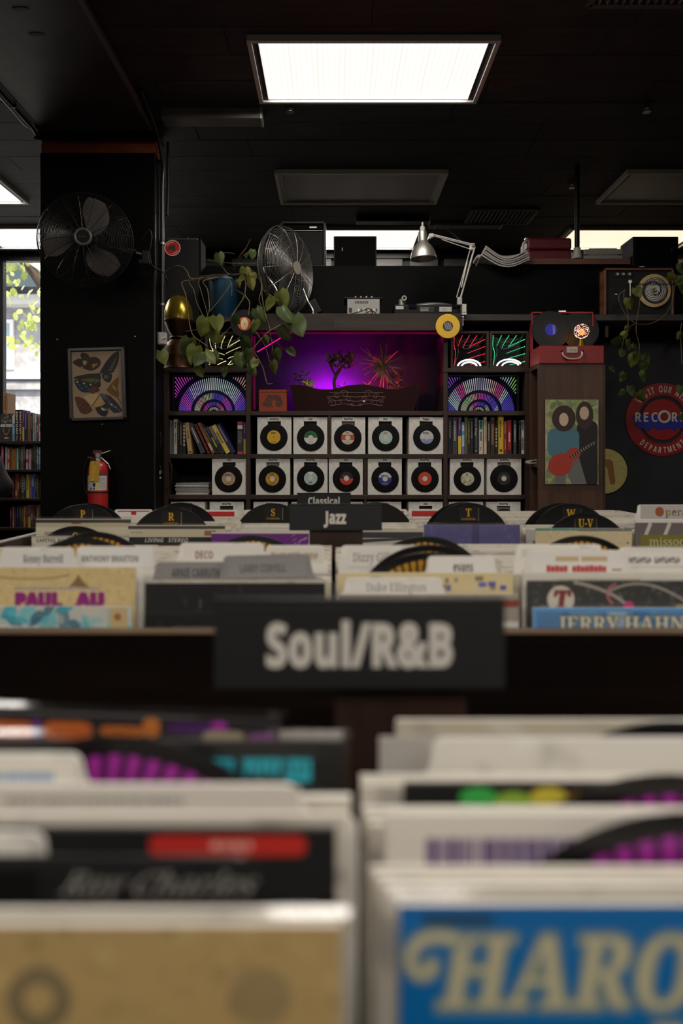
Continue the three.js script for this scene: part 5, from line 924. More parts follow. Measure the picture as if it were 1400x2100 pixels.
{ // tall grey speaker with a sticker, left
  const d = 4.72, w = S(72, d), h = Y(490, d) - deckTop + 0.012, t = thing('floor_speaker', 'tall dark grey speaker box with a round red sticker', 'speaker', [X(373, d), deckTop - 0.015, -d - 0.08]);
  mesh('cabinet', rb(w, h, 0.17, 0.004, 0, h / 2, 0), M.darkGrey, t);
  mesh('edge_strip', bx(0.012, h, 0.172, w / 2 + 0.004, h / 2, 0), M.blackMatt, t);
  mesh('sticker', onto(new THREE.CircleGeometry(S(16.5, d), 32).translate(X(354, d) - X(373, d), Y(509, d) - deckTop + 0.015, 0.0865), C.sticker), M.printB, t);
  const c = thing('wall_bracket', 'grey metal bracket plate above the tall grey speaker', 'bracket', [X(375, 4.9), deckTop + h + 0.0, -4.9]);
  mesh('plate', bx(S(62, 4.9), 0.04, 0.05, 0, 0.02, 0), M.vent, c); mesh('clip', bx(0.05, 0.014, 0.03, 0.01, 0.045, 0), M.blackPlastic, c);
}
// fans
function cage(R, depth, n, wireR, spokes) {                     // one domed half of a fan guard, facing +z
  const g = [];
  for (let i = 0; i < n; i++) { const s = 0.2 + 0.8 * i / (n - 1), z = depth * Math.sqrt(Math.max(0, 1 - s ** 3)); g.push(tor(R * s, i === n - 1 ? wireR * 2.2 : wireR, 0, 0, z, null, 4, 56)); }
  for (let k = 0; k < spokes; k++) { const a = k / spokes * Math.PI * 2, pts = []; for (let i = 0; i <= 8; i++) { const s = 0.16 + 0.84 * i / 8, z = depth * Math.sqrt(Math.max(0, 1 - s ** 3)) + wireR; pts.push(V(Math.cos(a + s * 0.12) * R * s, Math.sin(a + s * 0.12) * R * s, z)); } g.push(tube(pts, wireR * 1.3, 10, 4)); }
  return g;
}
function blade(R, a) {                                          // broad swept fan blade
  const nu = 8, nv = 6, pos = [], idx = [];
  for (let i = 0; i <= nu; i++) for (let j = 0; j <= nv; j++) {
    const r = R * (0.14 + 0.76 * i / nu), s = i / nu, half = 0.2 + 0.34 * Math.sin(Math.PI * Math.min(1, 0.18 + 0.72 * s)), th = a + (j / nv - 0.5) * 2 * half * (1 - 0.35 * s ** 4) + s * 0.35;
    pos.push(Math.cos(th) * r, Math.sin(th) * r, (j / nv - 0.5) * 0.034 * (1 - 0.4 * s));
  }
  for (let i = 0; i < nu; i++) for (let j = 0; j < nv; j++) { const p = i * (nv + 1) + j; idx.push(p, p + 1, p + nv + 1, p + 1, p + nv + 2, p + nv + 1); }
  const g = new THREE.BufferGeometry(); g.setAttribute('position', new THREE.Float32BufferAttribute(pos, 3)); g.setIndex(idx); g.computeVertexNormals(); return g;
}
{
  const d = 4.08, R = S(95, d), t = thing('wall_fan', 'large black caged wall fan with grey blades on the column', 'fan', [X(175, d), Y(492, d), -d]);
  t.rotation.set(0.06, 0.14, 0);
  const bm = mat(rgb(112, 104, 99), 0.4, { metalness: 0.3, side: THREE.DoubleSide });
  mesh('front_guard', cage(R, 0.07, 26, 0.0015, 16), M.blackWire, t);
  const back = mesh('rear_guard', cage(R, 0.07, 16, 0.0012, 12), M.blackWire, t); back.rotation.y = Math.PI; back.position.z = -0.005;
  for (const a of [0.93, 0.93 + 2.094, 0.93 + 4.19]) mesh('blade', blade(R, a), bm, t);
  mesh('hub', [cyl(0.05, 0.055, 0.06, 0, 0, 0.01, [Math.PI / 2, 0, 0], 28)], M.blackPlastic, t);
  mesh('hub_cap', [tor(0.042, 0.009, 0, 0, 0.073, null, 8, 32), cyl(0.046, 0.046, 0.006, 0, 0, 0.07, [Math.PI / 2, 0, 0], 28)], mat(rgb(92, 88, 86), 0.4), t);
  mesh('hub_badge', cyl(0.034, 0.034, 0.004, 0, 0, 0.076, [Math.PI / 2, 0, 0], 24), M.blackPlastic, t);
  mesh('badge_mark', rb(0.042, 0.007, 0.002, 0.0009, 0, 0, 0.079), M.conduit, t);
  mesh('motor', rb(0.12, 0.12, 0.1, 0.03, 0, 0, -0.12), M.blackPlastic, t);
  mesh('bracket', [rod(V(0, 0, -0.13), V(0.26, -0.02, -0.15), 0.012), rod(V(0.2, -0.02, -0.15), V(0.28, -0.03, -0.2), 0.014)], M.blackWire, t);
  mesh('clamp', [rb(0.045, 0.06, 0.05, 0.008, 0.315, -0.05, -0.15), cyl(0.016, 0.016, 0.06, 0.31, -0.09, -0.13, [0, 0, Math.PI / 2], 14)], M.darkGrey, t);
  mesh('cord', tube([[0.3, 0.05, -0.14], [0.34, 0.1, -0.12], [0.355, 0.06, -0.12], [0.34, -0.03, -0.13], [0.35, -0.1, -0.15], [0.41, -0.13, -0.2], [0.43, -0.18, -0.28]], 0.004, 40, 6), M.cable, t);
}
{
  const d = 4.62, R = S(87, d), t = thing('floor_fan', 'silver wire cage fan turned sideways on the deck board', 'fan', [X(588, d), Y(553, d), -d]);
  const head = new THREE.Group(); head.name = 'fan_head'; head.rotation.set(0, 1.02, 0.06); t.add(head);
  mesh('front_guard', cage(R, 0.075, 24, 0.0013, 14), M.wire, head);
  const bk = mesh('rear_guard', cage(R, 0.085, 16, 0.0013, 12), M.wire, head); bk.rotation.y = Math.PI; bk.position.z = -0.004;
  mesh('rim_band', lathe([[R + 0.002, -0.012], [R + 0.004, 0], [R + 0.002, 0.012]], 0, 0, 0, [Math.PI / 2, 0, 0], 64), M.wire, head);
  for (const a of [0.3, 2.39, 4.49]) mesh('blade', blade(R, a), mat(rgb(66, 65, 64), 0.4, { metalness: 0.5, side: THREE.DoubleSide }), head);
  mesh('hub', [cyl(0.042, 0.042, 0.012, 0, 0, 0.076, [Math.PI / 2, 0, 0], 28), cyl(0.04, 0.05, 0.06, 0, 0, 0.01, [Math.PI / 2, 0, 0], 24)], M.satin, head);
  mesh('motor', rb(0.11, 0.11, 0.12, 0.04, 0, 0, -0.1), M.blackPlastic, head);
  const by = deckTop - t.position.y;
  mesh('stand', [tube([[-0.14, 0.01, 0.03], [-0.125, -0.05, 0.05], [-0.06, -0.15, 0.06], [-0.03, by + 0.008, 0.06]], 0.008, 30, 8), tube([[0.1, -0.1, -0.1], [0.13, -0.18, -0.08], [0.165, -0.25, -0.05], [0.166, by + 0.008, -0.05]], 0.008, 30, 8), rod(V(-0.03, by + 0.008, 0.06), V(0.166, by + 0.008, -0.05), 0.008)], M.steel, t);
  const k = thing('dark_gadget', 'small black boxy gadget standing behind the silver fan', 'gadget', [X(645, 4.72), deckTop, -4.74]);
  mesh('body', rb(0.06, 0.1, 0.04, 0.008, 0, 0.09, 0, [0, 0, 0.5]), M.blackPlastic, k); mesh('foot', cyl(0.02, 0.03, 0.05, 0, 0.025, 0), M.blackPlastic, k);
}
{ // mixer, turntable, jack cables
  const d = 4.62, t = thing('dj_mixer', 'small grey audio mixer with knobs and cables on the deck board', 'mixer', [X(745, d), deckTop, -d]);
  const h = Y(618, d) - deckTop + 0.012, w = S(68, d);
  mesh('body', rb(w, h, 0.2, 0.004, 0, h / 2 + 0.006, -0.1), M.blackPlastic, t);
  mesh('rear_panel', onto(bx(w * 0.97, h * 0.92, 0.003, 0, h / 2 + 0.006, 0.0015), C.mixerBack), M.printB, t);
  mesh('top_plate', rb(w + 0.03, 0.007, 0.21, 0.002, 0, h + 0.009, -0.1), M.darkGrey, t);
  for (const [x, z] of [[-0.05, -0.03], [-0.015, -0.03], [0.02, -0.03], [0.055, -0.03], [-0.03, -0.08], [0.03, -0.08]]) mesh('knob', cyl(0.005, 0.006, 0.016, x, h + 0.02, z, null, 12), M.greyPaint, t);
  mesh('cable', [tube([[0.06, 0.03, 0.006], [0.03, 0.05, 0.03], [-0.02, 0.03, 0.04], [-0.1, 0.008, 0.05]], 0.0035, 24, 6), tube([[0.08, 0.025, 0.006], [0.05, 0.035, 0.04], [0.0, 0.012, 0.04]], 0.0035, 20, 6)], M.cable, t);
  for (const x of [-0.08, 0.08]) mesh('foot', cyl(0.01, 0.01, 0.008, x, 0.004, -0.04, null, 10), M.blackMatt, t);
  const u = thing('turntable', 'black DJ turntable seen from the back on the deck board', 'turntable', [X(878, d), deckTop, -d]);
  const tw = S(140, d), th = 0.062;
  mesh('plinth', rb(tw, th, 0.35, 0.006, 0, 0.02 + th / 2, -0.175), M.blackPlastic, u);
  for (const [x, z] of [[-tw / 2 + 0.04, -0.04], [tw / 2 - 0.04, -0.04], [-tw / 2 + 0.04, -0.3], [tw / 2 - 0.04, -0.3]]) mesh('foot', cyl(0.022, 0.026, 0.022, x, 0.011, z, null, 16), M.blackMatt, u);
  mesh('rating_plate', onto(bx(0.09, 0.03, 0.002, -0.01, 0.052, 0.001), C.ttPlate), M.printB, u);
  mesh('barcode_sticker', onto(bx(0.078, 0.03, 0.002, 0.11, 0.052, 0.001), C.ttSticker), M.printB, u);
  mesh('vent_strip', bx(0.05, 0.02, 0.003, -tw / 2 + 0.035, 0.062, 0.001), M.greyPaint, u);
  mesh('hinge', [rb(0.05, 0.026, 0.012, 0.003, -0.1, 0.07, 0.003), rb(0.05, 0.026, 0.012, 0.003, 0.18, 0.07, 0.003)], M.blackMatt, u);
  mesh('platter', lathe([[0, 0.02], [0.15, 0.02], [0.166, 0.008], [0.166, 0], [0, 0]], 0.04, 0.02 + th, -0.175, null, 48), M.satin, u);
  mesh('slip_mat', lathe([[0, 0.006], [0.152, 0.002], [0.152, 0], [0, 0]], 0.04, 0.04 + th, -0.175, null, 40), M.blackCloth, u);
  mesh('tonearm', [cyl(0.022, 0.026, 0.05, -0.16, 0.045 + th, -0.08), tube([[-0.16, 0.075 + th, -0.09], [-0.15, 0.075 + th, -0.2], [-0.11, 0.065 + th, -0.3]], 0.005, 20, 6)], M.satin, u);
  mesh('counterweight', [cyl(0.016, 0.016, 0.03, X(829, d) - X(878, d), Y(610, d) - deckTop, -0.03, [Math.PI / 2, 0, 0], 24)], M.steel, u);
  mesh('weight_dial', cyl(0.009, 0.009, 0.004, X(829, d) - X(878, d), Y(610, d) - deckTop, -0.013, [Math.PI / 2, 0, 0], 16), M.blackPlastic, u);
}
{ // jointed desk lamp clamped to the board
  const d = 4.6, P = (px, py, z = 0) => V(X(px, d), Y(py, d), -d + z), t = thing('desk_lamp', 'grey jointed desk lamp with a metal dome shade clamped to the board', 'lamp', [0, 0, 0]);
  const sc = P(868, 531), q = d / F;
  mesh('shade', [lathe([[27 * q, 0], [26.6 * q, 4 * q], [24 * q, 14 * q], [18 * q, 25 * q], [10.5 * q, 34 * q], [9 * q, 36 * q], [9, 36].map((v) => v * q), [8.5 * q, 55 * q], [6 * q, 57 * q], [0, 57 * q]], sc.x, sc.y, sc.z, [0, 0, 0.04], 40), lathe([[27 * q, 0], [26 * q, 0.001], [23 * q, 14 * q], [17 * q, 25 * q], [9 * q, 34 * q]], sc.x, sc.y, sc.z, [0, 0, 0.04], 40)], M.satin, t);
  mesh('socket', [cyl(5 * q, 5 * q, 12 * q, sc.x - 2 * q, sc.y + 60 * q, sc.z), cyl(2 * q, 2 * q, 18 * q, sc.x - 2 * q, sc.y + 66 * q, sc.z)], M.greyPaint, t);
  mesh('bulb', sph(11 * q, sc.x, sc.y + 14 * q, sc.z, 16, 12), M.white, t);
  for (const o of [-0.012, 0.012]) mesh('upper_arm', rod(P(886, 482, o), P(970, 503, o), 0.0048), M.greyPaint, t);
  mesh('upper_arm', rod(P(905, 491), P(966, 512), 0.0035), M.greyPaint, t);
  for (const o of [-0.012, 0.012]) mesh('lower_arm', rod(P(973, 507, o), P(943, 615, o), 0.0048), M.greyPaint, t);
  mesh('lower_arm', rod(P(963, 515), P(936, 610), 0.0035), M.greyPaint, t);
  mesh('spring', [rod(P(958, 535), P(946, 590), 0.006)], M.satin, t);
  mesh('joint', [rb(0.03, 0.045, 0.035, 0.006, X(968, d), Y(507, d), -d), rb(0.03, 0.05, 0.03, 0.005, X(942, d), Y(618, d), -d), rb(0.032, 0.026, 0.034, 0.006, X(884, d), Y(484, d), -d)], M.greyPaint, t);
  mesh('knob', [cyl(0.009, 0.009, 0.05, X(968, d), Y(505, d), -d, [Math.PI / 2, 0, 0], 12), cyl(0.009, 0.009, 0.05, X(880, d), Y(489, d), -d, [Math.PI / 2, 0, 0], 12)], M.steel, t);
  mesh('clamp', [rb(0.03, 0.055, 0.05, 0.004, X(950, 4.48), Y(634, 4.48), -4.475), bx(0.03, 0.012, 0.05, X(950, 4.48), Y(645, 4.48), -4.475), rod(at(949, 640, 4.475), at(949, 668, 4.475), 0.004), cyl(0.012, 0.012, 0.006, X(949, 4.475), Y(650, 4.475), -4.475), rod(at(945, 655, 4.475), at(953, 655, 4.475), 0.003)], M.steel, t);
  mesh('base_post', rod(P(946, 634), at(949, 630, 4.48), 0.008), M.greyPaint, t);
  mesh('cord', tube([P(889, 470), P(900, 455, -0.05), P(930, 470, -0.08), P(960, 500, -0.05)], 0.0025, 30, 5), M.cable, t);
}
{ // records pinned to board edges
  const y = thing('yellow_record', 'small translucent yellow record pinned to the grey board', 'record', at(918, 669, 4.48));
  mesh('disc', lathe([[0.003, 0.001], [S(24.3, 4.48), 0.001], [S(25, 4.48), 0], [S(24.3, 4.48), -0.001], [0.003, -0.001]], 0, 0, 0, [Math.PI / 2, 0, 0], 56), M.yellowDisc, y);
  mesh('groove', [0.04, 0.05, 0.06, 0.07].map((r) => tor(r, 0.0004, 0, 0, 0.0012, null, 4, 48)), M.yellowDisc, y);
  mesh('paper_label', onto(new THREE.CircleGeometry(S(10.5, 4.48), 32).translate(0, 0, 0.0018), C.labelGreyBars), M.printB, y);
  const o = thing('hanging_single', 'black single with an orange label behind the trailing leaves', 'record', at(501, 664, 4.47));
  o.rotation.y = 0.25;
  mesh('disc', singleGeo.disc, M.vinyl, o); mesh('paper_label', onto(singleGeo.label.clone(), C.labelOrange), M.printB, o);
}
{ // partition top, right: paper rolls, red case, stacks
  const d = 4.97, top = partTop + S(11, 4.9);
  const r = thing('paper_pile', 'sagging pile of white printed sheets hanging over the partition edge', 'paper', [X(1030, 4.92), partTop + 0.008, -4.92]);
  M.sheets = mat(rgb(176, 171, 166), 0.8, { map: T.paper, metres: false });
  for (let i = 0; i < 5; i++) {
    const w = S(98 - i * 4, 4.92), g = new THREE.BoxGeometry(w, 0.0105, 0.2, 20, 1, 3), p = g.attributes.position;
    for (let k = 0; k < p.count; k++) { const u = p.getX(k) / w + 0.5, v = p.getZ(k) / 0.2 + 0.5; p.setY(k, p.getY(k) + 0.012 + i * 0.0125 - 0.055 * Math.max(0, Math.sin(Math.PI * Math.max(0, Math.min(1, u)))) ** 1.2 * Math.max(0, v) ** 2 + 0.03 * (1 - u) ** 2 * v); p.setZ(k, p.getZ(k) + 0.006 * i); }
    g.computeVertexNormals(); g.translate((i % 2) * 0.006, 0, -0.02);
    mesh('sheet_layer', g, M.sheets, r);
  }
  mesh('rolled_edge', tube([[-0.17, 0.04, -0.1], [-0.165, 0.05, 0.0], [-0.15, 0.035, 0.05]], 0.014, 16, 10), M.sheets, r);
  const c = thing('red_case', 'closed dark red carrying case on the wooden top board', 'case', [X(1127, d), top, -d - 0.1]);
  const cw = S(92, d), ch = Y(487, d) - top;
  mesh('lid', rb(cw, ch * 0.5, 0.2, 0.02, 0, ch * 0.76, 0), M.darkRed, c); mesh('body', rb(cw, ch * 0.52, 0.2, 0.02, 0, ch * 0.26, 0), M.darkRed, c);
  mesh('seam', bx(cw - 0.02, 0.004, 0.2, 0, ch * 0.515, 0.001), M.blackPlastic, c);
  mesh('speaker_grille', cyl(0.035, 0.035, 0.004, 0.02, ch * 0.26, 0.101, [Math.PI / 2, 0, 0], 24), M.darkRed, c);
  mesh('handle', [tube([[-cw / 2 - 0.002, ch * 0.3, 0.06], [-cw / 2 - 0.025, ch * 0.5, 0.07], [-cw / 2 - 0.02, ch * 0.8, 0.07], [-cw / 2 - 0.002, ch * 0.9, 0.06]], 0.008, 20, 8)], M.white, c);
  mesh('latch', [rb(0.02, 0.014, 0.03, 0.003, -cw / 2 + 0.005, ch + 0.004, 0.05), rb(0.012, 0.03, 0.02, 0.003, cw / 2 + 0.006, ch * 0.4, 0.06)], M.steel, c);
  const s = thing('folder_stack', 'two stacked bundles of grey folders beside the ceiling pole', 'folders', [X(1235, d), top, -d - 0.1]);
  for (const [y, h, w] of [[0, 14, 80], [14, 13, 79]]) { mesh('folder_bundle', rb(S(w, d), S(h - 1.5, d), 0.22, 0.006, (y ? 0.004 : 0), S(y + h / 2, d), 0, [0, 0, y ? 0.01 : 0]), M.paperGrey, s); mesh('cover_sheet', bx(S(w - 22, d), 0.002, 0.2, 0, S(y + h - 0.4, d), 0.012), M.white, s); }
  const k = thing('small_carton', 'small grey carton between the folders and the speaker', 'box', [X(1284, 5.0), partTop, -5.05]);
  mesh('carton', rb(S(20, 5), S(20, 5), 0.1, 0.003, 0, S(10, 5), 0), M.darkGrey, k); mesh('flap', bx(S(19, 5), 0.002, 0.05, 0, S(20.4, 5), 0.02), M.paperGrey, k);
}

// ================================================================ RIGHT: CABINET, RECORD PLAYERS, SIGNS
{
  const d = 4.35, w = S(136, d), h = Y(747, d), cx = X(1171.5, d);
  const t = thing('wooden_cabinet', 'brown wooden end cabinet with a picture on its side', 'cabinet', [cx, 0, -d - 0.1]);
  mesh('side_panel', rb(w, h, 0.022, 0.002, 0, h / 2, 0.089), M.cabinet, t);
  mesh('side_panel', rb(w, h, 0.022, 0.002, 0, h / 2, -0.089), M.cabinet, t);
  for (const y of [0.1, 0.45, 0.8, 1.15, h - 0.011]) mesh('shelf', bx(w - 0.004, 0.02, 0.154, 0, y, 0), M.shelfH, t);
  mesh('edge_strip', bx(0.012, h, 0.02, w / 2 - 0.004, h / 2, 0.094), M.shelfV, t);
  for (const [py, a] of [[915, 0.1], [1008, -0.2]]) { const c = thing('paper_scrap', py < 950 ? 'crumpled paper scraps on the cabinet shelf near the books' : 'white folded paper on the cabinet shelf near the singles', 'paper', [X(1090, 4.44), [0.46, 0.81, 1.16].reduce((b, v) => Math.abs(v - Y(py, 4.44)) < Math.abs(b - Y(py, 4.44)) ? v : b) + 0.0, -4.45]); mesh('fold', [bx(0.05, 0.003, 0.06, 0.0, 0.008, 0, [0.1, 0.3, a]), bx(0.04, 0.003, 0.05, 0.005, 0.02, 0, [-0.2, 0.6, -a])], M.white, c); }
  const p = thing('wall_picture', 'colour picture of two long haired musicians with a red guitar on the cabinet', 'picture', at(1172, 993, d - 0.014));
  mesh('print', onto(bx(S(108, d), S(173, d), 0.003, 0, S(86.5, d), 0), C.poster), M.printB, p);
  // red portable record player, lid open, on the cabinet
  const r = thing('red_record_player', 'red portable record player with its lid open on the cabinet', 'record player', [cx, h, -d - 0.1]);
  const bw = S(133, d), bh = S(38, d);
  mesh('base', rb(bw, bh, 0.22, 0.008, 0, bh / 2, 0), M.redCase, r);
  mesh('deck', bx(bw - 0.03, 0.004, 0.19, 0, bh + 0.001, 0), M.blackMatt, r);
  mesh('lock_plate', rb(S(23, d), S(13, d), 0.006, 0.002, 0, bh * 0.76, 0.112), M.satin, r);
  mesh('lock_stud', [cyl(0.006, 0.006, 0.004, -0.008, bh * 0.76, 0.117, [Math.PI / 2, 0, 0], 12), cyl(0.004, 0.004, 0.004, 0.01, bh * 0.76, 0.117, [Math.PI / 2, 0, 0], 12), cyl(0.004, 0.004, 0.004, 0.02, bh * 0.76, 0.117, [Math.PI / 2, 0, 0], 12)], M.brass, r);
  mesh('handle', tube([[-0.06, bh * 0.68, 0.112], [-0.056, bh * 0.45, 0.122], [-0.03, bh * 0.27, 0.126], [0.03, bh * 0.27, 0.126], [0.056, bh * 0.45, 0.122], [0.06, bh * 0.68, 0.112]], 0.0055, 40, 8), mat(rgb(190, 170, 164), 0.25), r);
  mesh('handle_post', [cyl(0.006, 0.006, 0.012, -0.063, bh * 0.69, 0.114, [Math.PI / 2, 0, 0], 12), cyl(0.006, 0.006, 0.012, 0.063, bh * 0.69, 0.114, [Math.PI / 2, 0, 0], 12)], M.blackPlastic, r);
  const lh = S(80, d), lw = S(129, d);
  mesh('lid', [bx(0.008, lh, 0.06, -lw / 2, bh + lh / 2, -0.1), bx(0.008, lh, 0.06, lw / 2, bh + lh / 2, -0.1), bx(lw, 0.008, 0.06, 0, bh + lh, -0.1), bx(lw, lh, 0.006, 0, bh + lh / 2, -0.127)], M.redCase, r);
  mesh('lid_lining', bx(lw - 0.01, lh - 0.01, 0.004, 0, bh + lh / 2, -0.121), M.blackMatt, r);
  mesh('lid_catch', rb(0.05, 0.014, 0.02, 0.004, 0, bh + lh + 0.008, -0.08), M.steel, r);
  const disc = lathe([[0.003, 0.001], [0.05, 0.001], [0.052, 0.0016], [0.119, 0.0012], [0.1215, 0], [0.119, -0.001], [0.003, -0.001]], 0, 0, 0, [Math.PI / 2, 0, 0], 64);
  const grooves = [0.06, 0.072, 0.084, 0.096, 0.108].map((q) => tor(q, 0.0004, 0, 0, 0.0015, null, 4, 56));
  for (const [px, cell, label, z] of [[1129, C.labelBlueMoon, 'large black record with a blue label leaning in the open red player lid', -0.06], [1190, C.discPlain, 'large black record behind the glitter bulb in the open red player lid', -0.07]]) {
    const o = thing('shellac_record', label, 'record', [X(px, d + 0.16), h + bh + 0.004 + 0.1215, -d - 0.1 + z]); o.rotation.x = -0.06;
    mesh('disc', disc, M.vinyl, o); mesh('groove', grooves, M.vinyl, o);
    mesh('paper_label', onto(new THREE.CircleGeometry(S(12.5, d), 32).translate(0, 0, 0.0022), cell), cell === C.discPlain ? M.printE : M.printB, o);
  }
  const gb = thing('glitter_bulb', 'small glowing glitter ball lamp on the red record player', 'lamp', [X(1191, d + 0.06), h + bh + 0.003, -d - 0.05]);
  mesh('socket', [cyl(0.022, 0.026, 0.02, 0, 0.01, 0), cyl(0.016, 0.02, 0.02, 0, 0.03, 0)], M.brass, gb);
  const cy = Y(681, d + 0.06) - h - bh, R = S(16, d);
  mesh('glass_ball', sph(R, 0, cy, 0, 28, 20), mat(rgb(255, 220, 200), 0.05, { transmission: 1, thickness: 0 }), gb);
  const sp = []; for (let i = 0; i < 170; i++) { const a = rnd(0, 6.28), u = rnd(-1, 1), s = Math.sqrt(1 - u * u); sp.push(hue(sph(rnd(0.0012, 0.0026), Math.cos(a) * s * R * 0.93, cy + u * R * 0.93, Math.sin(a) * s * R * 0.93, 5, 4), pick([6, 6, 7, 10, 8, 14, 5]))); }
  mesh('glitter_lights', sp, M.led, gb).userData.kind = 'stuff';
  mesh('inner_bulb', sph(R * 0.4, 0, cy - R * 0.1, 0, 14, 10), new THREE.MeshStandardMaterial({ color: 0x442211, emissive: rgb(255, 190, 120), emissiveIntensity: 1.1 }), gb);
  const gl = new THREE.PointLight(rgb(255, 190, 130), 0.02); gl.name = 'bulb_lamp'; gl.position.set(0, cy - R * 0.1, 0); gl.castShadow = true; gl.shadow.radius = 0.5; gb.add(gl);
  // wooden record player standing on its edge on the ledge
  const wd = 4.62, wt = thing('wooden_record_player', 'old wooden record player box standing upright with a spiral disc', 'record player', [X(1310.5, wd), Y(642.5, 4.5), -wd - 0.08]);
  const ww = S(143, wd), wh = Y(549, wd) - Y(642.5, 4.5), q = wd / F, o = (px, py) => [X(px, wd) - X(1310.5, wd), Y(py, wd) - Y(642.5, 4.5)];
  mesh('case', [rb(ww, 0.016, 0.09, 0.004, 0, 0.008, 0.035), rb(ww, 0.016, 0.09, 0.004, 0, wh - 0.008, 0.035), rb(0.014, wh, 0.09, 0.004, -ww / 2 + 0.007, wh / 2, 0.035), rb(0.014, wh, 0.09, 0.004, ww / 2 - 0.007, wh / 2, 0.035), bx(ww, wh, 0.01, 0, wh / 2, -0.005)], M.orangeWood, wt);
  mesh('deck_plate', bx(ww - 0.028, wh - 0.032, 0.01, 0, wh / 2, 0.062), M.darkGrey, wt);
  const [pxx, pyy] = o(1341, 596);
  mesh('platter', cyl(34.5 * q, 34.5 * q, 0.012, pxx, pyy, 0.073, [Math.PI / 2, 0, 0], 48), M.blackPlastic, wt);
  mesh('spiral_disc', onto(new THREE.CircleGeometry(34 * q, 48).translate(pxx, pyy, 0.0805), C.swirl), M.printB, wt);
  mesh('spindle', cyl(0.004, 0.004, 0.012, pxx, pyy, 0.086, [Math.PI / 2, 0, 0], 10), M.steel, wt);
  const knobs = []; for (const [a, b] of [[1266, 562], [1278, 562], [1291, 562]]) { const [x, y] = o(a, b); knobs.push(cyl(0.009, 0.011, 0.016, x, y, 0.074, [Math.PI / 2, 0, 0], 14)); }
  for (const k of knobs) mesh('knob', k, M.satin, wt);
  const [ax, ay] = o(1291, 578), [bx2, by2] = o(1291, 612);
  mesh('tonearm', [rod(V(ax, ay, 0.085), V(bx2, by2, 0.085), 0.004), rb(0.014, 0.03, 0.014, 0.003, bx2, by2 - 0.01, 0.082), cyl(0.012, 0.014, 0.02, ax, ay, 0.075, [Math.PI / 2, 0, 0], 14)], M.steel, wt);
  const [sx1, sy1] = o(1306, 583), [sx2, sy2] = o(1383, 583);
  mesh('retaining_strap', rod(V(sx1 - 0.01, sy1, 0.088), V(sx2, sy2, 0.088), 0.0025), M.cable, wt);
  for (const [px, y] of [[1275, 0], [1354, 0], [1315, wh]]) mesh('latch', rb(0.034, 0.008, 0.02, 0.002, o(px, 600)[0], y ? wh + 0.004 : 0.004, 0.082), M.steel, wt);
  const [hx, hy] = o(1264, 603); mesh('switch', rb(0.02, 0.008, 0.008, 0.002, hx, hy, 0.07), M.steel, wt);
}
const font = await new FontLoader().loadAsync('fonts/droid/droid_sans_bold.typeface.json');
const letter = (s, size, depth = 0.002) => { const g = new TextGeometry(s, { font, size, depth, curveSegments: 5 }); g.computeBoundingBox(); const b = g.boundingBox; return { g: g.translate(-(b.max.x + b.min.x) / 2, 0, 0), w: b.max.x - b.min.x }; };
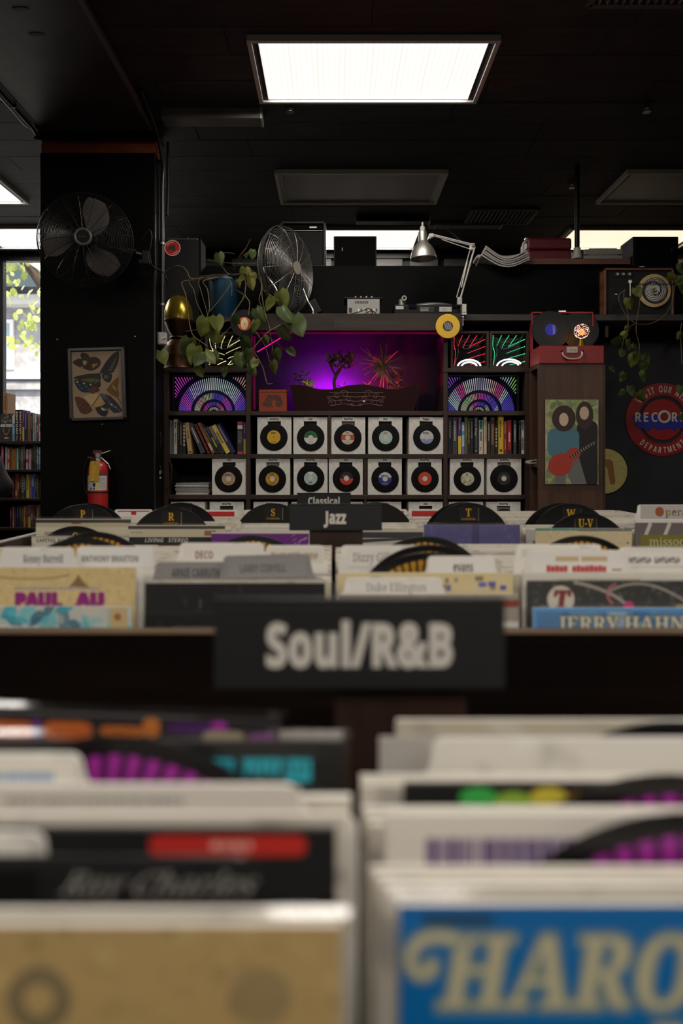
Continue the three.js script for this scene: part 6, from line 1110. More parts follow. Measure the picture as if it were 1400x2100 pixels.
{
  const d = 4.915, q = d / F, t = thing('record_sign', 'round red metal sign reading RECORD on the dark wall', 'sign', [X(1357, d), Y(860.5, d), -d]);
  const R = 75 * q;
  const circ = (r) => { const s = new THREE.Shape(); s.absarc(0, 0, r, 0, Math.PI * 2); return s; };
  const ring = circ(R); ring.holes.push(new THREE.Path().absarc(0, 0, R * 0.655, 0, Math.PI * 2, true));
  mesh('ring', extr(ring, 0.006, 0.001, 40), M.redEnamel, t);
  mesh('centre_disc', extr(circ(R * 0.56), 0.006, 0.001, 40), M.redEnamel, t);
  const bw = R * 0.83, bn = []; bn.push([-bw, 0.12 * R], [bw, 0.12 * R], [bw * 0.93, -0.26 * R]); for (let i = 0; i < 12; i++) bn.push([bw * (0.86 - i * 0.145), R * (-0.27 - 0.05 * (i % 2) + 0.03 * (i % 3))]); bn.push([-bw * 0.86, -0.2 * R]);
  mesh('blue_banner', extr(poly(bn), 0.004, 0.0008).translate(0, 0, 0.005), M.blueEnamel, t);
  const lm = mat(rgb(206, 196, 184), 0.5);
  const place2 = (s, x, y, size, k) => { const l = letter(s, size); l.g.scale(k, 1, 1).translate(x, y, 0.0095); mesh('letter', l.g, lm, t); };
  [['R', -0.665], ['E', -0.455], ['C', -0.225], ['R', 0.33], ['D', 0.56]].forEach(([s, x]) => place2(s, x * R, -0.06 * R, 0.255 * R, 0.86));
  mesh('letter', tor(R * 0.145, R * 0.042, 0.045 * R, 0.07 * R, 0.009, null, 6, 32), lm, t); mesh('letter_centre', cyl(R * 0.085, R * 0.085, 0.004, 0.045 * R, 0.07 * R, 0.01, [Math.PI / 2, 0, 0], 24), M.redEnamel, t);
  const arc = (s, r, a0, step, size, out) => { let a = a0; for (const ch of s) { if (ch !== ' ') { const l = letter(ch, size); l.g.scale(0.62, 1, 1); if (out) { l.g.translate(0, r, 0).rotateZ(a); } else { l.g.translate(0, -r, 0).rotateZ(a); } l.g.translate(0, 0, 0.006); mesh('letter', l.g, lm, t); } a += (out ? -1 : 1) * step * (ch === ' ' ? 0.7 : ch === 'I' ? 0.78 : 1); } };
  arc('VISIT OUR NEW', R * 0.74, 0.89, 0.158, R * 0.185, true);
  arc('DEPARTMENT', R * 0.915, -0.72, 0.16, R * 0.17, false);
  const y = thing('yellow_wall_disc', 'pale yellow disc with a brown leg-like mark half behind the cabinet', 'sign', [X(1239, d), Y(966, d), -d]);
  mesh('rim', cyl(48.5 * q, 48.5 * q, 0.006, 0, 0, 0.003, [Math.PI / 2, 0, 0], 56), M.blackPlastic, y);
  mesh('face', cyl(46 * q, 46 * q, 0.004, 0, 0, 0.006, [Math.PI / 2, 0, 0], 56), mat(rgb(206, 192, 112), 0.5, { map: T.paper }), y);
  mesh('emblem', extr(poly([[-20, 24], [10, 24], [16, 20], [21, -20], [20, -26], [16, -28], [11, -26], [5, 6], [-2, 12], [-20, 12]].map(([a, b]) => [a * q, b * q])), 0.002).translate(0, 0, 0.008), mat(rgb(152, 92, 34), 0.5), y);
}

// ================================================================ LEFT: COLUMN THINGS, BRASS LAMP
{
  const d = 4.33, t = thing('framed_print', 'framed print of five butterflies on the black column', 'picture', at(200.5, 788, d));
  t.rotation.z = 0.03;
  const w = S(116, d), h = S(149, d), fr = S(6.5, d);
  const bar = (l, x, y, turn) => { const g = rb(l, fr, 0.022, 0.004, 0, 0, 0); g.rotateZ(turn); return g.translate(x, y, 0.012); };
  for (const [l, x, y, a] of [[w, 0, h / 2 - fr / 2, 0], [w, 0, -h / 2 + fr / 2, 0], [h, w / 2 - fr / 2, 0, Math.PI / 2], [h, -w / 2 + fr / 2, 0, Math.PI / 2]]) mesh('frame_bar', bar(l, x, y, a), M.frameBlack ||= mat(rgb(52, 49, 48), 0.35), t);
  mesh('print', onto(bx(w - fr * 2 + 0.004, h - fr * 2 + 0.004, 0.003, 0, 0, 0.006), C.butterflies), M.printB, t);
  mesh('glass', bx(w - fr * 2 + 0.002, h - fr * 2 + 0.002, 0.002, 0, 0, 0.015), M.glass, t);
  mesh('backing', bx(w - 0.006, h - 0.006, 0.004, 0, 0, 0.002), M.blackMatt, t);
}
{
  const d = 4.24, q = d / F, yb = Y(1042, d), R = 20 * q, P = (px, py, z = 0) => V(X(px, d) - X(201, d), Y(py, d) - yb, z);
  const t = thing('fire_extinguisher', 'red fire extinguisher with a yellow tag on the black column', 'extinguisher', [X(201, d), yb, -d]);
  const H = Y(958, d) - yb;
  mesh('cylinder', lathe([[0, -0.12], [R * 0.9, -0.118], [R, -0.1], [R, H - 0.02], [R * 0.92, H + 0.008], [R * 0.7, H + 0.026], [R * 0.4, H + 0.036], [0, H + 0.038]], 0, 0, 0, null, 40), M.red, t);
  const lab = new THREE.CylinderGeometry(R + 0.0012, R + 0.0012, 34 * q, 32, 1, true, -1.3, 2.6).translate(0, P(0, 988).y, 0);
  { const uv = lab.attributes.uv, c = C.extLabel; for (let i = 0; i < uv.count; i++) uv.setXY(i, c.u0 + (c.u1 - c.u0) * uv.getX(i), c.v0 + (c.v1 - c.v0) * uv.getY(i)); }
  mesh('label', lab, M.printB, t);
  mesh('band', tor(R + 0.002, 0.003, 0, P(0, 1009).y, 0, [Math.PI / 2, 0, 0], 6, 40), M.blackPlastic, t);
  mesh('neck', [cyl(0.017, 0.02, 0.04, 0, H + 0.05, 0), cyl(0.02, 0.02, 0.024, 0, H + 0.07, 0)], M.satin, t);
  mesh('valve', rb(0.05, 0.028, 0.03, 0.006, -0.004, H + 0.086, 0), M.darkRed, t);
  mesh('lever', [rod(P(196, 934), P(227, 924), 0.005), bx(0.085, 0.003, 0.022, 0.035, P(0, 929).y, 0, [0, 0, 0.3])], M.steel, t);
  mesh('carry_handle', [rod(P(206, 938), P(222, 952), 0.005), rod(P(222, 952), P(226, 962), 0.005)], M.steel, t);
  mesh('gauge', cyl(0.014, 0.014, 0.014, 0.008, H + 0.07, 0.022, [Math.PI / 2, 0, 0], 18), M.satin, t);
  mesh('nozzle', [cyl(0.011, 0.013, 0.03, P(186, 0).x, P(0, 939).y, 0, [0, 0, Math.PI / 2], 14), cyl(0.016, 0.016, 0.01, P(192, 0).x, P(0, 943).y, 0.01, [Math.PI / 2, 0, 0], 14)], M.bronze, t);
  mesh('hose', tube([P(186, 939), P(178, 946), P(173, 960), P(172, 985), P(176, 1010), P(179, 1016)], 0.0085, 40, 8), M.blackPlastic, t);
  mesh('hose_ring', cyl(0.0105, 0.0105, 0.022, P(179, 0).x, P(0, 1011).y, 0, [0, 0, 0.15], 12), M.conduit, t);
  const tg = mesh('inspection_tag', onto(extr(poly([[-10, -20], [10, -20], [10, 18], [7, 21], [-7, 21], [-10, 18]].map(([a, b]) => [a * q, b * q])), 0.0014), C.extTag), M.printB, t);
  tg.position.copy(P(201, 967, R + 0.008)); tg.rotation.z = -0.07;
  mesh('tie', [tube([P(203, 934, 0.02), P(201, 942, 0.035), P(201, 949, R + 0.009)], 0.0016, 14, 5), tor(0.006, 0.0016, P(201, 0).x, P(0, 950).y, R + 0.009, null, 5, 14)], M.steel, t);
  mesh('wall_hook', bx(0.05, 0.06, 0.05, 0, H - 0.01, -0.07), M.blackWire, t);
}
{
  const d = 4.66, q = d / F, base = sy(755), t = thing('brass_lamp', 'antique bronze urn lamp with a golden mirrored dome', 'lamp', [X(366, d), base, -d]);
  const y = (py) => (Y(py, d) - base) / q;
  mesh('urn', lathe([[0, 0], [30, 0], [31, 4], [27, 7], [28, 24], [29, 29], [28, 31], [27, 46], [24, 55], [15, 62], [13, 68], [15, 72], [20, 78], [27, y(664)], [31, y(660)], [30, y(657)], [0, y(657)]].map(([a, b]) => [a * q, b * q]), 0, 0, 0, null, 48), M.bronze, t);
  mesh('ring', [tor(16 * q, 2 * q, 0, 66 * q, 0, [Math.PI / 2, 0, 0], 6, 36), tor(28 * q, 1.5 * q, 0, 30 * q, 0, [Math.PI / 2, 0, 0], 6, 40)], M.bronze, t);
  const dome = []; for (let i = 0; i <= 16; i++) { const a = i / 16 * Math.PI / 2; dome.push([30 * q * Math.cos(a) ** 0.85, (y(658) + (y(606) - y(658)) * Math.sin(a)) * q]); }
  mesh('dome', lathe(dome, 0, 0, 0, null, 56), M.brass, t);
}
{ // junction things on the column's right side, below the print
  const t = thing('wall_wiring', 'dark cables and plugs hanging between the column and the shelf', 'cables', [0, 0, 0]);
  mesh('cable', [tube([at(325, 878, 4.46), at(330, 900, 4.46), at(324, 940, 4.46), at(333, 970, 4.46)], 0.004, 24, 6), tube([at(346, 940, 4.52), at(352, 960, 4.5), at(350, 990, 4.5), at(340, 1010, 4.5)], 0.004, 24, 6)], M.cable, t);
  mesh('plug', [rb(0.02, 0.025, 0.02, 0.004, X(326, 4.46), Y(969, 4.46), -4.46), rb(0.025, 0.012, 0.02, 0.003, X(326, 4.46), Y(980, 4.46), -4.46)], M.greyPaint, t);
}

// ================================================================ TRAILING PLANTS
function heartLeaf(fold, droop) {                               // unit length, hangs from the origin along -y, faces +z
  const nu = 9, nv = 6, pos = [], idx = [];
  for (let i = 0; i <= nu; i++) for (let j = 0; j <= nv; j++) {
    const s = i / nu, c = j / nv * 2 - 1, wd = 0.44 * Math.pow(Math.sin(Math.PI * Math.pow(s * 0.97 + 0.03, 0.62)), 0.8) * (1 - 0.1 * s), lobe = 0.16 * (1 - s) ** 3 * Math.abs(c) ** 1.5;
    pos.push(c * wd, -s + lobe, -fold * Math.abs(c) * wd - droop * s * s + 0.02 * Math.sin(s * 9 + c * 2));
  }
  for (let i = 0; i < nu; i++) for (let j = 0; j < nv; j++) { const p = i * (nv + 1) + j; idx.push(p, p + nv + 1, p + 1, p + 1, p + nv + 1, p + nv + 2); }
  const g = new THREE.BufferGeometry(); g.setAttribute('position', new THREE.Float32BufferAttribute(pos, 3)); g.setIndex(idx); g.computeVertexNormals();
  return g;
}
const leafGeos = [heartLeaf(0.25, 0.15), heartLeaf(0.5, 0.3), heartLeaf(0.15, -0.1)];
function leafAt(parent, p, size, turn, m, k) {
  const o = mesh('leaf', leafGeos[k % 3], m, parent);
  o.position.copy(p); o.scale.setScalar(size); o.rotation.set(rnd(-0.35, 0.25), rnd(-0.7, 0.7), turn, 'ZXY');
}
{
  const D = 4.36, t = thing('trailing_pothos', 'large trailing pothos spilling from a blue pot on the shelf', 'potted plant', [0, 0, 0]);
  const q = 360 / 1400, Z = (x, y, d = D) => at(320 + x * q, 430 + y * q, d);
  const py = deckTop - 0.015, pc = X(458, 4.66), r0 = S(26, 4.66), r1 = S(30.5, 4.66), ph = Y(574, 4.66) - py;
  mesh('pot', lathe([[0, 0], [r0, 0], [r1, ph - 0.02], [r1 + 0.005, ph - 0.018], [r1 + 0.005, ph], [r1 - 0.004, ph], [r1 - 0.006, ph - 0.03], [0, ph - 0.03]], pc, py, -4.66, null, 40), M.bluePot, t);
  mesh('soil', cyl(r1 - 0.006, r1 - 0.006, 0.01, pc, py + ph - 0.026, -4.66), M.soil, t);
  const top = V(pc, py + ph - 0.02, -4.66);
  const rim = (x, y) => Z(x, y, 4.52);
  const stems = [
    [[480, 545], [300, 560], [205, 580], [235, 680], [250, 800], [270, 930], [300, 1010], [410, 1090]], [[470, 545], [340, 545], [262, 575], [300, 640], [320, 730], [375, 850]], [[480, 540], [345, 560], [355, 640], [390, 760], [415, 860]], [[500, 540], [375, 570], [410, 640], [425, 790], [400, 860]],
    [[580, 560], [590, 600], [520, 700], [430, 810]], [[560, 550], [600, 580], [602, 690]], [[700, 520], [715, 600], [708, 680], [745, 740], [735, 840]], [[760, 480], [830, 540], [838, 640], [820, 720], [850, 790]], [[770, 490], [838, 580], [845, 700], [880, 870]], [[840, 630], [920, 690], [980, 730]],
    [[740, 830], [760, 920], [820, 1010], [870, 1090], [905, 1210]], [[850, 790], [900, 920], [915, 1020], [930, 1120]], [[1050, 890], [900, 970], [840, 1030], [770, 1110]], [[600, 930], [540, 990], [460, 1070]], [[440, 930], [400, 1000], [350, 1050], [310, 1150]], [[700, 1060], [790, 1150], [850, 1260], [885, 1385], [930, 1385]], [[620, 470], [660, 380], [720, 300], [750, 235]], [[620, 480], [680, 380], [730, 340], [780, 330]], [[80, 485], [150, 450], [210, 455], [250, 500], [280, 550], [420, 540]], [[530, 345], [580, 345], [625, 352]], [[500, 430], [540, 470], [560, 500], [600, 520]], [[590, 880], [520, 900], [360, 950], [240, 970]], [[410, 400], [560, 425], [760, 430], [860, 425]], [[810, 975], [960, 1060], [1020, 1115], [1080, 1110]], [[640, 640], [700, 690], [640, 790], [600, 850]],
  ];
  stems.forEach((s, i) => { const n = s.length, pts = s.map(([x, y], k) => Z(x, y, k === 0 ? 4.56 : 4.43 - Math.min(k, 3) * 0.02 + (i % 4) * 0.012)); mesh('vine', tube(pts, i % 3 ? 0.0024 : 0.0034, n * 6, 5), M.vine, t); });
  mesh('rootstock', [tube([Z(350, 540, 4.6), Z(480, 525, 4.6), Z(640, 520, 4.58), Z(760, 500, 4.58)], 0.009, 20, 7), tube([Z(380, 530, 4.56), Z(500, 540, 4.56), Z(600, 515, 4.58)], 0.006, 16, 6)], M.bark, t);
  const ms = [M.leaf, M.leafDark, M.leaf, M.leafPale];
  [[497, 345, 95, 0.2, 1], [775, 318, 75, 0, 1], [718, 350, 45, 0.1, 1], [838, 335, 60, 0.5, 0], [770, 500, 95, -0.4, 3], [715, 470, 70, 0.6, 3], [690, 520, 70, -0.5, 3], [645, 560, 60, 0.3, 3],
    [915, 700, 115, -0.25, 0], [985, 650, 145, 0.3, 2], [1005, 770, 150, 0.7, 1], [1105, 850, 175, 0.35, 1], [990, 945, 125, 0.75, 1], [800, 785, 130, 0.65, 1], [615, 850, 95, 0.8, 1], [790, 880, 100, -0.2, 2],
    [400, 860, 150, -0.2, 0], [480, 850, 130, 0.15, 0], [440, 940, 130, 0.4, 0], [270, 1025, 160, -0.1, 1], [320, 1090, 150, -0.3, 0], [390, 1130, 130, 0.8, 2], [330, 1240, 105, 0.6, 0], [545, 1260, 85, 0, 1],
    [690, 1030, 120, 0.6, 1], [735, 1110, 110, -0.3, 1], [795, 1190, 85, -0.3, 0], [750, 1250, 90, 0.6, 1], [950, 1110, 100, 0.3, 1], [1062, 1100, 95, 0.5, 1], [925, 1210, 100, 0.15, 0], [670, 1140, 120, 0.2, 1], [38, 1125, 120, 0.3, 0], [750, 560, 85, 0.2, 3], [455, 1130, 90, 0.5, 1], [360, 1150, 120, -0.4, 1], [700, 460, 60, -0.6, 2], [860, 1010, 70, 0.4, 1], [630, 1170, 130, 0.9, 1], [510, 1000, 80, -0.3, 0]]
    .forEach(([x, y, s, a, k], i) => leafAt(t, Z(x, y, 4.33 + (i % 5) * 0.025), S(s * q, D) * 1.05, a, ms[k], i));
}
{
  const D = 4.44, t = thing('ledge_pothos', 'small trailing pothos draped over the wooden record player', 'plant', [0, 0, 0]);
  const q = 440 / 1400, Z = (x, y, d = D) => at(960 + x * q, 430 + y * q, d);
  const stems = [[[1400, 420], [1350, 490], [1335, 580], [1290, 680], [1200, 740], [1100, 745], [1030, 690], [985, 600], [985, 555], [1020, 525]], [[1020, 520], [1015, 570], [1040, 680], [1042, 760]], [[1105, 520], [1118, 600], [1098, 720], [1095, 800], [1115, 880], [1112, 940]], [[1042, 770], [1010, 860], [1000, 930]], [[1112, 935], [1140, 960], [1122, 1010]], [[1390, 740], [1384, 800], [1388, 900], [1392, 1010]], [[1090, 740], [1060, 760]]];
  stems.forEach((s) => mesh('vine', tube(s.map(([x, y], k) => Z(x, y, D - 0.01 * (k % 2))), 0.0024, s.length * 6, 5), M.vine, t));
  [[1042, 760, 50, -0.1, 0], [1025, 800, 55, -0.7, 0], [1000, 850, 80, -1.4, 1], [1045, 845, 75, 0.3, 0], [1070, 875, 50, 0.9, 1], [1010, 915, 60, -0.4, 1], [1085, 945, 85, -0.15, 0], [1100, 930, 50, -0.2, 1], [1145, 945, 75, 0.6, 1], [1145, 1000, 65, 0.1, 1], [1150, 1050, 75, 0.2, 1], [1020, 1065, 65, -0.4, 1], [930, 1020, 50, 0.6, 1], [1045, 575, 75, 0.3, 0], [1090, 510, 70, 0.5, 0], [1300, 432, 65, 1.2, 0], [1385, 350, 70, 0.3, 1], [1385, 430, 80, -0.3, 1], [1395, 480, 70, 0.2, 1], [1390, 800, 50, -0.4, 1], [1055, 1150, 70, 0.2, 1], [1020, 1180, 50, -0.8, 1], [1110, 1190, 70, 0.5, 1], [1385, 1150, 60, -0.3, 1], [1390, 1330, 60, 0.3, 1]]
    .forEach(([x, y, s, a, k], i) => leafAt(t, Z(x, y, D - 0.012 - (i % 4) * 0.012), S(s * q, D) * 1.05, a, k ? M.leafDark : M.leaf, i));
}

// ================================================================ A PERSON IN BLACK AT THE BOOKCASE (only an elbow reaches into view)
{
  const bones = [], B2 = (a, b, ra, rb2) => bones.push([V(...a), V(...b), ra, rb2]);
  // the figure stands facing the bookcase (-z), the right arm bent, a book in the hands
  B2([0, 0.95, 0], [0, 1.2, 0.01], 0.15, 0.145); B2([0, 1.2, 0.01], [0, 1.4, 0.02], 0.15, 0.16); B2([-0.15, 1.43, 0.02], [0.15, 1.43, 0.02], 0.085, 0.085);
  B2([0, 1.46, 0.01], [0, 1.56, -0.01], 0.06, 0.055);
  for (const s of [-1, 1]) {
    B2([s * 0.09, 0.94, 0], [s * 0.11, 0.52, -0.01], 0.098, 0.065); B2([s * 0.11, 0.52, -0.01], [s * 0.12, 0.1, 0.02], 0.066, 0.045);
    B2([s * 0.12, 0.06, 0.03], [s * 0.13, 0.035, -0.17], 0.045, 0.034);
  }
  B2([0.19, 1.41, 0.02], [0.375, 1.0, 0.05], 0.07, 0.062); B2([0.375, 1.0, 0.05], [0.12, 1.07, -0.2], 0.06, 0.038);
  B2([-0.19, 1.41, 0.02], [-0.34, 1.02, 0.04], 0.068, 0.058); B2([-0.34, 1.02, 0.04], [-0.1, 1.07, -0.2], 0.056, 0.038);
  const cap = (p, [a, b, ra, r2]) => { const ab = b.clone().sub(a), u = Math.max(0, Math.min(1, p.clone().sub(a).dot(ab) / ab.lengthSq())); return p.distanceTo(a.clone().addScaledVector(ab, u)) - (ra + (r2 - ra) * u); };
  function field(list, c, half, n, kk) {
    const mc = new MarchingCubes(n, M.jacket, false, false, 120000), p = new THREE.Vector3(); mc.isolation = 0;
    for (let z = 0; z < n; z++) for (let y = 0; y < n; y++) for (let x = 0; x < n; x++) {
      p.set(c[0] + (x / n * 2 - 1) * half, c[1] + (y / n * 2 - 1) * half, c[2] + (z / n * 2 - 1) * half);
      let d = 9; for (const b of list) { const e = cap(p, b), h = Math.max(kk - Math.abs(d - e), 0) / kk; d = Math.min(d, e) - h * h * kk * 0.25; }
      mc.field[z * n * n + y * n + x] = -d;
    }
    mc.update();
    const g = new THREE.BufferGeometry(), m = mc.count;
    g.setAttribute('position', new THREE.BufferAttribute(mc.positionArray.slice(0, m * 3), 3)); g.setAttribute('normal', new THREE.BufferAttribute(mc.normalArray.slice(0, m * 3), 3));
    g.scale(half, half, half).translate(...c);
    return g;
  }
  const t = thing('person', 'person in a black jacket at the bookcase, elbow bent, holding a book', 'person', [-2.66, 0, -5.0], null, 0);
  const all = field(bones, [0, 0.84, -0.02], 0.9, 88, 0.05);
  // split the one body surface by height into clothed regions of the same continuous figure
  mesh('body', all, M.jacket, t);
  const hb = []; const H2 = (a, b, ra, r2) => hb.push([V(...a), V(...b), ra, r2]);
  H2([0, 1.66, -0.01], [0, 1.7, 0.0], 0.085, 0.088); H2([0, 1.6, -0.045], [0, 1.64, -0.04], 0.05, 0.06); H2([0, 1.64, -0.105], [0, 1.67, -0.09], 0.012, 0.01); H2([0, 1.55, 0], [0, 1.6, -0.01], 0.05, 0.055);
  for (const s of [-1, 1]) H2([s * 0.083, 1.64, 0], [s * 0.085, 1.67, 0.005], 0.014, 0.016);
  mesh('head', field(hb, [0, 1.65, -0.01], 0.16, 56, 0.03), M.skin, t);
  for (const s of [-1, 1]) mesh('eye', sph(0.011, s * 0.03, 1.665, -0.088, 10, 8), M.white, t);
  mesh('mouth', rb(0.04, 0.008, 0.008, 0.003, 0, 1.605, -0.094), M.darkRed, t);
  const hair = []; const H3 = (a, b, ra, r2) => hair.push([V(...a), V(...b), ra, r2]);
  H3([0, 1.71, 0.02], [0, 1.72, -0.01], 0.088, 0.086); H3([0, 1.66, 0.05], [0, 1.58, 0.06], 0.075, 0.06);
  mesh('hair', field(hair, [0, 1.67, 0.02], 0.16, 40, 0.03), M.hair, t);
  for (const s of [-1, 1]) {
    const h = [], HH = (a, b, ra, r2) => h.push([V(...a), V(...b), ra, r2]), wx = s * 0.11;
    HH([wx, 1.17, -0.2], [wx - s * 0.03, 1.19, -0.25], 0.028, 0.03);
    for (let f = 0; f < 4; f++) { const y = 1.215 - f * 0.02, l = [0.05, 0.056, 0.052, 0.042][f]; HH([wx - s * 0.03, y, -0.255], [wx - s * 0.04, y, -0.275 - l * 0.3], 0.0095, 0.009); HH([wx - s * 0.04, y, -0.275 - l * 0.3], [wx - s * (0.04 + l * 0.7), y, -0.3], 0.009, 0.008); }
    HH([wx - s * 0.02, 1.2, -0.22], [wx - s * 0.045, 1.235, -0.235], 0.012, 0.01); HH([wx - s * 0.045, 1.235, -0.235], [wx - s * 0.06, 1.24, -0.262], 0.01, 0.0085);
    mesh('hand', field(h, [wx - s * 0.03, 1.19, -0.25], 0.09, 48, 0.008).translate(0, -0.1, 0), M.skin, t);
  }
  const bk = thing('open_book', 'open book held by the person in black', 'book', [-2.66, 1.03, -5.28]);
  for (const s of [-1, 1]) { mesh('page_block', bx(0.11, 0.17, 0.01, s * 0.054, 0.085, 0, [0, s * 0.25, 0]), M.cream, bk); mesh('cover', bx(0.115, 0.178, 0.003, s * 0.056, 0.085, -0.009, [0, s * 0.25, 0]), M.maroonBook ||= mat(rgb(104, 30, 30), 0.5), bk); }
}

// ================================================================ RECORD BINS
// each bin: front d, back d, sides, lip height; sloping floor inside
function bin(label, x0, x1, d0, d1, lip, back, dividers, slope, side = lip) {
  const t = thing('record_bin', label, 'record bin', [0, 0, 0]), w = x1 - x0, cx = (x0 + x1) / 2, th = 0.018;
  mesh('front_panel', rb(w, lip, th, 0.003, cx, lip / 2, -d0 + th / 2 + 0.012), M.binH, t);
  mesh('lip_edge', rb(w, 0.008, th + 0.006, 0.002, cx, lip + 0.002, -d0 + th / 2 + 0.012), M.lipWood ||= mat(rgb(120, 96, 74), 0.5, { map: T.grainX }), t);
  mesh('back_panel', rb(w, back, th, 0.003, cx, back / 2, -d1 - th / 2), M.binH, t);
  for (const x of [x0 - th / 2, x1 + th / 2]) { mesh('side_panel', rb(th, side, d1 - d0 + 2 * th, 0.003, x, side / 2, -(d0 + d1) / 2), M.binV, t); if (side > lip) mesh('edge_strip', bx(th * 0.7, 0.004, d1 - d0 + 2 * th, x, side + 0.002, -(d0 + d1) / 2), M.white, t); }
  for (const x of dividers) mesh('divider', bx(0.008, lip - 0.16, d1 - d0 - 0.04, x, (lip - 0.1) / 2 + 0.1, -(d0 + d1) / 2), M.binV, t);
  const l = d1 - d0, [f0, f1] = slope; mesh('floor_board', bx(w, 0.012, Math.hypot(l, f1 - f0), cx, (f0 + f1) / 2 - 0.0065, -(d0 + d1) / 2, [Math.atan2(f1 - f0, l), 0, 0]), M.binH, t);
  mesh('plinth', bx(w - 0.05, 0.08, l - 0.05, cx, 0.04, -(d0 + d1) / 2), M.blackMatt, t);
  t.userData.floor = (d) => f0 + (f1 - f0) * (d - d0) / l;
  return t;
}
function sectionSign(label, cell, x0, x1, top, bottom, d, lo, px0, px1) {
  const t = thing('section_sign', label, 'sign', [0, 0, 0]);
  mesh('panel', onto(rb(x1 - x0, top - bottom, 0.008, 0.002, (x0 + x1) / 2, (top + bottom) / 2, -d), cell), M.printSign, t);
  mesh('top_edge', rb(x1 - x0, 0.004, 0.012, 0.0015, (x0 + x1) / 2, top + 0.002, -d - 0.001), M.blackPlastic, t);
  mesh('post', rb(px1 - px0, bottom - lo + 0.03, 0.016, 0.003, (px0 + px1) / 2, (bottom + 0.03 + lo) / 2, -d - 0.013), M.binV, t);
}
const soul = bin('dark wooden bin of the soul section, in front of the Jazz bin', -0.7, 0.7, 0.2, 0.63, 0.78, 0.8, [0.0195], [0.62, 0.65]);
const jazz = bin('dark wooden bin of the Jazz section between the other two bins', -1.36, 1.36, 1.2, 2.02, 0.898, 0.92, [-1.01, -0.675, -0.338, 0.002, 0.322, 0.66, 1.0], [0.6, 0.665]);
const classical = bin('dark wooden bin of the Classical section nearest the shelf wall', -0.988, 1.36, 2.1, 3.46, 0.86, 0.88, [-0.667, -0.346, -0.0275, 0.626, 0.976], [0.635, 0.635], 0.936);
sectionSign('black sign reading Soul/R&B on a dark wooden post', C.signSoul, X(440, 0.645), X(1034, 0.645), Y(1236, 0.645), Y(1412, 0.645), 0.645, 0.78, -0.0, 0.12);
sectionSign('black sign reading Jazz above the gap between two rows', C.signJazz, X(593, 2.0), X(783, 2.0), Y(1036, 2.0), Y(1088, 2.0), 2.0, 0.9, X(634, 2), X(744, 2));
sectionSign('small black sign reading Classical behind the Jazz sign', C.signClassical, X(609, 3.44), X(719, 3.44), Y(1012.5, 3.44), Y(1044, 3.44), 3.44, 0.86, X(640, 3.44), X(690, 3.44));

// a sleeve: board box whose front shows a print, its other faces worn paper edge
const LP = 0.312;
function sleeveGeo(front, edge, w = LP, h = LP, t = 0.0045, part) {
  const g = new THREE.BoxGeometry(w, h, t).translate(0, h / 2, 0), uv = g.attributes.uv;
  const c = part ? { ...front, v0: front.v0 } : front;
  for (let i = 0; i < uv.count; i++) { const f = Math.floor(i / 4), k = f === 4 ? c : edge; uv.setXY(i, k.u0 + (k.u1 - k.u0) * uv.getX(i), k.v0 + (k.v1 - k.v0) * uv.getY(i)); }
  g.clearGroups();
  return g;
}
// print that covers only the top part of the front (the rest stands below the lip): own box on top of a plain one would double it, so the cover is two stacked boxes merged
function coverGeo(front, frac, edge, w = LP, h = LP, t = 0.0045) {
  const a = sleeveGeo(front, edge, w, h * frac, t).translate(0, h * (1 - frac), 0), b = sleeveGeo(edge, edge, w, h * (1 - frac), t);
  return merge([a, b]);
}
const plain = plainFronts.map((c, i) => [0.0042, 0.007].map((t) => sleeveGeo(c, i === 4 ? C.edgeDark : i % 4 === 2 ? C.edgeGrey : C.edge, LP, LP, t))).flat();
function sleeve(geo, x, top, d, label, group, o = {}) {
  const t = thing('record_sleeve', label, 'record', [x, top - (o.h || LP), -d], group);
  t.rotation.set(o.lean || 0, o.turn || 0, o.roll || 0);
  mesh('cover', geo, o.gloss ? M.printGloss : M.printA, t);
  if (o.plastic) { const w = (o.w || LP) + 0.01, h = (o.h || LP) + 0.006, pl = mesh('plastic_sleeve', [bx(w, h, 0.0008, 0, h / 2, 0.0048), bx(w, 0.0008, 0.009, 0, h, 0)], M.sleeve, t); pl.position.y = 0; }
  return t;
}
// divider cards: a card with a raised tab that bears a name
function tabCard(label, x, top, d, w, tab, cell, o = {}) {        // tab = [left, right, height] measured from the card's centre and top
  const h = LP - 0.005 + (o.extra || 0.0), t = thing('divider_card', label, 'divider card', [x, top - h, -d], o.group);
  t.rotation.set(o.lean || 0, o.turn || 0, o.roll || 0);
  const [a, b, th] = tab, y = h - th, s = new THREE.Shape(), r = 0.012;
  s.moveTo(-w / 2, 0); s.lineTo(w / 2, 0); s.lineTo(w / 2, y - r); s.quadraticCurveTo(w / 2, y, w / 2 - r, y);
  if (b < w / 2 - 0.02) { s.lineTo(b + 0.014, y); } s.quadraticCurveTo(b + 0.004, y, b, y + th - 0.006); s.quadraticCurveTo(b - 0.002, h, b - 0.01, h);
  s.lineTo(a + 0.01, h); s.quadraticCurveTo(a + 0.002, h, a, y + th - 0.006); s.quadraticCurveTo(a - 0.004, y, Math.max(-w / 2, a - 0.014), y); s.lineTo(-w / 2, y); s.closePath();
  mesh('card', onto(extr(s, 0.0022, 0.0004), o.black ? C.cardBlack : o.grey ? C.cardGrey : C.cardWhite), M.printGloss, t);
  if (cell) { const lw = o.lw || (b - a) * 0.9, lh = o.lh || th * 0.8; mesh('name_label', onto(bx(lw, lh, 0.0006, (a + b) / 2 + (o.lx || 0), h - (o.ly ?? th * 0.55), 0.0026), cell), M.printA, t); }
  return t;
}
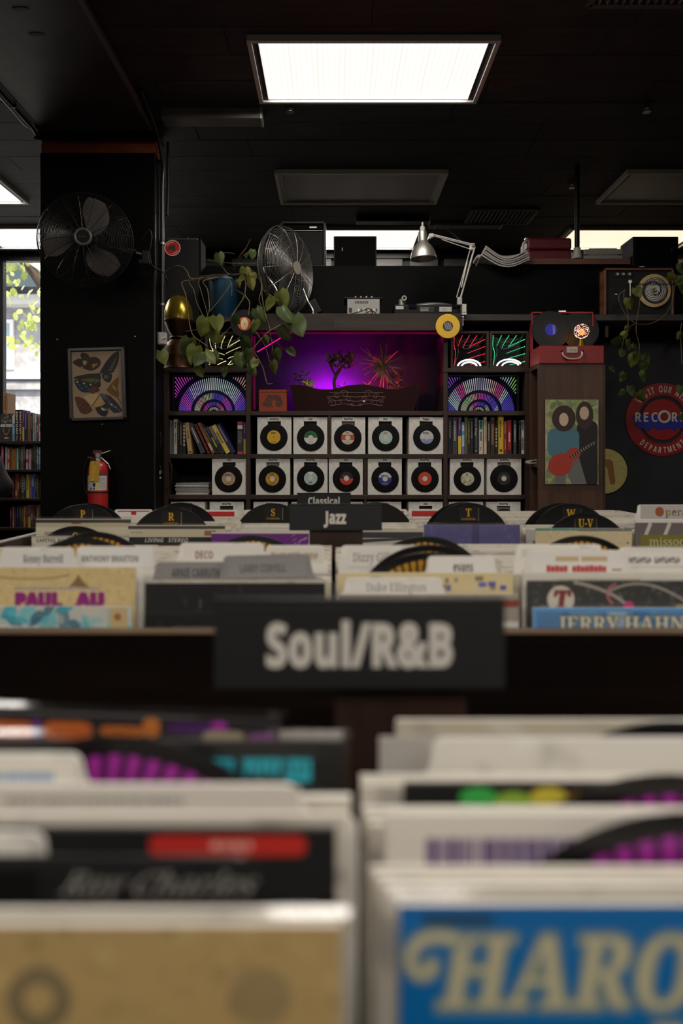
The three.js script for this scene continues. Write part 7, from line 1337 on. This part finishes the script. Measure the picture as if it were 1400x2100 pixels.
// dividers cut from old records
const discGeo = cyl(0.1505, 0.1505, 0.0022, 0, 0, 0, [Math.PI / 2, 0, 0], 72);
const discGeos = Object.fromEntries(['discPlain', 'discGold', 'discMagenta'].map((k) => [k, onto(discGeo.clone(), C[k])]));
const rimGeo = tor(0.1505, 0.0013, 0, 0, 0, null, 5, 72);
const labelGeos = {};
function discDivider(label, x, peak, d, face, letterOn, o = {}) {
  const t = thing('divider_disc', label, 'divider', [x, peak - 0.1505, -d], o.group || 'dividers cut from old records');
  t.rotation.set(o.lean || 0, o.turn || 0, 0);
  mesh('disc', discGeos[face], M.printE, t); mesh('rim', rimGeo, M.vinyl, t);
  if (letterOn) { mesh('letter_plate', labelGeos[letterOn] ||= onto(bx(0.068, 0.05, 0.0015, 0, 0.112, 0.0022), C.dividerLabel[letterOn]), M.printE, t); mesh('plate_edge', bx(0.0022, 0.046, 0.002, 0.036, 0.11, 0.002), M.steel, t); if (letterOn === 'U-V') mesh('plate_edge', bx(0.0022, 0.046, 0.002, -0.036, 0.11, 0.002), M.steel, t); }
  return t;
}
// ---------------------------------------------------------------- Soul/R&B bin
{
  const g1 = 'sleeves packed behind the tan cover in the soul bin', g2 = 'sleeves packed behind the big blue cover in the soul bin';
  const Lc = -0.149, Rc = 0.187;                                 // centres of the two stacks
  sleeve(coverGeo(C.beige, 1, C.edge), Lc - 0.004, Y(1893, 0.366), 0.366, 'worn tan record cover in a plastic sleeve at the front of the soul bin', null, { plastic: true });
  sleeve(coverGeo(C.bigBlue, 1, C.edge), Rc + 0.004, Y(1850, 0.39), 0.39, 'bright blue record cover with big cream lettering in the soul bin', null, { plastic: true, gloss: true });
  // left stack, front to back
  sleeve(plain[2], Lc, Y(1868, 0.374), 0.3755, 'grey edged sleeve behind the tan cover', g1);
  tabCard('black tab card with a white handwritten name behind the tan cover', Lc + 0.0, Y(1752, 0.4), 0.4, 0.31, [-0.15, 0.105, 0.05], C.scriptCard, { black: true, lw: 0.125, lh: 0.03, lx: 0.07, ly: 0.0155 });
  tabCard('white card with a small tab beside the black handwritten card', Lc - 0.005, Y(1690, 0.422), 0.415, 0.31, [-0.15, -0.012, 0.06], C.soulTabRed, { lw: 0.12, lh: 0.02, ly: 0.016 });
  sleeve(coverGeo(C.redBar, 0.25, C.edgeDark, 0.3, LP), Lc + 0.0, Y(1692, 0.435), 0.432, 'black record cover with a red bar across its top', null, { w: 0.3 });
  sleeve(plain[0], Lc, Y(1668, 0.444), 0.444, 'white edged sleeve behind the red barred cover', g1);
  tabCard('wide white tab card with faint grey lettering behind the red barred cover', Lc + 0.008, Y(1597, 0.468), 0.462, 0.312, [-0.16, 0.118, 0.02], C.soulTabGrey, { lw: 0.24, lh: 0.02, lx: 0.02 });
  sleeve(plain[1], Lc + 0.004, Y(1632, 0.474), 0.474, 'white edged sleeve below the faint grey tab card', g1);
  tabCard('white tab card with blue lettering behind the faint grey tab card', Lc - 0.01, Y(1540, 0.492), 0.49, 0.3, [-0.15, -0.012, 0.028], C.soulTabBlue, { lw: 0.13, lh: 0.022 });
  tabCard('white tab card with red lettering under the blue lettered tab', Lc - 0.02, Y(1575, 0.505), 0.503, 0.3, [-0.15, -0.04, 0.02], C.soulTabRed, { lw: 0.1, lh: 0.018 });
  sleeve(coverGeo(C.cyanCard, 0.25, C.edgeDark, 0.3, LP), Lc + 0.006, Y(1518, 0.528), 0.528, 'black record cover with cyan lettering in a clear sleeve', null, { plastic: true, w: 0.3 });
  discDivider('black divider disc with a magenta toothed ring behind the tab cards', X(235, 0.515), Y(1512, 0.515), 0.5155, 'discMagenta', null);
  sleeve(plain[8], Lc, Y(1530, 0.562), 0.562, 'dark sleeve behind the magenta ringed disc', g1);
  sleeve(coverGeo(C.orangePurple, 0.16, C.edgeDark), X(547, 0.585) - LP / 2, Y(1464, 0.585), 0.585, 'black record cover with orange and purple shapes at the back of the bin', null, { plastic: true, roll: -0.035 });
  sleeve(plain[4], Lc, Y(1500, 0.602), 0.602, 'grey sleeve at the very back of the soul bin', g1);
  // right stack
  sleeve(plain[0], Rc - 0.004, Y(1818, 0.397), 0.399, 'white edged sleeve just behind the big blue cover', g2);
  sleeve(plain[0], Rc - 0.008, Y(1800, 0.405), 0.4075, 'white edged sleeve just behind the big blue cover', g2);
  sleeve(plain[2], Rc - 0.01, Y(1785, 0.413), 0.416, 'white edged sleeve just behind the big blue cover', g2);
  discDivider('black divider disc with a magenta ring right behind the big blue cover', X(1420, 0.428), Y(1668, 0.428), 0.4285, 'discMagenta', null);
  sleeve(coverGeo(C.purpleText, 0.2, C.edge), Rc - 0.0, Y(1668, 0.44), 0.4415, 'white record cover with purple lettering between two divider discs', null, {});
  for (let i = 0; i < 3; i++) sleeve(plain[i === 1 ? 2 : 0], Rc - 0.008 - i * 0.002, Y(1690 - i * 16, 0.452 + i * 0.009), 0.4535 + i * 0.009, 'white edged sleeve between the purple lettered cover and the rainbow cover', g2);
  discDivider('black divider disc with a magenta ring in front of the rainbow cover', X(1370, 0.485), Y(1588, 0.485), 0.4835, 'discMagenta', null);
  sleeve(coverGeo(C.rainbow, 0.22, C.edgeDark, 0.295, LP), Rc + 0.008, Y(1604, 0.495), 0.4945, 'black record cover with rainbow coloured lettering', null, { w: 0.295 });
  for (let i = 0; i < 3; i++) sleeve(plain[i === 1 ? 14 : 0], Rc - 0.012, Y(1608 - i * 10, 0.508 + i * 0.01), 0.508 + i * 0.0095, 'white edged sleeve behind the rainbow cover', g2);
  tabCard('tall white blank tab card behind the rainbow cover', Rc - 0.002, Y(1512, 0.545), 0.545, 0.31, [-0.11, 0.09, 0.034], null, { lean: 0 });
  sleeve(plain[4], Rc + 0.004, Y(1512, 0.56), 0.56, 'dark sleeve behind the blank tab card', g2);
  discDivider('black divider disc with a magenta ring at the back of the soul bin', X(1380, 0.575), Y(1480, 0.575), 0.574, 'discMagenta', null);
  sleeve(plain[2], Rc + 0.02, Y(1474, 0.59), 0.588, 'white edged sleeve at the back beside the magenta disc', g2);
  sleeve(plain[5], Rc + 0.02, Y(1482, 0.605), 0.6, 'grey sleeve at the back beside the magenta disc', g2);
}
// fills a stack with sleeves between two depths
function pack(xc, d0, d1, n, top0, top1, label, group, kinds, jx = 0.005, jy = 0.006) {
  for (let i = 0; i < n; i++) {
    const f = (i + 0.5) / n, d = d0 + (d1 - d0) * f;
    sleeve(plain[pick(kinds)], xc + rnd(-jx, jx), top0 + (top1 - top0) * f + rnd(-jy, jy), d, label, group, { turn: rnd(-0.008, 0.008) });
  }
}
const paleKinds = [0, 1, 0, 1, 2, 3, 4, 14, 0, 1], mixKinds = [0, 1, 2, 3, 4, 5, 6, 7, 8, 9, 10, 12, 14, 0, 1, 3];
// ---------------------------------------------------------------- Jazz bin
{
  const c = [-0.842, -0.506, -0.169, 0.164, 0.496, 0.83];
  const T1 = (py, d) => Y(py, d);
  // stack with the purple block letters
  sleeve(coverGeo(C.coverTeal, 0.25, C.edge), c[1], T1(1243, 1.245), 1.245, 'record cover with turquoise clouds at the lip of the Jazz bin', null, { plastic: true });
  sleeve(coverGeo(C.coverPaul, 0.5, C.edge), c[1], T1(1163, 1.27), 1.27, 'cream record cover with purple block letters in the Jazz bin', null, {});
  tabCard('white tab card naming a guitarist, beside the other tab over the cream cover', c[1] + 0.006, T1(1122, 1.3), 1.3, 0.312, [-0.1, 0.03, 0.04], C.cardBurrell, { lw: 0.125, lh: 0.03, extra: 0.004 });
  tabCard('white tab card with spaced capital letters over the cream cover', c[1] + 0.028, T1(1120, 1.315), 1.315, 0.312, [0.008, 0.15, 0.04], C.cardBraxton, { lw: 0.136, lh: 0.034, extra: 0.004 });
  pack(c[1], 1.33, 1.98, 26, 0.965, 0.946, 'plain sleeve packed behind the purple lettered cover', 'plain sleeves of the Jazz bin behind the purple lettered cover', paleKinds);
  discDivider('black divider disc with a gold toothed ring behind the guitarist tab', X(170, 1.5), T1(1103, 1.5), 1.497, 'discGold', null, { lean: 0 });
  discDivider('black divider disc with a gold toothed ring just in front of the O disc', X(200, 1.72), T1(1090, 1.72), 1.7025, 'discGold', null);
  // stack with the black cover
  sleeve(coverGeo(C.coverBlack, 0.4, C.edgeDark), c[2] - 0.003, T1(1196, 1.25), 1.25, 'plain black record cover in a clear sleeve in the Jazz bin', null, { plastic: true });
  sleeve(plain[2], c[2] + 0.002, T1(1190, 1.265), 1.265, 'white edged sleeve behind the black cover', 'sleeves behind the plain black cover');
  tabCard('grey tab card with dark narrow capitals behind the black cover', c[2] - 0.006, T1(1152, 1.29), 1.29, 0.31, [-0.145, 0.02, 0.034], C.cardCarr, { grey: true, lw: 0.15, lh: 0.03 });
  tabCard('grey tab card with faint capitals over the black cover', c[2] + 0.004, T1(1139, 1.275), 1.277, 0.31, [-0.025, 0.128, 0.042], C.cardCoryell, { grey: true, lw: 0.14, lh: 0.034, roll: 0.02 });
  tabCard('white tab card with dark red capitals behind the grey tabs', c[2] + 0.0, T1(1113, 1.42), 1.42, 0.31, [-0.135, 0.03, 0.04], C.cardBurtonDec, { lw: 0.15, lh: 0.036 });
  tabCard('white tab card with brown stripes behind the grey tabs', c[2] + 0.002, T1(1118, 1.45), 1.45, 0.31, [0.03, 0.146, 0.036], C.cardDown, { lw: 0.11, lh: 0.03 });
  pack(c[2] + 0.003, 1.3, 1.41, 6, 0.955, 0.962, 'plain sleeve between the grey tabs and the dark red lettered tab', 'sleeves in front of the dark red lettered tab', paleKinds);
  pack(c[2] + 0.003, 1.465, 1.98, 22, 0.962, 0.946, 'plain sleeve packed behind the striped tab card', 'plain sleeves of the Jazz bin behind the striped tab', paleKinds);
  discDivider('black divider disc with a gold toothed ring in front of the purple cover', X(520, 1.8), T1(1098, 1.8), 1.7885, 'discGold', null);
  // stack right of the post
  sleeve(coverGeo(C.coverRedTop, 0.15, C.edge), c[3], T1(1219, 1.25), 1.25, 'record cover with a dull red stripe low in the Jazz bin', null, { plastic: true });
  tabCard('white tab card with serif lettering low in front of the evans card', c[3] - 0.004, T1(1184, 1.268), 1.27, 0.312, [-0.14, 0.03, 0.034], C.cardDuke, { lw: 0.15, lh: 0.03 });
  sleeve(coverGeo(C.coverDots, 0.3, C.edge), c[3], T1(1175, 1.285), 1.287, 'cream record cover with a row of blue marks', null, {});
  tabCard('white tab card reading evans beside the gold ringed discs', c[3] + 0.006, T1(1140, 1.31), 1.31, 0.312, [0.0, 0.122, 0.04], C.cardEvans, { lw: 0.118, lh: 0.034 });
  discDivider('gold ringed divider disc in front of the evans card, lowest of three', X(900, 1.33) - 0.02, T1(1134, 1.33), 1.331, 'discGold', null);
  discDivider('gold ringed divider disc between two others beside the evans card', X(880, 1.4), T1(1118, 1.4), 1.4015, 'discGold', null);
  tabCard('white tab card with light serif lettering beside the gold ringed discs', c[3] - 0.0, T1(1118, 1.43), 1.43, 0.312, [-0.15, 0.03, 0.046], C.cardDizzy, { lw: 0.16, lh: 0.036 });
  pack(c[3], 1.34, 1.395, 3, 0.96, 0.96, 'plain sleeve between the gold ringed discs', 'sleeves between the gold ringed discs', paleKinds);
  pack(c[3], 1.445, 1.98, 22, 0.962, 0.946, 'plain sleeve packed behind the light serif tab card', 'plain sleeves of the Jazz bin behind the light serif tab', paleKinds);
  discDivider('gold ringed divider disc behind the evans card and the other two discs', X(870, 1.62), T1(1100, 1.62), 1.612, 'discGold', null);
  // stack with the T cover
  sleeve(coverGeo(C.coverHahn, 0.285, C.edge), c[4] + 0.003, T1(1246, 1.243), 1.243, 'blue bordered record cover with cream serif capitals in the Jazz bin', null, { plastic: true });
  sleeve(coverGeo(C.coverT, 0.38, C.edgeDark), c[4], T1(1191, 1.268), 1.268, 'dark record cover with a red T in a white disc', null, { plastic: true });
  sleeve(coverGeo(C.cardGold, 0.12, C.edge), c[4] - 0.004, T1(1174, 1.28), 1.2825, 'white record cover with gold print behind the T cover', null, {});
  tabCard('white tab card with thick red lettering behind the T cover', c[4] - 0.002, T1(1128, 1.3), 1.3, 0.312, [-0.146, 0.036, 0.046], C.cardOrn, { lw: 0.17, lh: 0.046, ly: 0.026 });
  tabCard('white tab card with heavy black lettering behind the T cover', c[4] + 0.004, T1(1122, 1.315), 1.315, 0.312, [0.02, 0.15, 0.04], C.cardEllis, { lw: 0.115, lh: 0.022, ly: 0.024 });
  tabCard('white tab card with gold lettering above the thick red lettered tab', c[4] - 0.002, T1(1116, 1.36), 1.36, 0.312, [-0.15, 0.01, 0.03], C.cardGold, { lw: 0.14, lh: 0.016 });
  pack(c[4] - 0.004, 1.325, 1.35, 2, 0.965, 0.965, 'plain sleeve in front of the gold lettered tab', 'sleeves in front of the gold lettered tab', paleKinds);
  pack(c[4] - 0.004, 1.372, 1.98, 26, 0.964, 0.946, 'plain sleeve packed behind the gold lettered tab', 'plain sleeves of the Jazz bin behind the gold lettered tab', paleKinds);
  discDivider('black divider disc with a gold toothed ring in front of the U-V stack', X(1188, 1.7), T1(1098, 1.7), 1.6865, 'discGold', null);
  pack(c[0] + 0.002, 1.3, 1.98, 14, 0.94, 0.94, 'plain sleeve in the Jazz stack next to the bookcase aisle', 'plain sleeves of the Jazz bin beside the aisle', paleKinds);
}
// stacks at both ends of the soul bin
pack(-0.487, 0.3, 0.6, 12, 0.945, 0.955, 'plain sleeve in the soul stack at the bin end next to the tan cover', 'plain sleeves at the end of the soul bin', paleKinds);
pack(0.53, 0.3, 0.6, 12, 0.945, 0.955, 'plain sleeve in the outer soul stack beyond the big blue cover', 'plain sleeves beyond the big blue cover', paleKinds);
// ---------------------------------------------------------------- Classical bin
{
  const stacks = [[-0.826, 'P'], [-0.508, 'R'], [-0.186, 'S'], [0.132, ''], [0.448, 'T'], [0.806, 'U-V'], [1.145, 'opera']];
  const T2 = (py, d) => Y(py, d);
  // front covers
  sleeve(coverGeo(C.coverCapitol, 0.34, C.edge), -0.815, T2(1099, 2.31), 2.31, 'pale record cover with a line of capitals in front of the O disc', null, { plastic: true });
  sleeve(coverGeo(C.coverStripes, 0.34, C.edgeGrey), -0.826, T2(1064, 2.37), 2.37, 'cream and black striped record cover behind the O disc', null, { plastic: true });
  sleeve(coverGeo(C.coverLiving, 0.36, C.edge), -0.508, T2(1077, 2.32), 2.32, 'cream record cover with a black band of stereo lettering under the R disc', null, { plastic: true });
  sleeve(coverGeo(C.coverPurple, 0.4, C.edge), -0.238, T2(1091, 2.31), 2.31, 'bright purple record cover below the S disc', null, { plastic: true });
  sleeve(coverGeo(C.coverWave, 0.4, C.edgeGrey), 0.13, T2(1089, 2.32), 2.32, 'white and black record cover under the Jazz sign corner', null, { plastic: true });
  sleeve(coverGeo(C.coverLilac, 0.75, C.edgeGrey), 0.448, T2(1076, 2.34), 2.34, 'lilac record cover in crumpled plastic under the T disc', null, { plastic: true });
  sleeve(coverGeo(C.coverGreenLine, 0.34, C.edge), 0.808, T2(1083, 2.33), 2.33, 'cream record cover with a green line under the U-V disc', null, {});
  sleeve(coverGeo(C.coverOlive, 0.55, C.edgeGrey), 1.135, T2(1072, 2.34), 2.34, 'olive record cover with pale lettering under the Opera card', null, { plastic: true });
  // discs and cards
  const disc = (l, px, py, d, label) => discDivider(label, X(px, d), T2(py, d), d, 'discPlain', l);
  disc('O', 155, 1079.5, 2.345, 'black divider disc with a gold letter O');
  disc('P', 170, 1035, 2.61, 'black divider disc with a gold letter P'); disc(null, 184, 1033, 2.67, 'black divider disc without a letter close behind the P disc');
  disc('R', 351, 1040, 2.52, 'black divider disc with a gold letter R'); disc('S', 372, 1031, 2.74, 'black divider disc with a gold S behind the R disc');
  disc('S', 560, 1032.5, 2.72, 'black divider disc with a gold S beside the Classical sign'); disc(null, 770, 1030, 2.75, 'black divider disc without a letter behind the Jazz sign');
  disc('T', 960, 1031.5, 2.55, 'black divider disc with a gold letter T'); disc(null, 950, 1030, 2.62, 'black divider disc without a letter behind the T disc');
  disc('U-V', 1200, 1052, 2.4, 'black divider disc with gold letters U-V'); disc('W', 1170, 1033, 2.58, 'black divider disc with a gold letter W'); disc(null, 1150, 1032, 2.64, 'black divider disc without a letter behind the W disc');
  const rc = (px, py, d, cell, label) => tabCard(label, X(px, d), T2(py, d), d, 0.16, [-0.078, 0.078, 0.03], cell, { lw: 0.146, lh: 0.028, ly: 0.017 });
  rc(274, 1044.5, 3.0, C.redTagCard, 'white card with a thin red line and tag beside the P disc'); rc(448, 1045.5, 2.98, C.redCard, 'white card with a broad red band beside the R disc'); rc(540, 1045.5, 3.02, C.redCard, 'white card with a red band behind the S disc');
  rc(795, 1044, 3.0, C.redCard, 'white card with a red band behind the unlettered disc'); rc(876, 1044, 3.02, C.redCard, 'white card with a broad red band beside the T disc');
  tabCard('grey Opera divider card with coloured initial at the end of the bin', X(1390, 2.56), T2(1035, 2.56), 2.56, 0.31, [-0.145, 0.146, 0.04], C.opera, { lw: 0.27, lh: 0.048, ly: 0.026 });
  // packed sleeves: the nearer ones singly
  const near = { P: [2.39, 2.59], R: [2.335, 2.5], S: [2.33, 2.6], '': [2.335, 2.6], T: [2.36, 2.53], 'U-V': [2.42, 2.56], opera: [2.355, 2.54] };
  const what = { P: 'P', R: 'R', S: 'S', '': 'unlettered', T: 'T', 'U-V': 'U-V' };
  for (const [x, k] of stacks) {
    const [a, b] = near[k], n = Math.round((b - a) / 0.0165), w = k === 'opera' ? 'the Opera card' : `the ${what[k]} disc`;
    pack(x, a, b, n, 0.945, 0.952, `plain sleeve packed around ${w} in the Classical bin`, `plain sleeves around ${w}`, k === 'opera' ? mixKinds : paleKinds, 0.006, 0.005);
  }
  // the rest, further back, could not be told apart singly
  const rest = [];
  for (const [x, k] of stacks) for (let d = near[k][1] + 0.11; d < 3.35; d += 0.0125) { if ([2.67, 2.74, 2.72, 2.75, 2.62, 2.64, 2.98, 3.0, 3.02].some((e) => Math.abs(e - d) < 0.0065)) continue; const g = plain[pick(paleKinds)].clone(); g.translate(x + rnd(-0.007, 0.007), rnd(0.942, 0.952) - LP, -d); rest.push(g); }
  const o = mesh('packed_sleeves', rest, M.printA); o.userData.kind = 'stuff'; tag(o, 'rows of packed record sleeves at the back of the Classical bin', 'records');
}
renderer.render(scene, camera);
